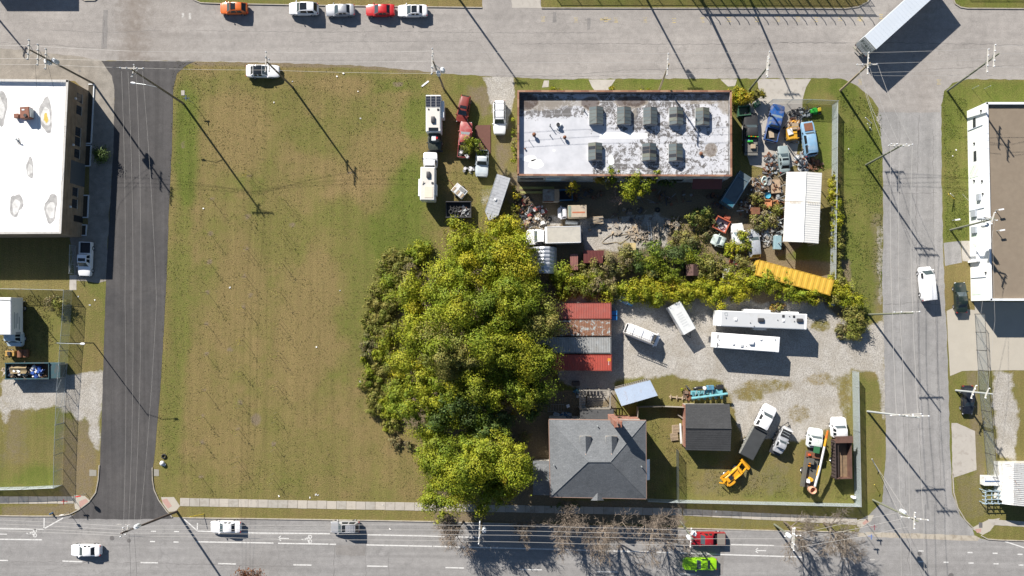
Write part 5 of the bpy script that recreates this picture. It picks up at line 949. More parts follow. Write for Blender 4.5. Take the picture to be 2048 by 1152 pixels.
# ---- dark shingled shed
t = bpy.data.objects.new('shed', None); C.objects.link(t); tag(t,'charcoal shingled shed with a red brick end wall','shed'); z0,z1 = 2.7,3.7
q = {k:P3(*v) for k,v in dict(a=(1371,808,z0),b=(1459,808,z0),c=(1371,856,z1),d=(1463,857,z1),e=(1371,900,z0),f=(1461,902,z0)).items()}; sc_c = (q['a']+q['f'])/2; sc_c.z = 0; t.location = sc_c; q = {k:v-sc_c for k,v in q.items()}
def courses(tl,tr,bl,br,n,mt,nm='shingle_course'):
    for i in range(n):
        u0,u1 = i/n,(i+1)/n; a_,b_ = tl.lerp(bl,u0),tr.lerp(br,u0); c2,d2 = tl.lerp(bl,u1),tr.lerp(br,u1); up = Vector((0,0,.03))
        face(nm,[a_,b_,d2+up,c2+up],mt,t,.05)
courses(q['c'],q['d'],q['a'],q['b'],10,SHD); courses(q['c'],q['d'],q['e'],q['f'],10,SHD); MB().tube([tuple(q['c']+Vector((0,0,.05))),tuple(q['d']+Vector((0,0,.05)))],.08,5).build('ridge_cap',SHD,t)
for x in ('a','e'): pass
MB().loft([[(q['a'].x+.15,q['a'].y-.25,0),(q['a'].x+.15,q['e'].y+.25,0)],[(q['a'].x+.15,q['a'].y-.25,2.6),(q['a'].x+.15,q['e'].y+.25,2.6)]],False).add([(q['a'].x+.15,q['a'].y-.25,2.6),(q['a'].x+.15,q['e'].y+.25,2.6),(q['a'].x+.15,0,3.5)],[(0,1,2)]).build('brick_wall',REDB,t)
MB().bx(q['a'].x+.2,q['b'].x-.2,q['e'].y+.25,q['a'].y-.25,0,2.55).build('wall',HW,t)
# ---- white ribbed carport
t = bpy.data.objects.new('carport', None); C.objects.link(t); tag(t,'white ribbed metal carport beside the junk yard','carport'); z0,z1 = 3.5,4.0
q = [P3(1573,344,z0),P3(1612,343.5,z1),P3(1644,346,z0),P3(1637,487,z0),P3(1606,484.5,z1),P3(1566,483,z0)]; c0 = sum(q,Vector())/6; c0.z = 0; t.location = c0; q = [v-c0 for v in q]
RIBW = M('white_ribbed_steel',(.70,.69,.66),.45,0,.05,.6,.2,(.66,.63,.57)); RIBS = M('rust_streaked_steel',(.62,.60,.55),.5,0,.1,2,.5,(.45,.33,.20))
def ribbed(a,b,c2,d,n,mt,par,h=.05,nm='roof_sheet'):
    """a-b top edge, d-c2 bottom edge; n ribs run from top edge to bottom edge"""
    mb = MB(); up = Vector((0,0,h)); r0 = []; r1 = []
    for i in range(n+1):
        for du,z in ((0,0),(.55,0),(.65,1),(.85,1),(.95,0)):
            u = (i+du)/n
            if u <= 1.0: r0.append(tuple(a.lerp(b,u)+up*z)); r1.append(tuple(d.lerp(c2,u)+up*z))
    o = mb.loft([r0,r1],False).build(nm,mt,par); m_ = o.modifiers.new('thick','SOLIDIFY'); m_.thickness = .03; return o
for u0,u1 in ((0,.425),(.43,1)):
    L0,R0 = q[0].lerp(q[5],u0),q[1].lerp(q[4],u0); L1,R1 = q[0].lerp(q[5],u1),q[1].lerp(q[4],u1); ribbed(L0,L1,R1,R0,13 if u0 == 0 else 18,RIBW,t,.018)
    L0,R0 = q[1].lerp(q[4],u0),q[2].lerp(q[3],u0); L1,R1 = q[1].lerp(q[4],u1),q[2].lerp(q[3],u1); ribbed(L0,L1,R1,R0,13 if u0 == 0 else 18,RIBW,t,.018)
for k in range(16):
    u = .41; a_ = q[0].lerp(q[5],u).lerp(q[1].lerp(q[4],u),(k+.5)/16) if k < 16 else 0; MB().box(tuple(a_+Vector((0,-.2,.06))),(.09,.5,.01)).build('rust_streak',RIBS,t) if 3 < k < 13 else None
for k in range(7):
    u = .42; a_ = q[1].lerp(q[4],u).lerp(q[2].lerp(q[3],u),(k+2.2)/9.5); MB().box(tuple(a_+Vector((0,-.2,.06))),(.09,.5,.01)).build('rust_streak',RIBS,t)
MB().tube([tuple(q[1]+Vector((0,0,.06))),tuple(q[4]+Vector((0,0,.06)))],.09,5).build('ridge_cap',RIBW,t)
for side in ((q[0],q[5],.12),(q[2],q[3],-.12)):
    for k in range(7):
        p = side[0].lerp(side[1],k/6); MB().bx(p.x+side[2]-.05,p.x+side[2]+.05,p.y-.05,p.y+.05,0,p.z).build('post',GALV,t)
e0 = q[2].lerp(q[3],.5); e1 = q[3]; MB().bx(e0.x-.5,e0.x-.42,e1.y+.3,e0.y,0,3.4).build('side_wall',RIBW,t); MB().bx(q[5].x+2.2,q[3].x-.5,q[5].y+.2,q[5].y+.28,0,3.4).build('end_wall',M('carport_dark',(.05,.05,.055),.7),t)
for k in range(5): p = q[2].lerp(q[3],.55+.1*k); MB().tube([(p.x,p.y,3.5),(p.x+.35,p.y,3.2)],.03,5).build('bracket',GALV,t)
# ---- corrugated shed at the lower right corner
t = bpy.data.objects.new('shed', None); C.objects.link(t); tag(t,'rust streaked corrugated metal shed at the right edge','shed'); z0,z1 = 2.6,3.1
q = [P3(2007,925,z0),P3(2027,926,z1),P3(2110,928,z0),P3(2110,1018,z0),P3(2027,1011,z1),P3(2004,1008,z0)]; c0 = q[1]*1.0; c0.z = 0; t.location = c0; q = [v-c0 for v in q]
CRG = M('corrugated_zinc',(.55,.55,.54),.5,.1,.15,1.2,.3,(.35,.33,.3),0,0,.22)
ribbed(q[0],q[5],q[4],q[1],22,WDIRT,t); ribbed(q[1],q[4],q[3],q[2],22,CRG,t); MB().bx(q[0].x+.3,q[2].x,q[5].y+.3,q[0].y-.3,0,2.5).build('wall',WDIRT,t)
# ---- blue metal roofed shed near the house
t = bpy.data.objects.new('shed', None); C.objects.link(t); tag(t,'small shed with a pale blue ribbed metal roof','shed'); zz_ = 2.5
q = [P3(1229,779,zz_),P3(1300,760,zz_+.15),P3(1315.5,791,zz_+.15),P3(1243,812,zz_)]; c0 = sum(q,Vector())/4; c0.z = 0; t.location = c0; q = [v-c0 for v in q]
ribbed(q[0],q[1],q[2],q[3],26,M('blue_ribbed_steel',(.44,.52,.64),.45,.1,.08,1,.12,(.35,.18,.1)),t,.04)
MB().prism([(v.x*.92,v.y*.90) for v in (q[3],q[2],q[1],q[0])],0,2.4).build('wall',M('shed_wall_grey',(.18,.18,.18),.8,0,.2),t)
r_ = q[0].lerp(q[1],.02)+Vector((-.05,.35,0)); r2 = q[0].lerp(q[1],1.0)+Vector((-.05,.35,.1)); MB().tube([tuple(r_),tuple(r2)],.05,5).build('eave_pole',WOODGREY,t); MB().tube([tuple(r_+Vector((0,-.2,0))),tuple(r2+Vector((0,-.2,0)))],.05,5).build('eave_pole',WOODGREY,t)
for k in range(12): a_ = r_.lerp(r2,.25+k*.06); MB().box(tuple(a_+Vector((0,-.1,.02))),(.1,.3,.05),.26).build('rung',BLACK,t)
# ---------------------------------------------------------------- containers, bins and yard objects
def corr(mb, x0, x1, n, f):
    pass
def container(name, label, px, py, deg, mat, L_=12.19, W_=2.44, H_=2.59, pz=2.59, endm=None, rust=None, pitch=.27):
    t = thing(name, label, 'shipping container', px, py, deg, None, 0, pz); h = L_/2; w2 = W_/2; n = int(L_/pitch)
    pr = []                                                   # corrugation profile along x
    for i in range(n):
        x = -h+.12+i*(L_-.24)/n; d = (L_-.24)/n
        pr += [(x,0),(x+d*.30,0),(x+d*.42,1),(x+d*.78,1),(x+d*.9,0)]
    pr.append((h-.12,0))
    MB().loft([[(x,-w2+.05,H_-.06+.035*k) for x,k in pr],[(x,w2-.05,H_-.06+.035*k) for x,k in pr]],False).build('roof', mat, t)
    for s in (1,-1):
        r = [[(x,s*(w2-.045+.035*k),.15) for x,k in pr],[(x,s*(w2-.045+.035*k),H_-.1) for x,k in pr]]
        MB().loft(r if s < 0 else r[::-1],False).build('side_wall', mat, t)
        MB().bx(-h,h,s*w2-.06,s*w2+.0,H_-.14,H_-.01).build('top_rail', mat, t); MB().bx(-h,h,s*w2-.06,s*w2,0.02,.18).build('bottom_rail', mat, t)
        for e in (1,-1):
            MB().bx(e*h-(.15 if e > 0 else 0),e*h+(0 if e > 0 else .15),s*w2-.08,s*w2+.004,.0,H_+.004).build('corner_post', mat, t)
        d_ = MB().bx(h-.06,h-.01,min(s*.01,s*(w2-.1)),max(s*.01,s*(w2-.1)),.15,H_-.1).build('door', endm or mat, t)
        for y in (.35,.8): MB().tube([(h+.01,s*y,.2),(h+.01,s*y,H_-.15)],.022,5).build('lock_rod', GALV, d_)
    MB().bx(-h+.02,-h+.06,-w2+.05,w2-.05,.1,H_-.1).build('end_wall', mat, t)
    return t
CR1 = M('container_red',(.34,.085,.065),.6,.05,.18,1.0,.35,(.30,.12,.10)); CR2 = M('container_bright_red',(.38,.065,.045),.6,.05,.18,1.0,.3,(.26,.08,.06)); CRU = M('container_rust',(.40,.46,.46),.7,.05,.25,1.6,.3,(.30,.13,.05),0,0,.72,.9); CGR = M('container_grey',(.33,.34,.34),.6,.1,.2,1.0,.5,(.24,.235,.22)); CYE = M('container_yellow',(.60,.37,.045),.55,0,.12,1.0,.3,(.45,.22,.04))
container('shipping_container','faded red container, topmost of four by the big tree',1145,622,0.6,CR1); container('shipping_container','heavily rusted pale container, second of four by the tree',1144.5,655.5,0.2,CRU); container('shipping_container','grey container with patched roof, third of four by the tree',1144.5,690,0,CGR); t = container('shipping_container','bright red container, lowest of four by the tree',1146,725,-0.3,CR2)
for py,sz in ((622,1),(725,1)):
    pass
for o_,(tx) in ((t,0),):
    for k in range(3): MB().bx(5.55,5.62,-.35+k*.22,-.2+k*.22,2.575,2.59).build('lettering',WHITE,o_)
    MB().bx(5.4,5.9,.2,.7,2.57,2.588).build('lettering',M('container_mark',(.6,.25,.03)),o_)
container('shipping_container','yellow container half covered by vines next to the carport',1590,555,-15.2,CYE,12.19,2.44,pitch=.9)
pb = thing('blue_box','blue box leaning on the end of the red container','box',1229,631,0,None,0,1.5); MB().cbox(-.45,.45,-.75,.75,0,1.5,.04).build('case',M('box_blue',(.04,.20,.48),.5),pb); MB().bx(-.46,.46,-.05,.05,1.5,1.53).build('lid_seam',BLACK,pb)
def open_bin(name,label,cat,px,py,deg,L_,W_,H_,mat,inner,pz=1.0,z0=0.15,th=.08,wheels_=()):
    t = thing(name,label,cat,px,py,deg,None,0,pz); h,w2 = L_/2,W_/2
    MB().bx(-h,h,-w2,w2,z0,z0+.1).build('floor',inner,t)
    for nm,a in (('side',(-h,h,-w2,-w2+th)),('side',(-h,h,w2-th,w2)),('end',(-h,-h+th,-w2+th,w2-th)),('end',(h-th,h,-w2+th,w2-th))): MB().bx(*a,z0+.1,H_).build(nm,mat,t)
    for nm,a in (('rim',(-h-.03,h+.03,-w2-.04,-w2+th+.02)),('rim',(-h-.03,h+.03,w2-th-.02,w2+.04))): MB().bx(*a,H_,H_+.08).build(nm,mat,t)
    for x in wheels_:
        for s in (1,-1): wheel(t,x,s*(w2+.05),.33)
    return t
def tyre_obj(label,px,py,z=0,r=.36,tilt=0,group=None):
    o = MB().loft([[( (r-.11+rr*math.cos(a))*math.cos(b), (r-.11+rr*math.cos(a))*math.sin(b), .11+rr*math.sin(a)) for b in (2*math.pi*i/16 for i in range(16))] for a,rr in ((2*math.pi*k/8,.11) for k in range(9))],True).build('tyre',TYRE,None,60)
    x,y = G(px,py,z); o.location = (x,y,z); o.rotation_euler = (tilt,0,0); return tag(o,label,'tyre',group)
def heap(name,label,px,py,rx,ry,n,seed,palette,hmax=.6,lmax=1.6,cat='scrap heap'):
    """tangle of uncountable small scrap: bars, sheets, pipes, tubs joined as one heap"""
    r = random.Random(seed); x0,y0 = G(px,py); root = bpy.data.objects.new(name,None); C.objects.link(root); root.location = (x0,y0,0); tag(root,label,cat); parts = [MB() for _ in palette]
    for i in range(n):
        a = r.uniform(0,6.28); q = math.sqrt(r.random()); x = q*math.cos(a)*rx/S; y = q*math.sin(a)*ry/S; z = (1-q*q)*hmax*r.uniform(.2,1)+.05; mb = parts[r.randrange(len(palette))]; k = r.random()
        if k < .40: mb.box((x,y,z),(r.uniform(.3,lmax),r.uniform(.04,.14),r.uniform(.03,.1)),r.uniform(0,3.14),r.uniform(-.2,.2),r.uniform(-.25,.25))
        elif k < .62: mb.box((x,y,z),(r.uniform(.2,.8),r.uniform(.2,.6),r.uniform(.03,.35)),r.uniform(0,3.14),r.uniform(-.3,.3),r.uniform(-.3,.3))
        elif k < .84:
            l = r.uniform(.3,lmax); b = r.uniform(0,6.28); mb.tube([(x,y,z),(x+math.cos(b)*l*.5,y+math.sin(b)*l*.5,z+r.uniform(-.05,.2)),(x+math.cos(b+.5)*l,y+math.sin(b+.5)*l,max(.04,z-r.uniform(0,.2)))],r.uniform(.02,.06),5)
        else: mb.lathe([(.02,0),(r.uniform(.12,.26),0.01),(r.uniform(.12,.28),r.uniform(.1,.4))],9,(x,y,max(0,z-.1)))
    for mb,mt in zip(parts,palette):
        if mb.v: mb.build('scrap',mt,root)['kind'] = 'stuff'
    return root
PRU = [RUST,M('scrap_brown',(.14,.095,.065),.85,0,.4,3),DSTEEL,GALV,M('scrap_tan',(.36,.27,.18),.85,0,.3,3)]; PGR = [GALV,DSTEEL,WDIRT,M('scrap_grey',(.24,.24,.24),.7,0,.3),RUST]; PMX = [RUST,DSTEEL,WDIRT,M('scrap_tan'),M('scrap_red',(.32,.06,.05),.7,0,.3),M('scrap_blue',(.06,.16,.28),.6,0,.3),M('scrap_brown')]; PWD = [WOODGREY,WOOD,M('scrap_brown'),M('branch_grey',(.22,.19,.16),.9,0,.3)]
# lawn edge
t = open_bin('open_trailer','black open trailer loaded with tyres near the campers','trailer',917,419,0,4.0,2.5,1.15,DSTEEL,M('bin_floor_dark',(.05,.05,.05),.8),1.1,.45,.07,(-.5,.5))
for i,(x,y,z) in enumerate(((905,413,.6),(917,412,.6),(911,421,.85),(922,419,.62),(902,424,.6))): tyre_obj(('tyre at the back left of the black open trailer','tyre at the back middle of the black open trailer','topmost tyre in the black open trailer','tyre at the right of the trailer tyre pile','tyre at the front left of the open trailer')[i],x,y,z,.42,.0)
heap('scrap_heap','loose scrap in the right end of the black open trailer',930,424,8,8,16,61,PGR).location.z = .55
t = thing('small_trailer','little white trailer with slatted load beside the open trailer','trailer',919,382,-40,None,0,.8); MB().cbox(-1.1,1.1,-.8,.8,.4,.95,.05).build('body',WDIRT,t)
for k in range(5): MB().bx(-1.0+k*.42,-.68+k*.42,-.7,.05,.95,1.0).build('slat',WDIRT if k%2 else M('scrap_tan'),t)
MB().bx(-.3,.8,.15,.7,.95,1.05).build('panel',M('scrap_grey'),t); MB().tube([(-1.0,0,.5),(-2.6,.3,.45)],.05).build('tongue',RUST,t)
for s in (1,-1): wheel(t,0,s*.92,.3)
o = MB().prism([G(951,251),G(981,250),G(981,308),G(952,300)],.05,.12).build('steel_plate',M('plate_rust',(.13,.055,.04),.8,.1,.15)); tag(o,'flat rust red steel plate on the lawn edge','steel plate')
heap('scrap_heap','white bags and rags beside the red pickup tail',936,340,12,6,14,62,[WDIRT,M('bag_white'),M('scrap_grey')],.3,.6)
t = thing('white_board','white board lying on the lawn near the transformer pole','board',850,168,38,None,0,0); MB().bx(-.75,.75,-.12,.12,.02,.07).build('board',WHITE,t); MB().bx(-.75,-.6,-.1,.1,.07,.1).build('batten',WOODGREY,t)
# left yard
t = open_bin('roll_off_dumpster','dark teal roll off dumpster full of debris at left','dumpster',54,742,0.4,6.9,2.55,1.7,M('dumpster_teal',(.035,.085,.10),.5,0,.2,1,.3,(.12,.07,.05)),M('dumpster_inside',(.12,.07,.045),.8,0,.3),1.7,.2,.1)
MB().cbox(3.45,5.1,-1.25,1.25,.2,1.5,.05).build('winch_box',M('dumpster_teal'),t)
for k in range(12): MB().bx(-3.3+k*.58,-3.2+k*.58,-1.34,-1.275,.2,1.7).build('side_rib',M('dumpster_teal'),t)
h_ = heap('debris_load','brown and white rubbish filling the teal dumpster',40,742,30,13,90,63,[WOODGREY,M('scrap_tan'),M('scrap_brown'),WDIRT,WOOD],.5,1.4,'rubbish'); h_.location.z = .9
h_ = heap('debris_load','blue plastic sheeting crumpled in the teal dumpster',82,742,12,11,40,64,[M('scrap_blue2',(.03,.09,.35),.5,0,.3),M('scrap_blue2'),WDIRT],.4,.8,'tarpaulin'); h_.location.z = 1.0
o = MB().loft([[( -1.4+i*.35, j*.28-.7, 1.35+.28*math.sin(i*1.3+j)*.5+.2*math.cos(j*2.1)-.1*abs(j-2)) for j in range(6)] for i in range(8)],False).build('brown_rug',M('rug_brown',(.26,.20,.11),.95,0,.3,4),None,60); x,y = G(39,738,1.5); o.location = (x,y,.25); tag(o,'crumpled brown carpet on the dumpster rubbish','carpet')
t = thing('road_roller','small yellow and brown road roller near the dumpster','roller',31,707,0,None,0,.8); MB().cbox(-1.4,.1,-.45,.45,.5,1.2,.06).build('engine',M('roller_yellow',(.52,.30,.06),.6,0,.2,2,.4),t); MB().tube([(.7,-.6,.55),(.7,.6,.55)],.52,16).build('drum',RUST,t,40); MB().tube([(1.5,-.6,.5),(1.5,.6,.5)],.4,12).build('drum',RUST,t,40); MB().bx(-.9,-.4,-.3,.3,1.2,1.4).build('seat',BLACK,t)
for s in (1,-1): wheel(t,-1.0,s*.5,.4)
t = thing('rubbish_bag','white and blue lumpy bag beside a tyre on the kerb','rubbish bag',326,926,0); MB().lathe([(.05,0),(.33,.05),(.42,.25),(.3,.5),(.05,.58)],10).build('bag',M('bag_pale',(.62,.62,.66),.6,0,.2,3),t,60); MB().lathe([(.05,0),(.2,.05),(.26,.2),(.05,.4)],9,(.3,-.25,0)).build('bag',M('bag_pale'),t,60); tyre_obj('black tyre lying on the kerb lawn beside a rubbish bag',328.5,912.5,0,.42)
# gravel yard front
t = thing('drill_rig','turquoise auger drilling machine behind the charcoal shed','drill rig',1412,786,3,None,0,.8); TQ = M('turquoise',(.16,.42,.47),.5,0,.2,2,.35,(.10,.14,.14))
MB().tube([(-2.4,-.7,1.0),(3.2,-.2,1.5)],.20,6).build('mast',TQ,t); MB().bx(-2.4,2.6,-.15,.45,.5,.85).build('chassis',TQ,t)
for k in range(6): MB().bx(-2.2+k*.9,-1.9+k*.9,-1.05,.3,.6,.95).build('outrigger',TQ if k%2 else M('turquoise_dark',(.06,.18,.22),.5),t)
MB().cbox(.1,1.2,.5,1.2,.6,1.35,.05).build('engine_box',M('engine_blue',(.07,.26,.40),.5,0,.2,2,.3),t); MB().cbox(-1.6,-.4,.65,1.1,.5,1.1,.1).build('tank',BLACK,t); MB().lathe([(.02,0),(.28,.02),(.28,.3),(.02,.32)],12,(-.3,.85,1.0)).build('filter_drum',WHITE,t); MB().cbox(1.7,2.8,.5,1.2,.4,1.1,.06).build('rear_box',BLACK,t)
for k in range(5): MB().tube([(-1.8+k*.7,-.5,.9),(-1.5+k*.6,.6,1.25)],.05,5).build('hose',DSTEEL if k%2 else GALV,t)
MB().tube([(-3.0,1.3,.3),(-2.5,.6,.7)],.12,7).build('arm',BLACK,t)
for x in (-1.6,1.8):
    for s in (1,-1): wheel(t,x,s*.75,.36)
heap('scrap_heap','rusty auger parts at the nose of the turquoise rig',1376,788,9,12,34,65,[RUST,M('scrap_brown')],.5,.9)
t = thing('timber_beam','bare timber beam with cross cleats left of the drill rig','timber',1355,795,-6,None,0,.3); MB().bx(-1.3,1.2,-.1,.1,.1,.25).build('beam',WOOD,t)
for x in (-1.1,-.1,.8): MB().bx(x-.09,x+.09,-.32,.32,.25,.35).build('cleat',WOOD,t)
def pallet(label,px,py,deg,z=0):
    t = thing('pallet',label,'pallet',px,py,deg,'pallets beside the charcoal shed',z,z)
    for k in range(7): MB().bx(-.6,.6,-.5+k*.155,-.41+k*.155,.12,.145).build('slat',WOOD,t)
    for y in (-.55,0,.55): MB().bx(y-.04,y+.04,-.5,.52,.02,.12).build('runner',WOOD,t)
    return t
pallet('upper timber pallet left of the charcoal shed',1350,858,92,.0); pallet('lower timber pallet left of the charcoal shed',1347,874,100,.0); pallet('top timber pallet stacked left of the charcoal shed',1349,873,97,.16); pallet('timber pallet on the upper pallet left of the shed',1351,857,95,.16)
for k,(x0,y0,x1,y1,w_,mt,lb) in enumerate(((1359,846,1361,886,.28,WDIRT,'long white plank leaning beside the pallets'),(1354,828,1370,840,.2,WOODGREY,'grey post lying behind the charcoal shed'),(1366,850,1364,888,.2,M('scrap_tan'),'tan plank beside the shed brick wall'))):
    a_,b_ = Vector((*G(x0,y0),.5)),Vector((*G(x1,y1),.35)); m_ = (a_+b_)/2; o = MB().box((0,0,0),((b_-a_).length,w_,.1)).build('plank',mt); o.location = m_; o.rotation_euler = (0,0,math.atan2((b_-a_).y,(b_-a_).x)); tag(o,lb,'plank')
# yellow backhoe
t = thing('tractor','orange yellow tractor with a front loader in the grass yard','tractor',1467,949,38,None,0,1.0); YT = M('tractor_yellow',(.66,.31,.015),.45,0,.12,2,.2,(.25,.13,.03))
MB().cbox(-1.5,1.4,-.55,.55,.6,1.35,.1).build('engine_hood',YT,t); MB().bx(-1.9,-.2,-.95,.95,.9,1.0).build('footplate',YT,t); MB().cbox(.2,1.2,-.7,.7,.75,1.1,.06).build('side_panel',YT,t); MB().bx(-1.0,-.3,-.35,.35,1.25,1.4).build('seat',BLACK,t)
for s in (1,-1):
    MB().tube([(-.4,s*.55,1.5),(.9,s*.58,1.35),(2.2,s*.6,.6)],.15,6).build('loader_arm',YT,t); wheel(t,-1.0,s*.72,.62,.4); wheel(t,1.0,s*.62,.42,.28); MB().loft([[(-1.7+.25*k,s*.9-.2,1.05+.28*math.sin(k*.55)) for k in range(6)],[(-1.7+.25*k,s*.9+.2,1.05+.28*math.sin(k*.55)) for k in range(6)]],False).build('fender',YT,t)
MB().loft([[(2.2,y,.15),(2.75,y,.1),(2.95,y,.3),(2.6,y,.85),(2.25,y,.8)] for y in (-.95,.95)],True,True).build('bucket',YT,t); MB().tube([(-1.5,0,1.0),(-2.2,.1,1.6),(-2.5,.2,.7)],.13,6).build('backhoe_arm',YT,t); MB().cbox(-2.0,-1.5,-.75,.75,.5,.9,.05).build('stabiliser',YT,t); MB().tube([(.9,.2,1.25),(.9,.2,1.9)],.05,6).build('exhaust',BLACK,t); MB().tube([(-.1,0,1.3),(-.3,0,1.55)],.03,5).build('steering_column',BLACK,t)
o = MB().cbox(-.25,.25,-.18,.18,0,.9,.05).build('meter_box',WHITE); x,y = G(1704,993); o.location = (x,y,0); tag(o,'small white box in the fence corner','box')
# junk yard south of the shop
o = MB().bx(0,6,0,.35,.4,.5).build('beam',M('beam_olive',(.28,.27,.09),.7,0,.2)); x,y = G(1037,388); o.location = (x,y,0); tag(o,'long olive yellow beam in the shade, lower of two','beam'); o = MB().bx(0,5.5,0,.35,.5,.6).build('beam',M('beam_olive')); x,y = G(1039,379); o.location = (x,y,0); tag(o,'long olive yellow beam in the shade, upper of two','beam')
t = thing('truck_box','old truck box with a faded painted lid in the shade','truck body',1102,391,0,None,0,1.4); MB().cbox(-1.3,1.3,-1.0,1.0,.4,1.5,.05).build('box',M('lid_grey',(.26,.27,.25),.7,0,.3,2,.5,(.14,.08,.06)),t); MB().bx(.55,1.3,-.95,.95,1.5,1.6).build('lid_panel',M('scrap_tan'),t); MB().bx(-1.2,.4,-1.05,-.9,1.5,1.56).build('rusty_edge',RUST,t)
open_bin('blue_bin','open blue steel bin beside the old truck box','bin',1131,390,2,2.2,1.7,1.1,M('bin_blue',(.025,.12,.26),.55,0,.2,2,.3),M('bin_dark',(.03,.03,.035),.8),1.0)
t = thing('steel_tank','dented silver tank lying by the beige truck','tank',1144,445,-4,None,0,.5); MB().tube([(-1.1,0,.38),(-1.0,0,.38),(.9,0,.36),(1.05,0,.36)],[.12,.38,.38,.12],12).build('shell',GALV,t,40); MB().bx(-.6,-.5,-.35,.35,.0,.15).bx(.5,.6,-.35,.35,0,.15).build('cradle',DSTEEL,t)
for k,(x,y,lb) in enumerate(((1063,412,'pale tyre among the red scrap by the hedge'),(1099,439,'whitish tyre ring beside the tan crates'),(1040,437,'tyre against the yellow hedge'),(1315,420,'tyre in the dark shade of the yard centre'),(1424,392,'bluish wheel lying in the shade behind the shop'))): tyre_obj(lb,x,y,.0,.42)
heap('scrap_heap','red and grey machine scrap along the yellow hedge',1050,425,20,36,110,71,[RUST,DSTEEL,M('scrap_tan'),M('scrap_red',(.32,.06,.05),.7,0,.3),M('scrap_brown'),BLACK,GALV],.7,1.3); heap('scrap_heap','tan crates and boards behind the white box truck',1078,440,20,10,50,72,PWD+[WDIRT],.5,1.3); heap('scrap_heap','red bundles among the scrap near the beige truck',1080,420,14,8,24,73,[M('scrap_red2',(.42,.14,.13),.7,0,.3),WDIRT,M('scrap_red')],.5,.8)
t = thing('work_table','rough timber table with stacked boards in the yard','table',1194,441,3,None,0,.8); MB().bx(-1.0,1.0,-.55,.55,.75,.82).build('table_top',WOODGREY,t)
for x in (-.9,.9):
    for y in (-.5,.5): MB().bx(x-.05,x+.05,y-.05,y+.05,0,.75).build('leg',WOODGREY,t)
for k in range(7): MB().box((random.uniform(-.5,.5),-.4+k*.16,.88+.03*k),(random.uniform(1.2,2.2),.12,.05),random.uniform(-.15,.15)).build('board',WOODGREY if k%2 else WOOD,t)
o = MB().tube([(2.9*math.cos(a)*(.6+.3*math.sin(2*a)),.8*math.sin(a)+.25*math.sin(3*a),.06+.04*math.sin(5*a)) for a in (2*math.pi*i/40 for i in range(41))],.05,5).build('hose',M('hose_tan',(.24,.19,.12),.7)); x,y = G(1232,478); o.location = (x,y,0); tag(o,'tan hose lying in loops on the pale dirt','hose')
o = MB().box((0,0,0),(2.0,1.15,.06),0,.05,-.04).build('board',M('plywood_yellow',(.52,.41,.20),.8,0,.1)); x,y = G(1259,493,.6); o.location = (x,y,.55); tag(o,'yellow plywood sheet lying at the vine edge','board')
heap('timber_heap','long heap of grey branches and lumber in the yard',1290,468,34,18,110,74,[WOODGREY,WOOD,M('branch_pale',(.36,.31,.25),.9,0,.3)],.35,2.2,'timber'); heap('timber_heap','brown poles and brushwood around the dark ladder',1345,447,18,12,50,75,PWD,.5,1.6,'timber'); heap('scrap_heap','scattered offcuts in the shade of the round shrub',1265,430,44,16,50,76,PWD+[DSTEEL],.2,1.0); heap('scrap_heap','dim scrap lying in deep shade behind the shop',1320,395,70,16,50,77,[DSTEEL,RUST,M('scrap_brown'),M('scrap_grey')],.4,1.4); heap('scrap_heap','dark engines and crates behind the brick shop west end',1170,390,40,14,60,78,[DSTEEL,RUST,M('scrap_brown')],.5,1.2)
t = thing('ladder_ramp','two dark ramp rails with a pale ladder in the yard','ramp',1311,462,95,None,0,.5)
for y in (-.45,.35): MB().bx(-1.7,1.7,y-.12,y+.12,.3,.4).build('rail',WOODGREY,t)
for k in range(10): MB().bx(-1.2+k*.26,-1.15+k*.26,.7,1.1,.5,.55).build('rung',WDIRT,t)
for y in (.68,1.12): MB().bx(-1.4,1.5,y-.03,y+.03,.47,.55).build('ladder_rail',WDIRT,t)
t = open_bin('red_cart','red open cart bed holding a coiled white hose','cart',1443,449,-26,2.3,2.0,.95,M('cart_red',(.42,.10,.05),.6,0,.2,2,.3),M('cart_floor',(.55,.52,.55),.7,0,.2),.9,.3,.12,(0,)); MB().tube([(.35*math.cos(a)*(1+.02*a),.4*math.sin(a),.5+.02*a) for a in (i*.35 for i in range(46))],.06,5).build('hose_coil',BLACK,t)
o = MB().cbox(-.5,.5,-.3,.3,0,.8,.06).build('fuel_tank',M('cart_red')); x,y = G(1452,436); o.location = (x,y,0); o.rotation_euler = (0,0,-.4); tag(o,'bright red tank behind the red cart','tank')
# junk yard east part
heap('scrap_heap','rusty car parts heap between the trucks',1588,262,14,26,110,81,[M('scrap_orange',(.52,.26,.03),.6,0,.3),RUST,M('scrap_tan'),DSTEEL,WDIRT],.9,1.2); heap('scrap_heap','dark engine parts heap in front of the blue wagon',1600,228,26,10,70,82,[DSTEEL,BLACK,GALV],.5,1.0); heap('scrap_heap','silver engine parts left of the carport top',1604,326,14,20,110,83,PGR,.5,.9); heap('scrap_heap','rusty chains and hubs beside the grey green car',1540,330,14,24,120,84,[RUST,DSTEEL,M('scrap_brown'),GALV],.5,1.0); heap('scrap_heap','white and brown appliances heap left of the carport',1520,372,26,18,110,85,[WDIRT,RUST,DSTEEL,M('scrap_tan'),M('scrap_brown'),GALV],.7,1.2); heap('scrap_heap','brown leaf strewn scrap behind the blue wagon',1628,330,16,12,60,86,[RUST,M('scrap_brown')],.25,.7)
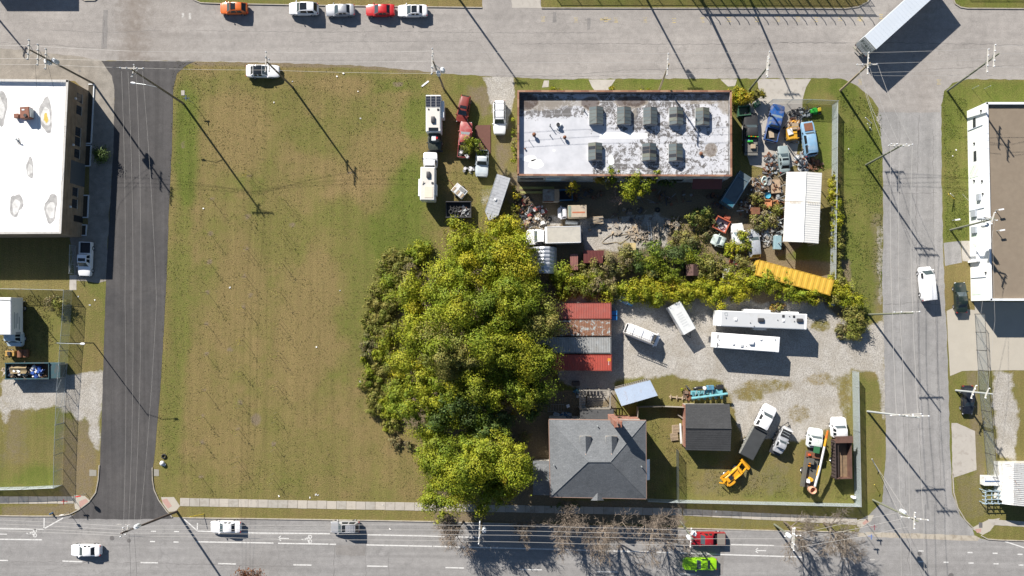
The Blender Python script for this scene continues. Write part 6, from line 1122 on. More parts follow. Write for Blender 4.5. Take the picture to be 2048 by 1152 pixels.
heap('scrap_heap','grey timber and drums strewn over the pale dirt',1225,455,50,20,36,97,[WOOD,WOODGREY,M('branch_pale')],.2,1.0); heap('scrap_heap','rusty frames strewn behind the dark blue trailer',1440,400,26,16,50,98,[RUST,DSTEEL,M('scrap_brown')],.4,1.2); heap('scrap_heap','mixed rubbish between the red cart and the carport',1500,415,24,22,80,99,[RUST,DSTEEL,WDIRT,M('scrap_tan'),M('scrap_brown')],.5,1.2); heap('scrap_heap','tangled pipes and frames along the carport west side',1556,425,12,60,110,87,PGR+[WOODGREY],.6,1.5); heap('scrap_heap','grey frames and wire below the rusty chairs',1540,440,24,26,80,88,[GALV,M('scrap_grey'),WOODGREY],.4,1.5); heap('scrap_heap','rusty fittings in the vines near the minivan',1468,520,10,18,40,89,[RUST,M('scrap_red'),M('scrap_tan')],.5,.9)
t = thing('forklift','yellow forklift carcass amid the junked trucks','forklift',1584,263,5,None,0,1.0); FY = M('forklift_yellow',(.62,.33,.02),.55,0,.15,2,.4,(.2,.12,.05)); MB().cbox(-.8,.7,-1.3,.6,.4,1.3,.06).build('body',FY,t); MB().bx(-.1,.9,.2,1.2,1.3,1.5).build('engine_cover',M('scrap_tan'),t); MB().box((-.5,-.1,1.45),(.8,1.0,.08),.2).build('white_panel',WDIRT,t)
for x in (-.7,.7):
    for s in (-1,1): wheel(t,x,s*.9,.36)
for y in (-1.3,.5): MB().tube([(-.7,y,1.3),(-.6,y,2.0),(.6,y,2.0),(.6,y,1.3)],.05,5).build('guard_frame',FY,t)
t = thing('ride_mower','small green and yellow riding mower in the fence corner','mower',1632,221,190,None,0,.5); MB().cbox(-.2,.9,-.35,.35,.3,.75,.08).build('hood',M('mower_green',(.03,.36,.04),.45),t); MB().cbox(-.7,-.2,-.3,.3,.4,.9,.06).build('seat',M('mower_yellow',(.65,.45,.03),.5),t); MB().lathe([(.05,0),(.55,.02),(.55,.18),(.05,.2)],14,(.1,0,.15)).build('mower_deck',M('mower_green'),t)
for x in (-.6,.7):
    for s in (1,-1): wheel(t,x,s*.45,.26)
t = open_bin('green_dumpster','dark green dumpster at the brick building corner','dumpster',1489,221,5,1.9,1.5,1.2,M('dumpster_green',(.04,.12,.07),.55,0,.2,2,.3),M('dumpster_fill',(.22,.24,.17),.8,0,.4,3),1.2); o = MB().cbox(-.45,.45,-.4,.4,0,.9,.04).build('crate',M('dumpster_green')); x,y = G(1511,211); o.location = (x,y,0); o.rotation_euler = (0,0,.5); o2 = MB().bx(-.2,.2,-.18,.18,.9,.93).build('label_sheet',M('paper_yellow',(.62,.62,.35),.7),o); tag(o,'dark crate with a pale yellow paper near the dumpster','crate')
for k,(x,y,mt,lb,d_) in enumerate(((1526,363,M('enamel_mint',(.48,.58,.54),.4,0,.1),'mint enamel sink lying in the scrap','sink'),(1535,364,M('scrap_grey'),'grey rounded tank beside the mint sink','tank'))):
    o = MB().lathe([(.05,0),(.5,.03),(.55,.35),(.45,.42),(.4,.2),(.05,.18)],12).build(d_,mt,None,50); x_,y_ = G(x,y); o.location = (x_,y_,.3); o.scale = (.9,1.4,1); tag(o,lb,d_)
t = thing('flat_cart','tan flat cart strewn with parts left of the carport','cart',1552,372,95,None,0,.7); MB().bx(-1.1,1.1,-.75,.75,.5,.6).build('deck',M('cart_tan',(.42,.30,.20),.8,0,.2,3,.4),t)
for k in range(14): r = random.Random(k); MB().box((r.uniform(-.9,.9),r.uniform(-.6,.6),.68),(r.uniform(.1,.4),.12,.12),r.random()*3).build('part',RUST if k%2 else DSTEEL,t)
for x in (-.8,.8):
    for s in (1,-1): wheel(t,x,s*.7,.25,.15)
o = MB().lathe([(.02,.25),(.42,.3),(.48,.5),(.4,.3),(.35,0)][::-1],14).build('basin',M('basin_blue',(.08,.33,.46),.4),None,50); x,y = G(1533,392); o.location = (x,y,.1); tag(o,'round turquoise basin in the scrap','basin')
def chair(label,px,py,deg,mt):
    t = thing('armchair',label,'armchair',px,py,deg,None,0,.4); MB().cbox(-.5,.5,-.45,.45,.15,.5,.08).build('seat',mt,t); MB().cbox(-.62,-.4,-.5,.5,.3,1.0,.08).build('backrest',mt,t)
    for s in (1,-1): MB().cbox(-.5,.5,s*.58-.1,s*.58+.1,.2,.68,.06).build('armrest',mt,t)
    for x in (-.4,.4):
        for s in (1,-1): MB().bx(x-.04,x+.04,s*.45-.04,s*.45+.04,0,.18).build('leg',DSTEEL,t)
chair('rusty orange armchair shell, left of two',1535,408,180,M('chair_orange',(.46,.20,.09),.7,0,.2)); chair('rusty orange armchair shell, right of two',1549,410,200,M('chair_brown',(.40,.15,.06),.7,0,.2))
o = MB().cbox(-.6,.6,-.55,.55,0,1.1,.04).build('steel_cabinet',RUST); x,y = G(1508,424); o.location = (x,y,0); tag(o,'rust red steel cabinet in the weeds','cabinet'); o = MB().box((0,0,.3),(1.7,.9,.06),.1,.1,.1).build('sheet',M('sheet_grey',(.35,.40,.42),.6,.1,.2)); x,y = G(1511,437); o.location = (x,y,.2); tag(o,'pale grey metal sheet below the rust red cabinet','metal sheet')
t = thing('utility_cart','teal topped utility cart at the carport corner','cart',1555,484,88,None,0,1.0); MB().cbox(-1.2,1.0,-.55,.55,.5,1.3,.05).build('box',M('cart_teal',(.24,.36,.40),.5,0,.15),t); MB().tube([(-1.2,0,.5),(-2.0,-.3,.5)],.04,5).build('tongue',DSTEEL,t)
for s in (1,-1): wheel(t,0,s*.65,.3)
tyre_obj('spare tyre beside the teal utility cart',1565,496,0,.36,.6); heap('scrap_heap','white enamel scrap left of the teal cart',1535,478,12,16,50,90,[WDIRT,GALV,WOODGREY],.5,.9)
o = MB().box((0,0,.35),(1.0,1.6,.08),.05,.15).build('boat_hull',WDIRT); o2 = MB().loft([[(x*.55*w_,y,.9-h_*.5) for x,h_ in ((-1,.2),(-.7,.9),(0,1.2),(.7,.9),(1,.2))] for y,w_ in ((-1.5,.15),(-.9,.8),(0,1),(.9,1),(1.4,.9))],False).build('hull',WDIRT,o,40); x,y = G(1447,556); o.location = (x,y,.9); tag(o,'upturned pale boat hull in the vines','boat')
t = thing('metal_can','red lidded can with rusty rods at the vine edge','can',1467,525,0,None,0,.5); MB().cbox(-.55,.55,-.4,.4,0,.8,.05).build('can',M('can_red',(.36,.08,.06),.6,0,.2),t); MB().lathe([(.05,0),(.18,.01)],10,(0,0,.805)).build('emblem',WHITE,t)
for k in range(6): MB().tube([(-.4+k*.16,.4,.6),(-.45+k*.17,1.6,.9)],.04,5).build('rod',RUST,t)
# quonset shelter of curved corrugated sheets by the big tree
t = bpy.data.objects.new('quonset_shelter',None); C.objects.link(t); tag(t,'curved corrugated steel shelter under the tree edge','shelter'); x,y = G(1088,520,3.0); t.location = (x,y,0)
for k in range(7):
    y0 = 2.1-k*.6; pts = []
    for i in range(9): a = math.pi*i/8; pts.append((2.2*math.cos(a),3.4*math.sin(a)))
    MB().loft([[(px_,y0,z),(px_,y0-.10,z+.07),(px_,y0-.3,z+.12),(px_,y0-.50,z+.07),(px_,y0-.6,z)] for px_,z in pts],False).build('sheet',M('quonset_steel',(.50,.52,.56),.45,.3,.15,1.5,.3,(.3,.3,.32)),t)
RSH = M('maroon_ribbed',(.155,.045,.04),.6,.05,.1)
t = bpy.data.objects.new('shed',None); C.objects.link(t); tag(t,'dark red ribbed metal roof shed sunk in the vines','shed'); q = [P3(1167,501,2.2),P3(1208,501,2.2),P3(1205,526,1.9),P3(1167,526,1.9)]; c0 = q[0]*1; c0.z = 0; t.location = c0; q = [v-c0 for v in q]; ribbed(q[0],q[1],q[2],q[3],14,RSH,t,.03); MB().bx(.1,q[1].x-.1,q[3].y+.2,-.1,0,1.85).build('wall',RSH,t)
t = bpy.data.objects.new('shed',None); C.objects.link(t); tag(t,'small faded red shed roof left of the dark red shed','shed'); q = [P3(1140,508,1.9),P3(1156,508,1.9),P3(1156,540,1.7),P3(1141,540,1.7)]; c0 = q[0]*1; c0.z = 0; t.location = c0; q = [v-c0 for v in q]; ribbed(q[0],q[1],q[2],q[3],5,M('red_faded_roof',(.26,.11,.095),.7,0,.2,2,.3),t,.03); MB().bx(.1,q[1].x-.1,q[3].y+.2,-.1,0,1.6).build('wall',RSH,t)
t = thing('hut','small dark brown roofed hut inside the vine thicket','hut',1385,540,0,None,0,2.0); MB().loft([[(-1.0,-.9,1.9),(0,-.9,2.5),(1.0,-.9,1.9)],[(-1.0,.9,1.9),(0,.9,2.5),(1.0,.9,1.9)]],False).build('roof',M('hut_roof',(.10,.05,.04),.7,0,.2),t); MB().bx(-.9,.9,-.8,.8,0,1.9).build('wall',BLACK,t)
for k,(x,y,lb) in enumerate(((1660,607,'pale bin lid under the vines near the street, left'),(1684,610,'pale bin under the vines near the street, middle'),(1694,613,'pale bin under the vines near the street, right'))):
    o = MB().cbox(-.4,.4,-.35,.35,0,1.0,.06).build('bin',M('bin_pale',(.30,.36,.42),.6,0,.2)); x_,y_ = G(x,y); o.location = (x_,y_,0); o.rotation_euler = (0,0,.2*k); tag(o,lb,'bin')
o = MB().box((0,0,0),(1.5,.9,.05),-.5,.1,.1).build('sheet',M('sheet_pale_blue',(.42,.55,.68),.5)); x_,y_ = G(1247,601); o.location = (x_,y_,.5); tag(o,'pale blue sheet lying at the vine hedge foot','metal sheet'); o = MB().box((0,0,0),(.8,.6,.05),-.4,.1,.1).build('sheet',M('sheet_blue',(.10,.32,.60),.5)); x_,y_ = G(1260,608); o.location = (x_,y_,.4); tag(o,'small bright blue sheet beside the pale blue one','metal sheet')
# behind the house, in shade
t = thing('timber_rack','timber slat frame lying behind the house','timber frame',1112,816,0,None,0,.2)
for k in range(7): MB().bx(-1.3+k*.42,-1.2+k*.42,-.6,.6,.1,.16).build('slat',WOODGREY,t)
for y in (-.55,.55): MB().bx(-1.35,1.35,y-.05,y+.05,.16,.22).build('rail',WOODGREY,t)
t = thing('patio_chair','white plastic chair behind the house','chair',1136,812,20,None,0,.4); MB().cbox(-.25,.25,-.25,.25,.38,.44,.02).build('seat',WHITE,t); MB().cbox(-.28,-.22,-.25,.25,.44,.9,.02).build('backrest',WHITE,t)
for x in (-.2,.2):
    for y in (-.2,.2): MB().bx(x-.025,x+.025,y-.025,y+.025,0,.38).build('leg',WHITE,t)
heap('scrap_heap','bicycles and pipes heap at the back of the house',1124,830,18,6,40,95,[GALV,WDIRT,M('scrap_blue')],.4,1.0); heap('scrap_heap','teal garden junk at the deck corner',1155,786,8,8,24,96,[M('turquoise'),GALV,M('scrap_blue')],.5,.8)
o = MB().cbox(-.6,.6,-.35,.35,0,.9,.05).build('chest',M('chest_brown',(.07,.055,.045),.7)); x_,y_ = G(1151,766); o.location = (x_,y_,0); tag(o,'brown chest behind the deck under the tree','chest')
# steel racks beside the corner shed
t = thing('steel_rack','pale blue steel rack frames beside the corrugated shed','rack',1988,995,0,None,0,1.2); RK = M('rack_blue',(.38,.48,.55),.5,.2,.15)
for y in (1.1,.45,-.2,-.85):
    MB().bx(-1.6,1.6,y-.05,y+.05,1.5,1.6).build('beam',RK,t)
for x in (-1.5,-.5,.5,1.4):
    MB().bx(x-.05,x+.05,-1.0,1.2,1.35,1.45).build('cross_beam',RK,t)
    for y in (-.9,1.1): MB().bx(x-.05,x+.05,y-.05,y+.05,0,1.7).build('post',RK,t)
for k in range(4): MB().tube([(-1.9,-.9+k*.6,1.2),(-1.4,-1.0+k*.6,1.6)],.05,5).build('brace',RK,t)
t = thing('steel_crate','white lidded crate above the steel rack','crate',1985,962,0,None,0,1.2); MB().cbox(-1.35,1.35,-.75,.75,.2,1.3,.05).build('box',WDIRT,t); MB().bx(-1.3,1.3,-.08,.08,1.3,1.36).build('strap',M('strap_blue',(.06,.12,.25),.6),t)
# ---------------------------------------------------------------- fences, poles, wires, signs
def linkmat(name, col, dens):
    m, N, L, P = nodes(name); pos = N.new('ShaderNodeTexCoord').outputs['Object']
    tr = N.new('ShaderNodeBsdfTransparent'); mx = N.new('ShaderNodeMixShader'); out = N['Material Output']
    w1 = N.new('ShaderNodeTexWave'); w1.inputs['Scale'].default_value = 7; w2 = N.new('ShaderNodeTexWave'); w2.inputs['Scale'].default_value = 7
    for w_, r in ((w1,(0,.78,.3)),(w2,(0,-.78,.3))):
        mp = N.new('ShaderNodeMapping'); mp.inputs['Rotation'].default_value = r; L.new(pos, mp.inputs[0]); L.new(mp.outputs[0], w_.inputs['Vector'])
    f = ramp(N, L, math_(N, L, 'MAXIMUM', w1.outputs['Fac'], w2.outputs['Fac']), [(.93-dens*.8, 0.0), (.96-dens*.5, 1.0)])
    P.inputs['Base Color'].default_value = (*col,1); P.inputs['Roughness'].default_value = .55; P.inputs['Metallic'].default_value = .3
    L.new(f, mx.inputs[0]); L.new(tr.outputs[0], mx.inputs[1]); L.new(P.outputs[0], mx.inputs[2]); L.new(mx.outputs[0], out.inputs['Surface']); return m
LINK = linkmat('chain_link', (.42,.47,.48), .10); LINKD = linkmat('dense_chain_link', (.46,.52,.53), .62); LINKB = linkmat('dark_chain_link', (.10,.12,.12), .25); LINKN = linkmat('open_chain_link', (.38,.42,.43), .02)
def fence(name, label, pts, h, step, mesh, postm=GALV, gate=False, barb=False, tk=1.0):
    t = bpy.data.objects.new(name, None); C.objects.link(t); tag(t, label, 'fence'); w_ = [Vector(G(*p)) for p in pts]; o = w_[0]; t.location = (o.x,o.y,0); w_ = [p-o for p in w_]
    for a, b in zip(w_[:-1], w_[1:]):
        L_ = (b-a).length; n = max(1, round(L_/step)); d = (b-a).normalized(); nn = Vector((-d.y,d.x))
        MB().tube([(*a,h),(*b,h)], .03*tk, 5).build('top_rail', postm, t)
        if gate:
            MB().tube([(*a,.15),(*b,.15)], .03, 5).build('bottom_rail', postm, t); MB().tube([(*a,.15),(*b,h)], .025, 5).build('brace', postm, t)
        for k in range(n):
            p, q = a.lerp(b,k/n), a.lerp(b,(k+1)/n)
            MB().tube([(*p,0),(*p,h+.06)], .045*tk, 6).build('post', postm, t)
            MB().add([(*p,.04),(*q,.04),(*q,h-.03),(*p,h-.03)],[(0,1,2,3)]).build('mesh_panel', mesh, t)
            if barb: MB().tube([(*p,h),(*(p+nn*.25),h+.5),(*(p+nn*.1+d*.2),h+.95),(*(p-nn*.2+d*.25),h+1.15)], .03*tk, 5).build('outrigger', postm, t)
        MB().tube([(*b,0),(*b,h+.06)], .045, 6).build('post', postm, t)
        if barb:
            for j in (.12,.24,.35): MB().tube([(*(a+nn*j),h+j*1.4),(*(b+nn*j),h+j*1.4)], .018*tk, 4).build('barbed_wire', postm, t)
    return t
fence('chain_link_fence','chain link fence around the junk yard corner with a gate',[(1536,207),(1612,207.5),(1664,210)],2.2,3.2,LINK)
fence('chain_link_fence','pale dense fence along the east side of the junk yard',[(1664,210),(1663,360),(1661,470),(1660,560)],2.0,2.6,LINKD)
fence('chain_link_fence','pale dense fence along the yard east side by the dump trucks',[(1704,742),(1706,860),(1709,1006)],2.2,2.6,LINKD)
fence('chain_link_fence','pale dense fence along the avenue side of the yard',[(1709,1007),(1530,1003),(1345,999),(1292,997)],1.9,2.9,LINKD)
fence('chain_link_fence','chain link fence along the north side of the left yard',[(-40,577.5),(60,579),(144,581)],2.0,3.0,LINK)
fence('chain_link_fence','chain link fence beside the dark street around the left yard',[(145,581),(142,640),(137,700),(135.5,727)],2.2,3.0,LINK)
fence('chain_link_gate','wide open framed gate at the gravel entrance on the left',[(135.5,728),(131,780),(128.5,845)],2.2,2.6,LINKN,GALV,True)
fence('chain_link_fence','southern chain link fence corner of the left yard',[(128.5,846),(126,905),(125,970)],2.2,2.5,LINK); fence('chain_link_fence','low fence along the avenue side of the left yard',[(125,970),(60,973),(-40,975)],1.9,3.0,LINKD)
fence('chain_link_gate','small open gate frame beside the white pickup in shade',[(152,492),(151,548)],1.6,1.5,LINKN,GALV,True)
fence('chain_link_fence','tall open mesh fence with outriggers east of the black car',[(1949,628),(1953,700),(1958,780),(1966,860),(1974,950)],2.4,3.2,LINKN,DSTEEL,True)
fence('chain_link_fence','dark mesh fence between the house and the yard',[(1352,898),(1353,1000)],1.7,2.6,LINKB,DSTEEL)
t = fence('chain_link_fence','security fence with barbed wire beyond the top edge of the street',[(1096,-26),(1380,-26),(1722,-25)],2.3,3.4,LINKN,DSTEEL,False,False,1.6)
fence('chain_link_fence','security fence with razor wire brackets behind the upper verge',[(1376,-12),(1722,-11)],2.5,1.55,LINKN,DSTEEL,False,True,2.2); fence('chain_link_fence','security fence beyond the top right verge',[(1925,-22),(2110,-22)],1.6,3.2,LINKN,DSTEEL)
t = fence('board_fence','low grey board fence between the house and the charcoal shed',[(1272,842),(1273,812),(1320,811),(1370,813)],1.5,2.2,M('board_grey',(.30,.28,.25),.85,0,.2),WOODGREY)
def pole(label, bx_, by_, tx, ty, h, mat=WOODP, arms=(), trans=(), r=.17, lamp=None, cat='utility pole', name='utility_pole'):
    """base pixel, top pixel (as seen at height h); arms: (dx,dy,half,down) with dx,dy a world direction"""
    b = Vector((*G(bx_,by_),0)); tp = Vector((*G(tx,ty,h),h)); t = bpy.data.objects.new(name,None); C.objects.link(t); tag(t,label,cat); t.location = b; v = tp-b
    MB().tube([(0,0,-.2),tuple(v*.5),tuple(v)],[r,r*.85,r*.62],10).build('shaft', mat, t, 60); ends = []
    for (dx,dy,half,down) in arms:
        d = Vector((dx,dy,0)).normalized(); c = v*((h-down)/h); side = Vector((-d.y,d.x,0))*(r*.8+.06)
        a_ = MB().box(tuple(c+side),(2*half,.13,.14),math.atan2(d.y,d.x)).build('crossarm', CARM, t)
        for s in ((-1,-.45,.45,1) if half > 1 else (-1,1)):
            q = c+side+d*half*s*.95; MB().lathe([(.05,.06),(.09,.12),(.06,.17),(.09,.22),(.05,.28),(.01,.30)],8,tuple(q)).build('insulator', PORC, t, 50); ends.append(b+q+Vector((0,0,.3)))
        MB().tube([tuple(c+side+d*half*.6),tuple(c-Vector((0,0,.7)))],.03,4).tube([tuple(c+side-d*half*.6),tuple(c-Vector((0,0,.7)))],.03,4).build('brace', GALV, t)
    for (dx,dy,down) in trans:
        c = v*((h-down)/h)+Vector((dx,dy,0)); o = MB().lathe([(.05,-.55),(.30,-.55),(.33,-.45),(.33,.38),(.28,.48),(.05,.52)],14,tuple(c)).build('transformer', TRAF, t, 40)
        MB().lathe([(.05,.5),(.08,.55),(.05,.62),(.08,.68),(.04,.74)],8,(c.x+.1,c.y+.08,c.z)).build('bushing', PORC, o); MB().tube([tuple(c*1.0),tuple(v*((h-down)/h))],.06,5).build('bracket', GALV, t)
    if lamp:
        dx,dy,down = lamp; c = v*((h-down)/h); e = c+Vector((dx,dy,.5)); d = Vector((dx,dy,0)).normalized()
        MB().tube([tuple(c),tuple(c.lerp(e,.5)+Vector((0,0,.35))),tuple(e)],.04,6).build('lamp_arm', GALV, t); MB().loft([[tuple(e+d*x+Vector((-d.y,d.x,0))*s*w_+Vector((0,0,z))) for s,z in ((-1,0),(-.5,.12),(.5,.12),(1,0))] for x,w_ in ((-.1,.07),(.1,.17),(.45,.18),(.62,.08))],True,True).build('lamp_head', WHITE, t, 50)
    return t, ends, tp
PW = M('pole_wood_pale',(.36,.29,.19),.85,0,.25,6); PB = M('pole_wood_brown',(.10,.075,.065),.85,0,.3,6); EW = (1,0); NS = (.03,1)
_, e1, t1 = pole('leaning wooden pole with transformers at the left building corner',187,167,58,99,14,WOODP,((.08,1,1.4,.2),(.03,1,1.5,2.0),(.03,1,1.5,3.6)),((.45,.1,4.6),(-.35,-.2,4.2)))
_, e2, t2 = pole('wooden pole with a single crossarm by the dark street mouth',367,207,262,138,14.2,WOODP,((1,-.02,1.7,.3),(.2,1,.9,.9)),(),.18,(-3.4,.5,7.2))
_, e3, t3 = pole('wooden pole beside the white car on the lawn edge',585,174,533,123,11.2,WOODP,((.04,1,1.5,.3),(.0,1,.9,1.6)))
_, e4, t4 = pole('wooden pole with twin transformers at the lawn top right',888,178,866,122,12.0,WOODP,((.04,1,1.9,.3),(.04,1,1.5,1.0)),((.55,-1.2,1.6),(1.2,-.8,1.4)))
_, e5, t5 = pole('wooden pole leaning behind the brick shop north wall',1318,181,1338,128,11,PW,((.05,1,1.6,.2),))
_, e6, t6 = pole('greenish pole with bracket arms above the yard driveway',1499,180,1540,128,11,WOODG,((.08,1,1.9,.2),(.08,1,1.4,.8)))
_, e7, t7 = pole('sunlit tan pole with crossed arms at the junction corner',1681,181,1740,126,11.5,PW,((.05,1,1.6,.2),(1,.02,1.5,1.2)),(),.2)
_, e8, t8 = pole('greenish pole with two crossarms right of the junction',1895,182,1998,107,13.5,WOODG,((.06,1,1.6,.8),(.06,1,1.7,2.4)))
_, e9, t9 = pole('wooden pole with a crossarm over the upper east street',1732,330,1803,291,11.5,WOODG,((1,-.03,1.6,.1),(1,-.03,1.5,.9)))
_, e10, t10 = pole('greenish pole with a bank of three transformers by the white building',1901,460,1990,437,11,WOODG,((.3,1,.9,.2),(1,-.3,1.0,1.2)),((.5,.45,2.6),(-.1,.6,3.0),(.2,-.55,2.6)))
_, e11, t11 = pole('wooden pole with insulator row over the middle east street',1737,629,1826,626,12.1,WOODG,((1,.02,1.9,1.6),))
_, e12, t12 = pole('pale wooden pole with a long arm over the lower east street',1735,823,1838,835,13.6,M('pole_grey',(.38,.40,.40),.8,0,.2),((1,.05,2.3,3.2),(1,0,1.6,.4)))
_, e13, t13 = pole('short pole with stay bars behind the black hatchback',1912,781,1985,788,9,M('pole_grey'),((.4,1,1.1,4.2),(.4,1,.8,1.0)))
_, e14, t14 = pole('pale pole with crossarms at the avenue and east street corner',1746,1000,1836,1043,12.6,WOODG,((1,-.12,2.0,1.0),(.05,1,1.2,.6)),((.4,.2,4.6),))
_, e15, t15 = pole('leaning dark brown pole over the avenue at left',354,1023,242,1067,13.2,PB,((.3,1,.7,.6),(.3,1,.7,1.6)),((.3,.25,3.0),),.2)
_, e16, t16 = pole('pole with a white transformer in the shade of the avenue trees',966,1029,961,1067,10.5,WOODP,((.05,1,1.6,.2),(.05,1,1.6,.8)),((.5,.1,1.4),))
_, e17, t17 = pole('pole with paired transformers over the red pickup',1360,1041,1385,1076,10,WOODG,((.05,1,1.4,.3),),((.5,.3,1.4),(-.25,-.3,1.4)))
_, e18, t18 = pole('pole with framed crossarms on the avenue right of the red pickup',1549,1049,1592,1079,10.5,WOODG,((1,.05,1.2,1.6),(.05,1,1.7,.3),(.05,1,1.5,1.0)),((-.5,.2,1.8),))
for k,(bx_,h,lb,tr) in enumerate(((904,12,'pole beyond the top edge above the lawn',()),(1283,12.5,'pole with a transformer beyond the top edge above the shop',((.5,.2,2.0),)),(1394,13.5,'thick pole beyond the top edge right of the shop driveway',()),(1492,13,'pole beyond the top edge above the yard driveway',()))): pole(lb,bx_,-22,bx_-14+ (bx_-1024)*.02,-100,h,WOODP,((1,0,1.2,.4),),tr,.24 if k == 2 else .18)
pole('pole beyond the top left corner',-45,-12,-110,-60,7.5,WOODP,((.3,1,.8,.3),))
pole('steel street lamp by the left yard fence reaching over the road verge',187,686,110,686,9.3,DSTEEL,(),(),.09,(3.9,-.1,.3),'street lamp','street_lamp')
pole('slim steel post behind the left box truck',50,603,-8,600,7,GALV,(),(),.08,None,'post','post')
def wires(label, runs, r=.022, mat=WIRE, sag=.5):
    t = bpy.data.objects.new('overhead_wires',None); C.objects.link(t); tag(t,label,'overhead wires'); o = Vector(runs[0][0]); t.location = (o.x,o.y,0); o.z = 0
    for run in runs:
        pts = []
        for a, b in zip(run[:-1], run[1:]):
            a = Vector(a)-o; b = Vector(b)-o
            for k in range(8): u = k/8; pts.append(tuple(a.lerp(b,u)-Vector((0,0,sag*4*u*(1-u)*(b-a).length/40))))
        pts.append(tuple(Vector(run[-1])-o)); MB().tube(pts, r, 4).build('wire', mat, t)
W = lambda x, y, z: Vector((*G(x,y,z),z))
wires('three pale wires along the north street west of the shop',[[W(-60,89,13.5),W(60,91,13.5),W(260,102,13.6),W(532,104,11.3),W(865,102,12),W(1338,107,11.2)],[W(-60,116,12),W(77,117,12),W(275,121,12.5),W(533,123,11.3),W(866,122,12),W(1338,124,11)],[W(-60,127,11),W(93,129,11),W(280,136,12),W(532,140,11),W(865,147,11.5),W(1338,146,10.8)]],.016)
wires('thin wires along the north street from the shop pole to the junction',[[W(1338,107,11.2),W(1540,103,11),W(1740,105,11.5),W(1981,97,12.8)],[W(1338,124,11),W(1540,128,11),W(1740,127,11.5),W(1985,118,12)],[W(1338,146,10.8),W(1540,150,10.8),W(1740,145,11),W(1976,137,12)],[W(1740,151,10),W(1900,151,10),W(2100,150,10)]],.018)
wires('wires past the right junction pole to the picture edge',[[W(1994,92,13),W(2110,88,12.5)],[W(1994,133,12),W(2110,136,12)],[W(1998,107,13.4),W(2110,106,13)]],.018)
wires('fan of pale wires from the junction pole down the east street',[[W(1755,128,10.5),W(1785,210,11),W(1825,290,11.6)],[W(1738,130,11),W(1763,210,11),W(1798,288,11.6)],[W(1715,130,10.5),W(1745,220,11),W(1782,288,11.6)],[W(1720,150,9.8),W(1748,240,10),W(1775,310,10)]],.022,WIRE,.3)
wires('three wires along the east street between the middle poles',[[W(1782,288,11.6),W(1781,460,11.5),W(1785,626,12)],[W(1800,289,11.6),W(1797,460,11.5),W(1800,626,12)],[W(1825,292,11.6),W(1822,460,11.5),W(1826,625,12)],[W(1785,626,12),W(1789,740,12.4),W(1793,830,13)],[W(1800,626,12),W(1807,740,12.4),W(1813,832,13)],[W(1826,625,12),W(1831,740,12.4),W(1836,832,13)]],.026)
wires('wires from the lower east street pole to the corner pole',[[W(1793,836,12),W(1798,940,11.5),W(1802,1030,11.8)],[W(1814,836,12),W(1818,940,11.5),W(1820,1036,11.8)],[W(1836,834,12),W(1841,940,11.5),W(1848,1040,11.8)],[W(1802,1034,11.8),W(1804,1180,11)],[W(1820,1038,11.8),W(1824,1180,11)],[W(1848,1042,11.8),W(1850,1180,11)]],.024)
wires('long wires along the avenue from the brown pole to the shade pole',[[W(-60,1038,12.5),W(250,1053,12.8),W(600,1051,11.5),W(962,1051,10.4)],[W(-60,1046,12),W(245,1060,12.8),W(600,1061,11.5),W(962,1061,10.4)],[W(-60,1053,12),W(242,1067,13),W(600,1070,11.5),W(961,1070,10.4)],[W(-60,1060,11),W(245,1072,12),W(600,1080,11),W(960,1083,10)]],.026)
wires('long wires along the avenue across the bare trees',[[W(962,1051,10.4),W(1170,1055,9.9),W(1384,1061,10)],[W(962,1061,10.4),W(1170,1065,9.9),W(1384,1070,10)],[W(961,1070,10.4),W(1170,1074,9.9),W(1384,1080,10)],[W(960,1083,10),W(1170,1088,9.6),W(1384,1091,9.7)],[W(1384,1061,10),W(1590,1064,10.3)],[W(1384,1078,10),W(1590,1078,10.3)],[W(1384,1091,9.7),W(1592,1093,10)]],.026)
wires('crossing wires from the framed avenue pole to the street corner pole',[[W(1605,1066,10.4),W(1720,1040,11),W(1815,1022,11.6)],[W(1600,1080,10.4),W(1720,1056,11),W(1803,1038,11.6)],[W(1600,1094,10.2),W(1720,1074,11),W(1815,1054,11.4)]],.024,WIRE,.3)
wires('four wires above the dark street from the mouth pole to the avenue',[[W(243,143,13.8),W(250,600,12.5),W(247,1052,12.8)],[W(256,143,13.8),W(266,600,12.5),W(257,1054,12.6)],[W(272,143,13.8),W(282,600,12.5),W(268,1054,12.4)],[W(285,143,13.8),W(313,600,12.2),W(280,1052,12)]],.011)
wires('dark service cables above the avenue crossing and left roof',[[W(70,118,11),W(76,250,8),W(84,460,6)],[W(95,128,10),W(128,260,6)],[W(258,1066,12),W(262,1180,10)],[W(268,1064,12),W(275,1180,10)]],.014,WIRED,.3)
wires('thin wires crossing the white building wall from its transformer pole',[[W(1990,437,10.8),W(1960,640,9),W(1955,785,8)],[W(1985,440,10.5),W(1990,640,9),W(1975,788,8.5)],[W(1925,388,6),W(1975,440,9.5)]],.014,WIRE,.2)
wires('stay wires of the corner pole down to the verge',[[W(1745,920,.2),W(1820,1036,11)],[W(1757,940,.2),W(1803,1038,11)]],.02,WIRE,.0)
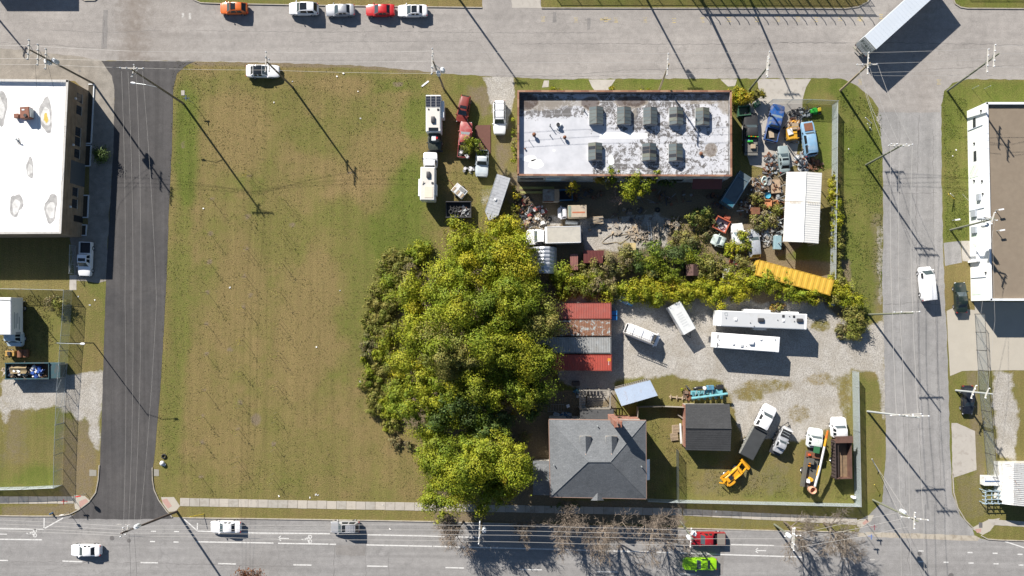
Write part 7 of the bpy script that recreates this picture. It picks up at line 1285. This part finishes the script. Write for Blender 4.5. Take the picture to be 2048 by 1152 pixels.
# signs, guards, hydrant
def sign(label, px, py, plate, mt, h=2.2, tilt=0.0, shape='rect', w_=.5, hh=.6, deg=0):
    t = thing('street_sign',label,'sign',px,py,deg); MB().tube([(0,0,0),(0,0,h+.1)],.035,6).build('post',GALV,t)
    if shape == 'oct': o = MB().loft([[(.42*math.cos(math.pi/8+k*math.pi/4),y,h-.3+.42*math.sin(math.pi/8+k*math.pi/4)) for k in range(8)] for y in (.04,.07)],True,True)
    elif shape == 'cross': o = MB().bx(-.45,.45,.04,.07,h-.2,h).bx(-.015,.015,-.4,.45,h+.02,h+.2)
    else: o = MB().bx(-w_/2,w_/2,.04,.07,h-hh,h)
    o.build('plate',mt,t); return t
SGB = M('sign_blue',(.06,.14,.42),.5); SGR = M('sign_red',(.45,.03,.03),.5)
sign('blue street name sign at the lawn corner by the dark street',387,206,None,SGB,2.4,0,'cross'); sign('red stop sign at the avenue end of the dark street',172,987,None,SGR,2.3,0,'oct'); sign('small sign post at the southwest kerb corner',138,1024,None,WHITE,2.1); sign('red and blue bus sign beside the southwest ramp',147,996,None,SGR,2.3,0,'cross'); sign('blue sign at the avenue end of the east street',1727,1064,None,SGB,2.3,0,'cross'); sign('street name sign beside the corner ramp at right',1733,1046,None,M('sign_maroon',(.22,.05,.07),.5),2.3,0,'cross')
for k,(x0,y0,x1,y1,z,mt,lb) in enumerate(((1731,235,1743,247,1.6,WHITE,'white guy wire guard on the junction verge, large'),(1735,247,1738,252,.8,WHITE,'short white guy guard below the large one'),(1740,255,1743,260,.8,WHITE,'small white marker on the junction verge'),(1897,388,1908,398,1.9,M('guard_yellow',(.66,.48,.03),.5),'yellow guy wire guard by the transformer pole'),(1901,387,1907,393,1.9,WHITE,'white guy guard beside the yellow one'),(1744,918,1757,943,2.2,WHITE,'long white guy guard on the east street verge'),(1749,969,1760,988,1.8,M('guard_yellow'),'yellow guy guard near the avenue corner pole'),(380,1034,408,1028,2.0,M('guard_yellow'),'yellow guy guard at the base of the brown pole'))):
    a_ = Vector((*G(x0,y0,z),z)); b_ = Vector((*G(x1,y1),.05)); o = MB().tube([tuple(a_-b_),(0,0,0)],.06,6).build('guy_guard',mt); o.location = b_; tag(o,lb,'guy guard')
for k,(x,y,lb) in enumerate(((1944,178,'thin marker post on the upper right lawn, left'),(1968,178,'thin marker post on the upper right lawn, right'))):
    t = thing('marker_post',lb,'post',x,y); MB().tube([(0,0,0),(.05,.05,1.5)],.03,5).build('shaft',GALV,t); MB().lathe([(.06,1.5),(.06,1.56)],6).build('cap',GALV,t)
t = thing('fire_hydrant','blue fire hydrant on the southwest verge','hydrant',105,1026); BH = M('hydrant_blue',(.03,.10,.22),.5); MB().lathe([(.16,0),(.16,.05),(.11,.06),(.11,.5),(.14,.52),(.14,.58),(.1,.68),(.02,.75)],12).build('barrel',BH,t,40); MB().tube([(-.22,0,.42),(.22,0,.42)],.06,8).build('nozzle',BH,t)
for k,(x,y,lb) in enumerate(((366,186,'pale concrete utility lid on the lawn corner'),(1961,1050,'dark utility lid in the southeast verge'))): o = MB().cbox(-.28,.28,-.4,.4,0,.06,.015).build('access_cover',CONC if k == 0 else IRON); x_,y_ = G(x,y); o.location = (x_,y_,0); tag(o,lb,'utility lid')
rr = random.Random(5)
lt = MB()
for x,y in ((674,153),(687,147),(716,183),(721,237),(548,205),(585,163),(633,694),(720,763),(722,764),(636,990),(632,989),(558,992),(407,417),(460,575),(680,581),(1697,298),(1905,312),(1912,300),(190,600),(157,593),(180,610),(620,995),(766,1010),(780,1058),(1432,1023)): x_,y_ = G(x,y); lt.box((x_,y_,.05),(rr.uniform(.15,.3),rr.uniform(.1,.22),.06),rr.random()*3,.2,.2)
o = lt.build('litter',M('litter_white',(.75,.74,.72),.7)); o['kind'] = 'stuff'; o['label'] = 'scraps of white litter scattered over lawns and verges'; o['category'] = 'litter'
# ---------------------------------------------------------------- vegetation
def leafmat(name, trans=.35):
    m, N, L, P = nodes(name); a = N.new('ShaderNodeAttribute'); a.attribute_name = 'tint'
    L.new(a.outputs['Color'], P.inputs['Base Color']); P.inputs['Roughness'].default_value = .6; P.inputs['Specular IOR Level'].default_value = .25
    t = N.new('ShaderNodeBsdfTranslucent'); L.new(a.outputs['Color'], t.inputs['Color']); mx = N.new('ShaderNodeMixShader'); mx.inputs[0].default_value = trans
    L.new(P.outputs[0], mx.inputs[1]); L.new(t.outputs[0], mx.inputs[2]); L.new(mx.outputs[0], N['Material Output'].inputs['Surface']); return m
LEAF = leafmat('leaf', .20)
def leafmesh(c, n, s, col):
    N_ = len(c); r = RNG.normal(size=(N_,3)); u = np.cross(n, r); u /= np.linalg.norm(u,axis=1)[:,None]+1e-9; v = np.cross(n,u); v /= np.linalg.norm(v,axis=1)[:,None]+1e-9
    s = s[:,None]; V = np.stack([c+u*s*.62, c+v*s*.42, c-u*s*.62, c-v*s*.42],1).reshape(-1,3)
    me = bpy.data.meshes.new('crown'); me.vertices.add(4*N_); me.vertices.foreach_set('co', V.ravel().astype(np.float32)); me.loops.add(4*N_); me.loops.foreach_set('vertex_index', np.arange(4*N_,dtype=np.int32)); me.polygons.add(N_); me.polygons.foreach_set('loop_start', np.arange(0,4*N_,4,dtype=np.int32)); me.polygons.foreach_set('loop_total', np.full(N_,4,np.int32)); me.update()
    at = me.attributes.new('tint','FLOAT_COLOR','POINT'); at.data.foreach_set('color', np.repeat(np.concatenate([col,np.ones((N_,1))],1),4,0).ravel().astype(np.float32)); me.materials.append(LEAF); return me
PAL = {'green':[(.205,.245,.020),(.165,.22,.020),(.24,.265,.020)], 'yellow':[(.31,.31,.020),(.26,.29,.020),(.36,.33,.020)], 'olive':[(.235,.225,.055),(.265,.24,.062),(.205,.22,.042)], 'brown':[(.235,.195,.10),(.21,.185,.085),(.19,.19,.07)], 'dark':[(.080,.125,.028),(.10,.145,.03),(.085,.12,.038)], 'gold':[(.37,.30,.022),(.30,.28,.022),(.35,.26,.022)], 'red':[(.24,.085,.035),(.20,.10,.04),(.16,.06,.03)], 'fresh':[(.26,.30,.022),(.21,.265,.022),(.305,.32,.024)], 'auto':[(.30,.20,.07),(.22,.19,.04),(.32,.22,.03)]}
def crown(R, Ry, z0, z1, pal, nl, dens=1.0, leaf=.30, rag=.5, mixp=None, mixf=.12, lobe=.30):
    """leaf clumps spread through the crown: unequal stretched lobes on an uneven dome, leaves on the lobes, stray sprays between"""
    cs, ns, ss, co = [], [], [], []; P_ = np.array(PAL[pal]); Q_ = np.array(PAL[mixp]) if mixp else P_; zc = (z0+z1)/2; hz = (z1-z0)/2; ph = RNG.uniform(0,6.28,3)
    for i in range(nl):
        a = RNG.uniform(0,2*np.pi); q = np.sqrt(RNG.random())*.95; top = np.sqrt(max(0,1-q*q)); zf = top*RNG.uniform(.0,1)**.8 if RNG.random() < .82 else -top*RNG.uniform(0,.7)
        wob = 1+rag*(.30*np.sin(2*a+ph[0])+.26*np.sin(3*a+ph[1])+.2*np.sin(5*a+ph[2])); lr = lobe*min(R,Ry)*(RNG.uniform(.35,.8) if RNG.random() < .55 else RNG.uniform(.8,1.5))
        c0 = np.array([R*q*np.cos(a)*wob*.88, Ry*q*np.sin(a)*wob*.88, zc+hz*zf*.85]); n_ = int(dens*46*lr*lr*4/(leaf/.3)**2)+6
        st = RNG.uniform(.65,1.45,3); st[2] *= .8; w1 = RNG.normal(size=3)*2.2; w2 = RNG.normal(size=3)*3.5
        d = RNG.normal(size=(n_,3)); d[:,2] = d[:,2]*.8+.3; d /= np.linalg.norm(d,axis=1)[:,None]; bumpy = 1+.34*np.sin(d@w1+ph[0])+.26*np.sin(d@w2+ph[1]); rad = lr*RNG.uniform(.5,1.1,n_)*bumpy; far_ = RNG.random(n_) < .08; rad = np.where(far_, rad*RNG.uniform(1.1,1.6,n_), rad)
        p = c0+d*rad[:,None]*st; cs.append(p); nn = d+RNG.normal(size=(n_,3))*.30; nn /= np.linalg.norm(nn,axis=1)[:,None]; ns.append(nn); ss.append(leaf*RNG.uniform(.5,1.2,n_))
        base = (Q_ if RNG.random() < mixf else P_)[RNG.integers(0,3)]*RNG.uniform(.82,1.18); k = base*RNG.uniform(.78,1.22,(n_,1)); k[:,0] *= RNG.uniform(.88,1.12,n_); co.append(k)
    c = np.concatenate(cs); c[:,2] = np.maximum(c[:,2],.05); return leafmesh(c,np.concatenate(ns),np.concatenate(ss),np.clip(np.concatenate(co),.005,.6))
BARK = M('bark',(.12,.095,.07),.95,0,.3,5,0,(0,0,0),.4); TWIG = M('twig_bark',(.23,.185,.145),.9,0,.25,5); TWIGD = M('twig_grey',(.20,.165,.13),.9,0,.25,5)
def tree(name, label, px, py, R, H, pal, nl=34, Ry=None, group=None, cat='tree', z0=None, seed=1, **kw):
    t = thing(name, label, cat, px, py, 0, group, 0, H*.75); r = random.Random(seed); z0 = H*.30 if z0 is None else z0
    mb = MB().tube([(0,0,-.1),(r.uniform(-.2,.2),r.uniform(-.2,.2),H*.35),(r.uniform(-.4,.4),r.uniform(-.4,.4),H*.8)],[.04*H*.55,.025*H*.7,.05],8)
    for k in range(5):
        a = k*1.26+r.random(); q = R*.7; mb.tube([(0,0,H*(.25+.08*k)),(math.cos(a)*q*.5,math.sin(a)*q*.5,H*(.42+.07*k)),(math.cos(a)*q,math.sin(a)*q,H*(.55+.06*k))],[.09,.06,.02],5)
    mb.build('trunk', BARK, t, 60); obj('crown', crown(R,Ry or R,z0,H,pal,nl,**kw), LEAF, t); return t
def shrub(name, label, px, py, R, H, pal, nl=14, Ry=None, group=None, cat='shrub', seed=1, **kw):
    t = thing(name, label, cat, px, py, 0, group, 0, H*.6); r = random.Random(seed); mb = MB()
    for k in range(4): a = k*1.57+r.random(); mb.tube([(0,0,0),(math.cos(a)*R*.3,math.sin(a)*R*.3,H*.5),(math.cos(a)*R*.6,math.sin(a)*R*.6,H*.75)],[.05,.035,.015],5)
    mb.build('stem', BARK, t); obj('crown', crown(R,Ry or R,-H*.15,H,pal,nl,**kw), LEAF, t); return t
GRP = 'trees of the big thicket west of the containers'
for i,(x,y,R,H,pal,mx,lb) in enumerate((
 (1000,470,3.2,7.5,'yellow','fresh','yellow green tree below the silver stock trailer at the thicket top'),(935,490,3.6,8.5,'fresh','yellow','bright green tree at the upper left shoulder of the thicket'),(1040,505,3.2,8.5,'yellow','gold','golden tree touching the white box truck'),(980,530,4.0,10,'yellow','fresh','yellow green tree in the upper middle of the thicket'),
 (1050,565,3.6,9.5,'green','yellow','green tree above the left end of the red container'),(905,560,4.0,11,'fresh','yellow','fresh green tree in the upper left of the thicket'),(1010,600,4.4,13,'green','yellow','tall dark green tree in the thicket centre right'),(850,600,3.8,9,'fresh','yellow','sunlit green tree on the left flank of the thicket'),
 (925,625,4.4,13,'fresh','yellow','olive yellow tree at the very centre of the thicket'),(1075,640,3.4,9.5,'olive','yellow','olive tree overhanging the rusted container'),(850,665,4.0,9.5,'fresh','yellow','bright leaning green tree on the left flank, lower'),(985,680,4.3,12.5,'green','fresh','tall green tree in the right middle of the thicket'),
 (1065,705,4.2,10.5,'green','yellow','broad green tree over the grey container'),(905,705,4.2,12,'olive','green','olive green tree in the lower middle of the thicket'),(825,735,3.6,8.5,'fresh','yellow','light green tree on the lower left thicket edge'),(960,765,4.2,9.5,'green','olive','dark green tree in the lower thicket'),
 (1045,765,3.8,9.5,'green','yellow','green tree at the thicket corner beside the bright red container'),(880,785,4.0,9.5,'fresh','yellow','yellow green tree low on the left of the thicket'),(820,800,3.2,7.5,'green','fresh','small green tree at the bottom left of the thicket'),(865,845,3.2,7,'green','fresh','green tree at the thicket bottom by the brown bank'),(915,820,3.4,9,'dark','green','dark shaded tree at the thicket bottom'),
 (945,868,3.2,8,'green','olive','shaded green tree between thicket and lower grove, left'),(985,850,3.0,7.5,'dark','green','dark tree between thicket and lower grove, right'),(1065,800,2.6,7,'dark','green','dark tree at the shady corner above the house'),(880,912,3.6,9.5,'green','fresh','green tree above the pavement left of the house, upper'),(935,935,4.2,12.5,'fresh','yellow','yellow green tree in the middle of the lower grove'),(898,978,3.6,10.5,'fresh','green','light green tree above the pavement end'),(985,900,2.6,10,'fresh','olive','pointed green tree north of the lower grove'),(1026,932,3.2,11.5,'fresh','gold','golden green tree beside the house porch'),(968,982,3.4,9.5,'green','yellow','green tree at the south edge of the lower grove'),(1010,975,2.4,6.5,'yellow','gold','small yellow tree south of the porch tree'))):
    tree('thicket_tree',lb,x,y,R,H,pal,35,None,GRP,seed=i,mixp=mx,mixf=.16,dens=1.5,leaf=.22,lobe=.30)
tree('autumn_tree','reddish autumn tree at the shady south edge of the thicket',1002,815,2.4,6.5,'auto',16,None,None,seed=40,mixp='gold',mixf=.3,dens=.7,leaf=.3)
GV = 'vine mounds on the thicket lawn edge'
for i,(x,y,R,Ry,H,pal) in enumerate(((800,520,3.0,2.0,2.2,'olive'),(835,505,2.2,1.8,2.6,'fresh'),(775,555,2.6,2.6,2.0,'olive'),(815,550,2.4,2.4,2.4,'brown'),(755,600,2.2,2.8,1.8,'olive'),(790,600,2.2,2.4,2.4,'olive'),(745,650,1.8,2.8,1.7,'olive'),(775,650,2.2,2.6,2.4,'olive'),(740,700,1.7,2.8,1.7,'brown'),(770,705,2.0,2.6,2.2,'fresh'),(742,755,1.8,2.6,1.8,'olive'),(775,760,2.2,2.8,2.4,'olive'),(752,805,2.0,2.2,1.8,'olive'),(785,815,2.0,2.0,2.2,'fresh'),(775,845,2.0,1.6,1.6,'olive'))):
    shrub('vine_mound','%s vine mound on the thicket lawn edge, number %s from the top'%({'olive':'olive','fresh':'fresh green','brown':'brownish'}[pal],('one','two','three','four','five','six','seven','eight','nine','ten','eleven','twelve','thirteen','fourteen','fifteen')[i]),x,y,R*1.05,H*.62,pal,38,Ry*1.1,GV,seed=i,dens=1.5,leaf=.18,mixp='green' if i%3 else 'olive',mixf=.3,lobe=.24)
shrub('dead_brush','low brown dead brush on the bank below the thicket',806,885,2.6,.8,'brown',12,1.4,None,seed=3,leaf=.22,lobe=.3); shrub('verge_bush','green bush hanging over the kerb at the grove foot',880,1030,1.6,2.4,'fresh',9,1.8,None,seed=4,mixp='olive',mixf=.4)
# hedge of vines between the junk yard and the gravel yard
HV = 'vine hedge between junk yard and gravel yard'; wd = ('first','second','third','fourth','fifth','sixth','seventh','eighth','ninth','tenth','eleventh','twelfth','thirteenth','fourteenth','fifteenth','sixteenth','seventeenth','eighteenth')
row = ((1135,560,2.6,3.0,4,'fresh'),(1165,570,2.4,2.4,3.4,'olive'),(1195,575,2.2,2.0,3,'brown'),(1225,580,2.2,2.0,3,'olive'),(1258,582,2.2,2.0,3.2,'yellow'),(1290,585,2.6,2.4,3.6,'yellow'),(1320,585,2.2,2.6,3.6,'yellow'),(1350,580,2.4,2.2,3.4,'gold'),(1380,582,2.2,2.2,3.4,'yellow'),(1410,582,2.2,2.2,3.4,'yellow'),(1440,586,2.2,2.6,3.4,'yellow'),(1468,580,2.2,2.6,3.4,'yellow'),(1495,562,2.2,2.4,3.4,'yellow'),(1530,560,2.4,2.2,3.6,'fresh'),(1560,572,2.4,2.2,3.6,'fresh'),(1590,585,2.4,1.8,3.4,'fresh'),(1622,590,2.2,1.8,3.4,'yellow'),(1672,580,2.2,2.4,3.2,'yellow'))
for i,(x,y,R,Ry,H,pal) in enumerate(row): shrub('hedge_vine','%s %s clump of the vine hedge counted from the containers eastward'%(wd[i],{'fresh':'green','olive':'olive','brown':'brown','yellow':'yellow green','gold':'golden'}[pal]),x,y,R*1.0,H*.85,pal,30,Ry*.95,HV,seed=i,dens=1.4,leaf=.19,mixp='yellow' if i%2 else 'fresh',mixf=.35,lobe=.30)
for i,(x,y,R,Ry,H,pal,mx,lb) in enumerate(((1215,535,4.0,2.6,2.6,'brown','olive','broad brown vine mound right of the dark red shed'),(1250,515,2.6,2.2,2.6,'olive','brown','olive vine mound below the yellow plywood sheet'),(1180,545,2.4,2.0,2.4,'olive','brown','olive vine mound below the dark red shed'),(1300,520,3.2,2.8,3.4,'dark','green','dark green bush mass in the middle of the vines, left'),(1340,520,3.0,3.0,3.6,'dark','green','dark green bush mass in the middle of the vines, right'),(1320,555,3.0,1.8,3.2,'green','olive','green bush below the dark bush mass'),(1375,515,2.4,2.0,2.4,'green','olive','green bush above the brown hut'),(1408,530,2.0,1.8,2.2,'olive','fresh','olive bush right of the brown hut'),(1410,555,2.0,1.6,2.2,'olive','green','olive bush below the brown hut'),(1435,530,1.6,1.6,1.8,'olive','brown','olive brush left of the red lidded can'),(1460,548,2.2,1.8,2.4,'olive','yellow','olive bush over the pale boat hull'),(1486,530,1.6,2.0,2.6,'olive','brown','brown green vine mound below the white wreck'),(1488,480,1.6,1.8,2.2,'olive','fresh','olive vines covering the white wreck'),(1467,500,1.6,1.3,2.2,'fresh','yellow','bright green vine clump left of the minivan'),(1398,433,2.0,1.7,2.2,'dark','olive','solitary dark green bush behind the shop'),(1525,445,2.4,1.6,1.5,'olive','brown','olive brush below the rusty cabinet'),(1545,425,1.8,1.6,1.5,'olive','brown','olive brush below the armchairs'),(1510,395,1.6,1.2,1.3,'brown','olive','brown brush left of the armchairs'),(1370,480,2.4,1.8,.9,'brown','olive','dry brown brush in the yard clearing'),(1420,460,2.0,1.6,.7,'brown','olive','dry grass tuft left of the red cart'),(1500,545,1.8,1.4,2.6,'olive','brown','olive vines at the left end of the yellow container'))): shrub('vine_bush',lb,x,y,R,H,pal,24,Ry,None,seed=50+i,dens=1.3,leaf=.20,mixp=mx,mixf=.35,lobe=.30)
# vines on the junk yard east fence and street corner
for i,(x,y,R,Ry,H,pal,lb) in enumerate(((1669,378,.9,1.8,2.2,'yellow','yellow vines climbing the east fence, topmost clump'),(1674,410,1.0,2.0,2.4,'yellow','yellow vines climbing the east fence, second clump'),(1673,440,1.0,1.8,2.3,'yellow','yellow vines climbing the east fence, third clump'),(1675,480,.8,2.2,1.4,'olive','thin olive vines on the middle of the east fence'),(1675,520,.8,2.2,1.4,'olive','thin olive vines on the lower east fence'),(1676,560,1.2,2.0,2.0,'olive','olive vines at the foot of the east fence'),(1690,590,1.6,1.8,2.4,'yellow','yellow green bush at the hedge east end'),(1708,610,1.4,1.6,2.2,'yellow','yellow bush nearest the east street'),(1712,635,1.5,2.2,2.4,'olive','olive bush at the gravel drive mouth, upper'),(1708,660,1.5,1.4,1.8,'olive','olive bush at the gravel drive mouth, lower'),(1688,662,2.0,1.2,.8,'brown','low straw coloured brush beside the gravel drive'),(1553,613,1.2,.7,.9,'auto','orange brown brush behind the fifth wheel'))): shrub('fence_vine',lb,x,y,R,H,pal,22,Ry,None,seed=90+i,dens=1.4,leaf=.18,mixp='olive',mixf=.3,lobe=.42)
for i in range(12):
    y = 352+i*20; shrub('fence_creeper','%s creeper tuft down the east junk yard fence from the carport end'%wd[i],1668+.9*i,y,.55+.25*((i*7)%3)/2,1.5+.5*((i*5)%4)/3,'yellow' if i < 6 else 'olive',16,1.1,'creepers on the east junk yard fence',seed=200+i,dens=1.6,leaf=.17,mixp='olive',mixf=.35,lobe=.5)
# along the shop
for i,(x,y,R,Ry,H,pal,mx,lb) in enumerate(((1276,372,2.5,2.3,6.6,'green','yellow','round green shrub tree against the shop south wall'),(1212,348,2.2,1.5,6.8,'green','auto','bushy vine over the shop parapet with brown tips'),(1308,353,1.3,.9,6.4,'fresh','green','small vine clump on the shop parapet right'),(1146,374,1.4,.9,4.6,'gold','olive','golden shrub in the shade behind the shop'),(1490,193,2.0,1.3,3.0,'gold','fresh','golden bush at the shop northeast corner'),(1518,190,1.4,1.0,2.4,'olive','gold','olive bush beside the yard driveway'),(1475,190,1.3,1.3,2.6,'gold','yellow','yellow shrub touching the shop coping'),(1223,178,.6,.5,.9,'gold','fresh','small yellow shrub beside the centre driveway'),(1110,178,1.2,.4,.6,'fresh','gold','low green strip of weeds at the shop front, left'),(1290,180,1.6,.3,.5,'fresh','gold','low strip of weeds at the shop front, right'),(1028,290,.7,4.5,1.6,'fresh','olive','green vines along the shop west wall, upper'),(1030,400,.9,3.0,1.8,'olive','gold','yellow brown hedge strip at the junk yard west side, upper'),(1030,445,.9,2.6,1.8,'olive','brown','yellow brown hedge strip at the junk yard west side, lower'),(1340,365,1.8,.9,3.0,'dark','green','dark creeper on the shop south wall'),(942,292,1.7,1.6,3.0,'green','olive','green bush growing beside the red pickup bed'),(800,250,.1,.1,.1,'green','olive','')) ):
    if lb: shrub('shrub',lb,x,y,R,H,pal,20,Ry,None,seed=130+i,dens=1.3,leaf=.20,mixp=mx,mixf=.3,lobe=.36)
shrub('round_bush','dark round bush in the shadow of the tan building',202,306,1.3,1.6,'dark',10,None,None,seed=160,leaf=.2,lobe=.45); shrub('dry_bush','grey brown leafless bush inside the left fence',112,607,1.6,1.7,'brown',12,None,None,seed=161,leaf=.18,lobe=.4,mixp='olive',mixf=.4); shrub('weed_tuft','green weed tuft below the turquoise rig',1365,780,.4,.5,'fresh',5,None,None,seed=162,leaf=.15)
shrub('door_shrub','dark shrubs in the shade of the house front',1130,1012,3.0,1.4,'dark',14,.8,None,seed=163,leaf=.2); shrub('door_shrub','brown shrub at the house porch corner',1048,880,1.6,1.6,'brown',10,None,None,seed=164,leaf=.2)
# bare street trees
def bare(name, label, px, py, H, spread, seed, lean=(0,0), mat=TWIG, tips=None, group='bare street trees along the avenue', depth=6, leaves=0):
    t = thing(name,label,'tree',px,py,0,group); r = random.Random(seed); tr = MB(); br = MB(); tipp = []
    def grow(p, d, l, rad, k):
        n = d.normalized(); q = p+n*l*.5+Vector((r.uniform(-1,1),r.uniform(-1,1),r.uniform(-.5,1)))*l*.06; e = q+(n+Vector((r.uniform(-.2,.2),r.uniform(-.2,.2),.08)))*l*.5
        (tr if k == 0 else br).tube([tuple(p),tuple(q),tuple(e)],[rad,rad*.85,rad*.66],6 if k < 2 else 3,False)
        if k >= depth: tipp.append(e); return
        for _ in range(r.choice((2,3,3)) if k else 5):
            ax = Vector((r.uniform(-1,1),r.uniform(-1,1),r.uniform(-.35,.55))).normalized(); grow(e, n*1.0+ax*spread*(1.15 if k == 0 else .9), l*r.uniform(.62,.84), max(rad*.62,.017), k+1)
        if 1 <= k <= 5:
            for _ in range(2): ax = Vector((r.uniform(-1,1),r.uniform(-1,1),.2)); grow(q, n*.6+ax, l*.6, max(rad*.45,.017), min(k+2,depth))
    grow(Vector((0,0,0)),Vector((lean[0],lean[1],1)),H*.24,.02*H,0)
    tr.build('trunk',BARK,t,60); br.build('crown',mat,t)
    if leaves:
        P_ = np.array([tuple(e) for e in tipp]); P_ = P_[RNG.integers(0,len(P_),leaves)]+RNG.normal(size=(leaves,3))*.2; obj('leaves',leafmesh(P_,RNG.normal(size=(leaves,3)),np.full(leaves,.2),np.array(PAL['red'])[RNG.integers(0,3,leaves)]*RNG.uniform(.7,1.3,(leaves,1))),LEAF,t)
    return t
for i,(x,y,H,sp,ln,mt,lb) in enumerate(((1126,1040,10.2,.95,(0,-.05),TWIG,'bare tree above the avenue, first right of the lower grove'),(1208,1041,10.6,1.0,(0,-.05),TWIG,'bare tree above the avenue in front of the house gable'),(1296,1040,10.8,1.0,(0,-.02),TWIG,'bare tree left of the red pickup'),(926,1042,9.0,.9,(-.05,-.05),TWIG,'bare tree at the kerb below the lower grove'),(1568,1044,8.6,.95,(0,-.05),TWIGD,'bare tree behind the framed avenue pole'),(1648,1046,10.4,1.0,(0,-.08),TWIGD,'bare tree nearest the avenue corner at right'),(1042,1048,7.0,.9,(0,-.1),TWIG,'small bare tree in the shade between the avenue poles'))):
    bare('bare_tree',lb,x,y,H,sp,20+i,ln,mt,depth=6)
bare('autumn_street_tree','red leaved tree at the bottom picture edge',508,1180,7.0,.9,70,(0,.8),TWIGD,None,None,4,2200); bare('bare_shrub','pale leafless shrub left of the round shop shrub',1228,398,4.2,1.1,71,(0,.1),M('twig_pink',(.38,.27,.22),.9,0,.2),None,None,4); bare('dead_branch','dead branch standing in the yard shade',1320,403,2.2,1.0,72,(.2,.2),TWIGD,None,None,3)
# staked saplings in three rows on the lawn
ROWS = {'west':((424,400),(421,469),(419,526),(416,586),(414.5,649),(413,709),(411,782),(408,834),(406.6,885.5),(404,955)),'middle':((501,354),(496.5,434),(495,499),(492,554),(490,616),(487,681),(482.5,743),(481,806),(478,859),(475.5,922)),'east':((571,402),(568,470),(566,528),(561,585),(560.6,648),(558,711),(555,772),(552,834),(549,890),(545.7,956))}
for rn, pts in ROWS.items():
    for i,(x,y) in enumerate(pts):
        t = thing('sapling','%s young sapling from the top in the %s row on the lawn'%(wd[i],rn),'sapling',x,y,0,'staked saplings on the big lawn'); r = random.Random(int(x*7+y)); h = r.uniform(2.0,2.9)
        MB().tube([(0,0,0),(.05,.02,h*.5),(r.uniform(-.1,.1),.05,h)],[.03,.022,.01],5).build('stem',BARK,t)
        if rn != 'west':
            for s in (1,-1): MB().tube([(s*.12,s*.75,0),(s*.12,s*.75,1.5)],.017,5).build('stake',WOODGREY,t)
        n_ = r.randint(16,36); c = np.stack([RNG.normal(0,.24,n_),RNG.normal(0,.24,n_),RNG.uniform(.55*h,h*1.05,n_)],1); obj('crown',leafmesh(c,RNG.normal(size=(n_,3)),RNG.uniform(.08,.17,n_),np.array(PAL['gold' if i in (0,2,4,5) and rn == 'middle' else 'olive'])[RNG.integers(0,3,n_)]),LEAF,t)
# coarse grass tufts that give the lawns and yards their nap
def tufts(name, label, poly, n, hgt, wid, pal, seed):
    xs_ = [p[0] for p in poly]; ys_ = [p[1] for p in poly]; r = np.random.default_rng(seed); X = r.uniform(min(xs_),max(xs_),n); Y = r.uniform(min(ys_),max(ys_),n); k = (inpoly(X,Y,poly) > 1) & (fbm(X,Y,26,seed,3) > .42); X = X[k]; Y = Y[k]; n = len(X)
    wx = (X-1024)/S; wy = (576-Y)/S; c = np.stack([wx,wy,np.full(n,hgt*.4)],1); nn = r.normal(size=(n,3)); nn[:,2] = abs(nn[:,2])*.8+.1; nn /= np.linalg.norm(nn,axis=1)[:,None]
    o = obj(name, leafmesh(c,nn,r.uniform(.5,1.2,n)*wid,np.array(PAL[pal])[r.integers(0,3,n)]*r.uniform(.8,1.25,(n,1))), LEAF); o['kind'] = 'stuff'; o['label'] = label; o['category'] = 'grass'
PAL['dry'] = [(.16,.13,.055),(.13,.12,.045),(.115,.118,.038)]; PAL['turf'] = [(.09,.12,.025),(.115,.128,.032),(.078,.108,.02)]
tufts('grass','coarse grass tufts on the big browned lawn',lawn,26000,.10,.13,'dry',1); tufts('grass','green tufts on the lawn rim and upper verge',[(345,130),(880,150),(900,180),(850,480),(740,560),(700,300),(390,300),(350,900),(335,900)],9000,.10,.13,'turf',2)
tufts('grass','grass tufts on the verge between junk yard and east street',[(1668,190),(1700,160),(1764,230),(1766,560),(1735,650),(1690,560)],6000,.12,.15,'turf',3); tufts('grass','grass tufts in the yard around the tractor',[(1300,830),(1370,905),(1480,930),(1600,960),(1700,960),(1700,1000),(1300,990)],7000,.12,.15,'dry',4); tufts('grass','grass tufts in the fenced left yard',[(0,590),(110,590),(105,720),(0,720)],2500,.12,.15,'dry',5); tufts('grass','weeds growing in the junk yard clearing',[(1340,430),(1450,450),(1450,540),(1350,540)],3000,.2,.2,'olive',6); tufts('grass','grass tufts in front of the white building',[(1884,180),(1935,200),(1938,480),(1890,480)],3000,.1,.13,'turf',7)
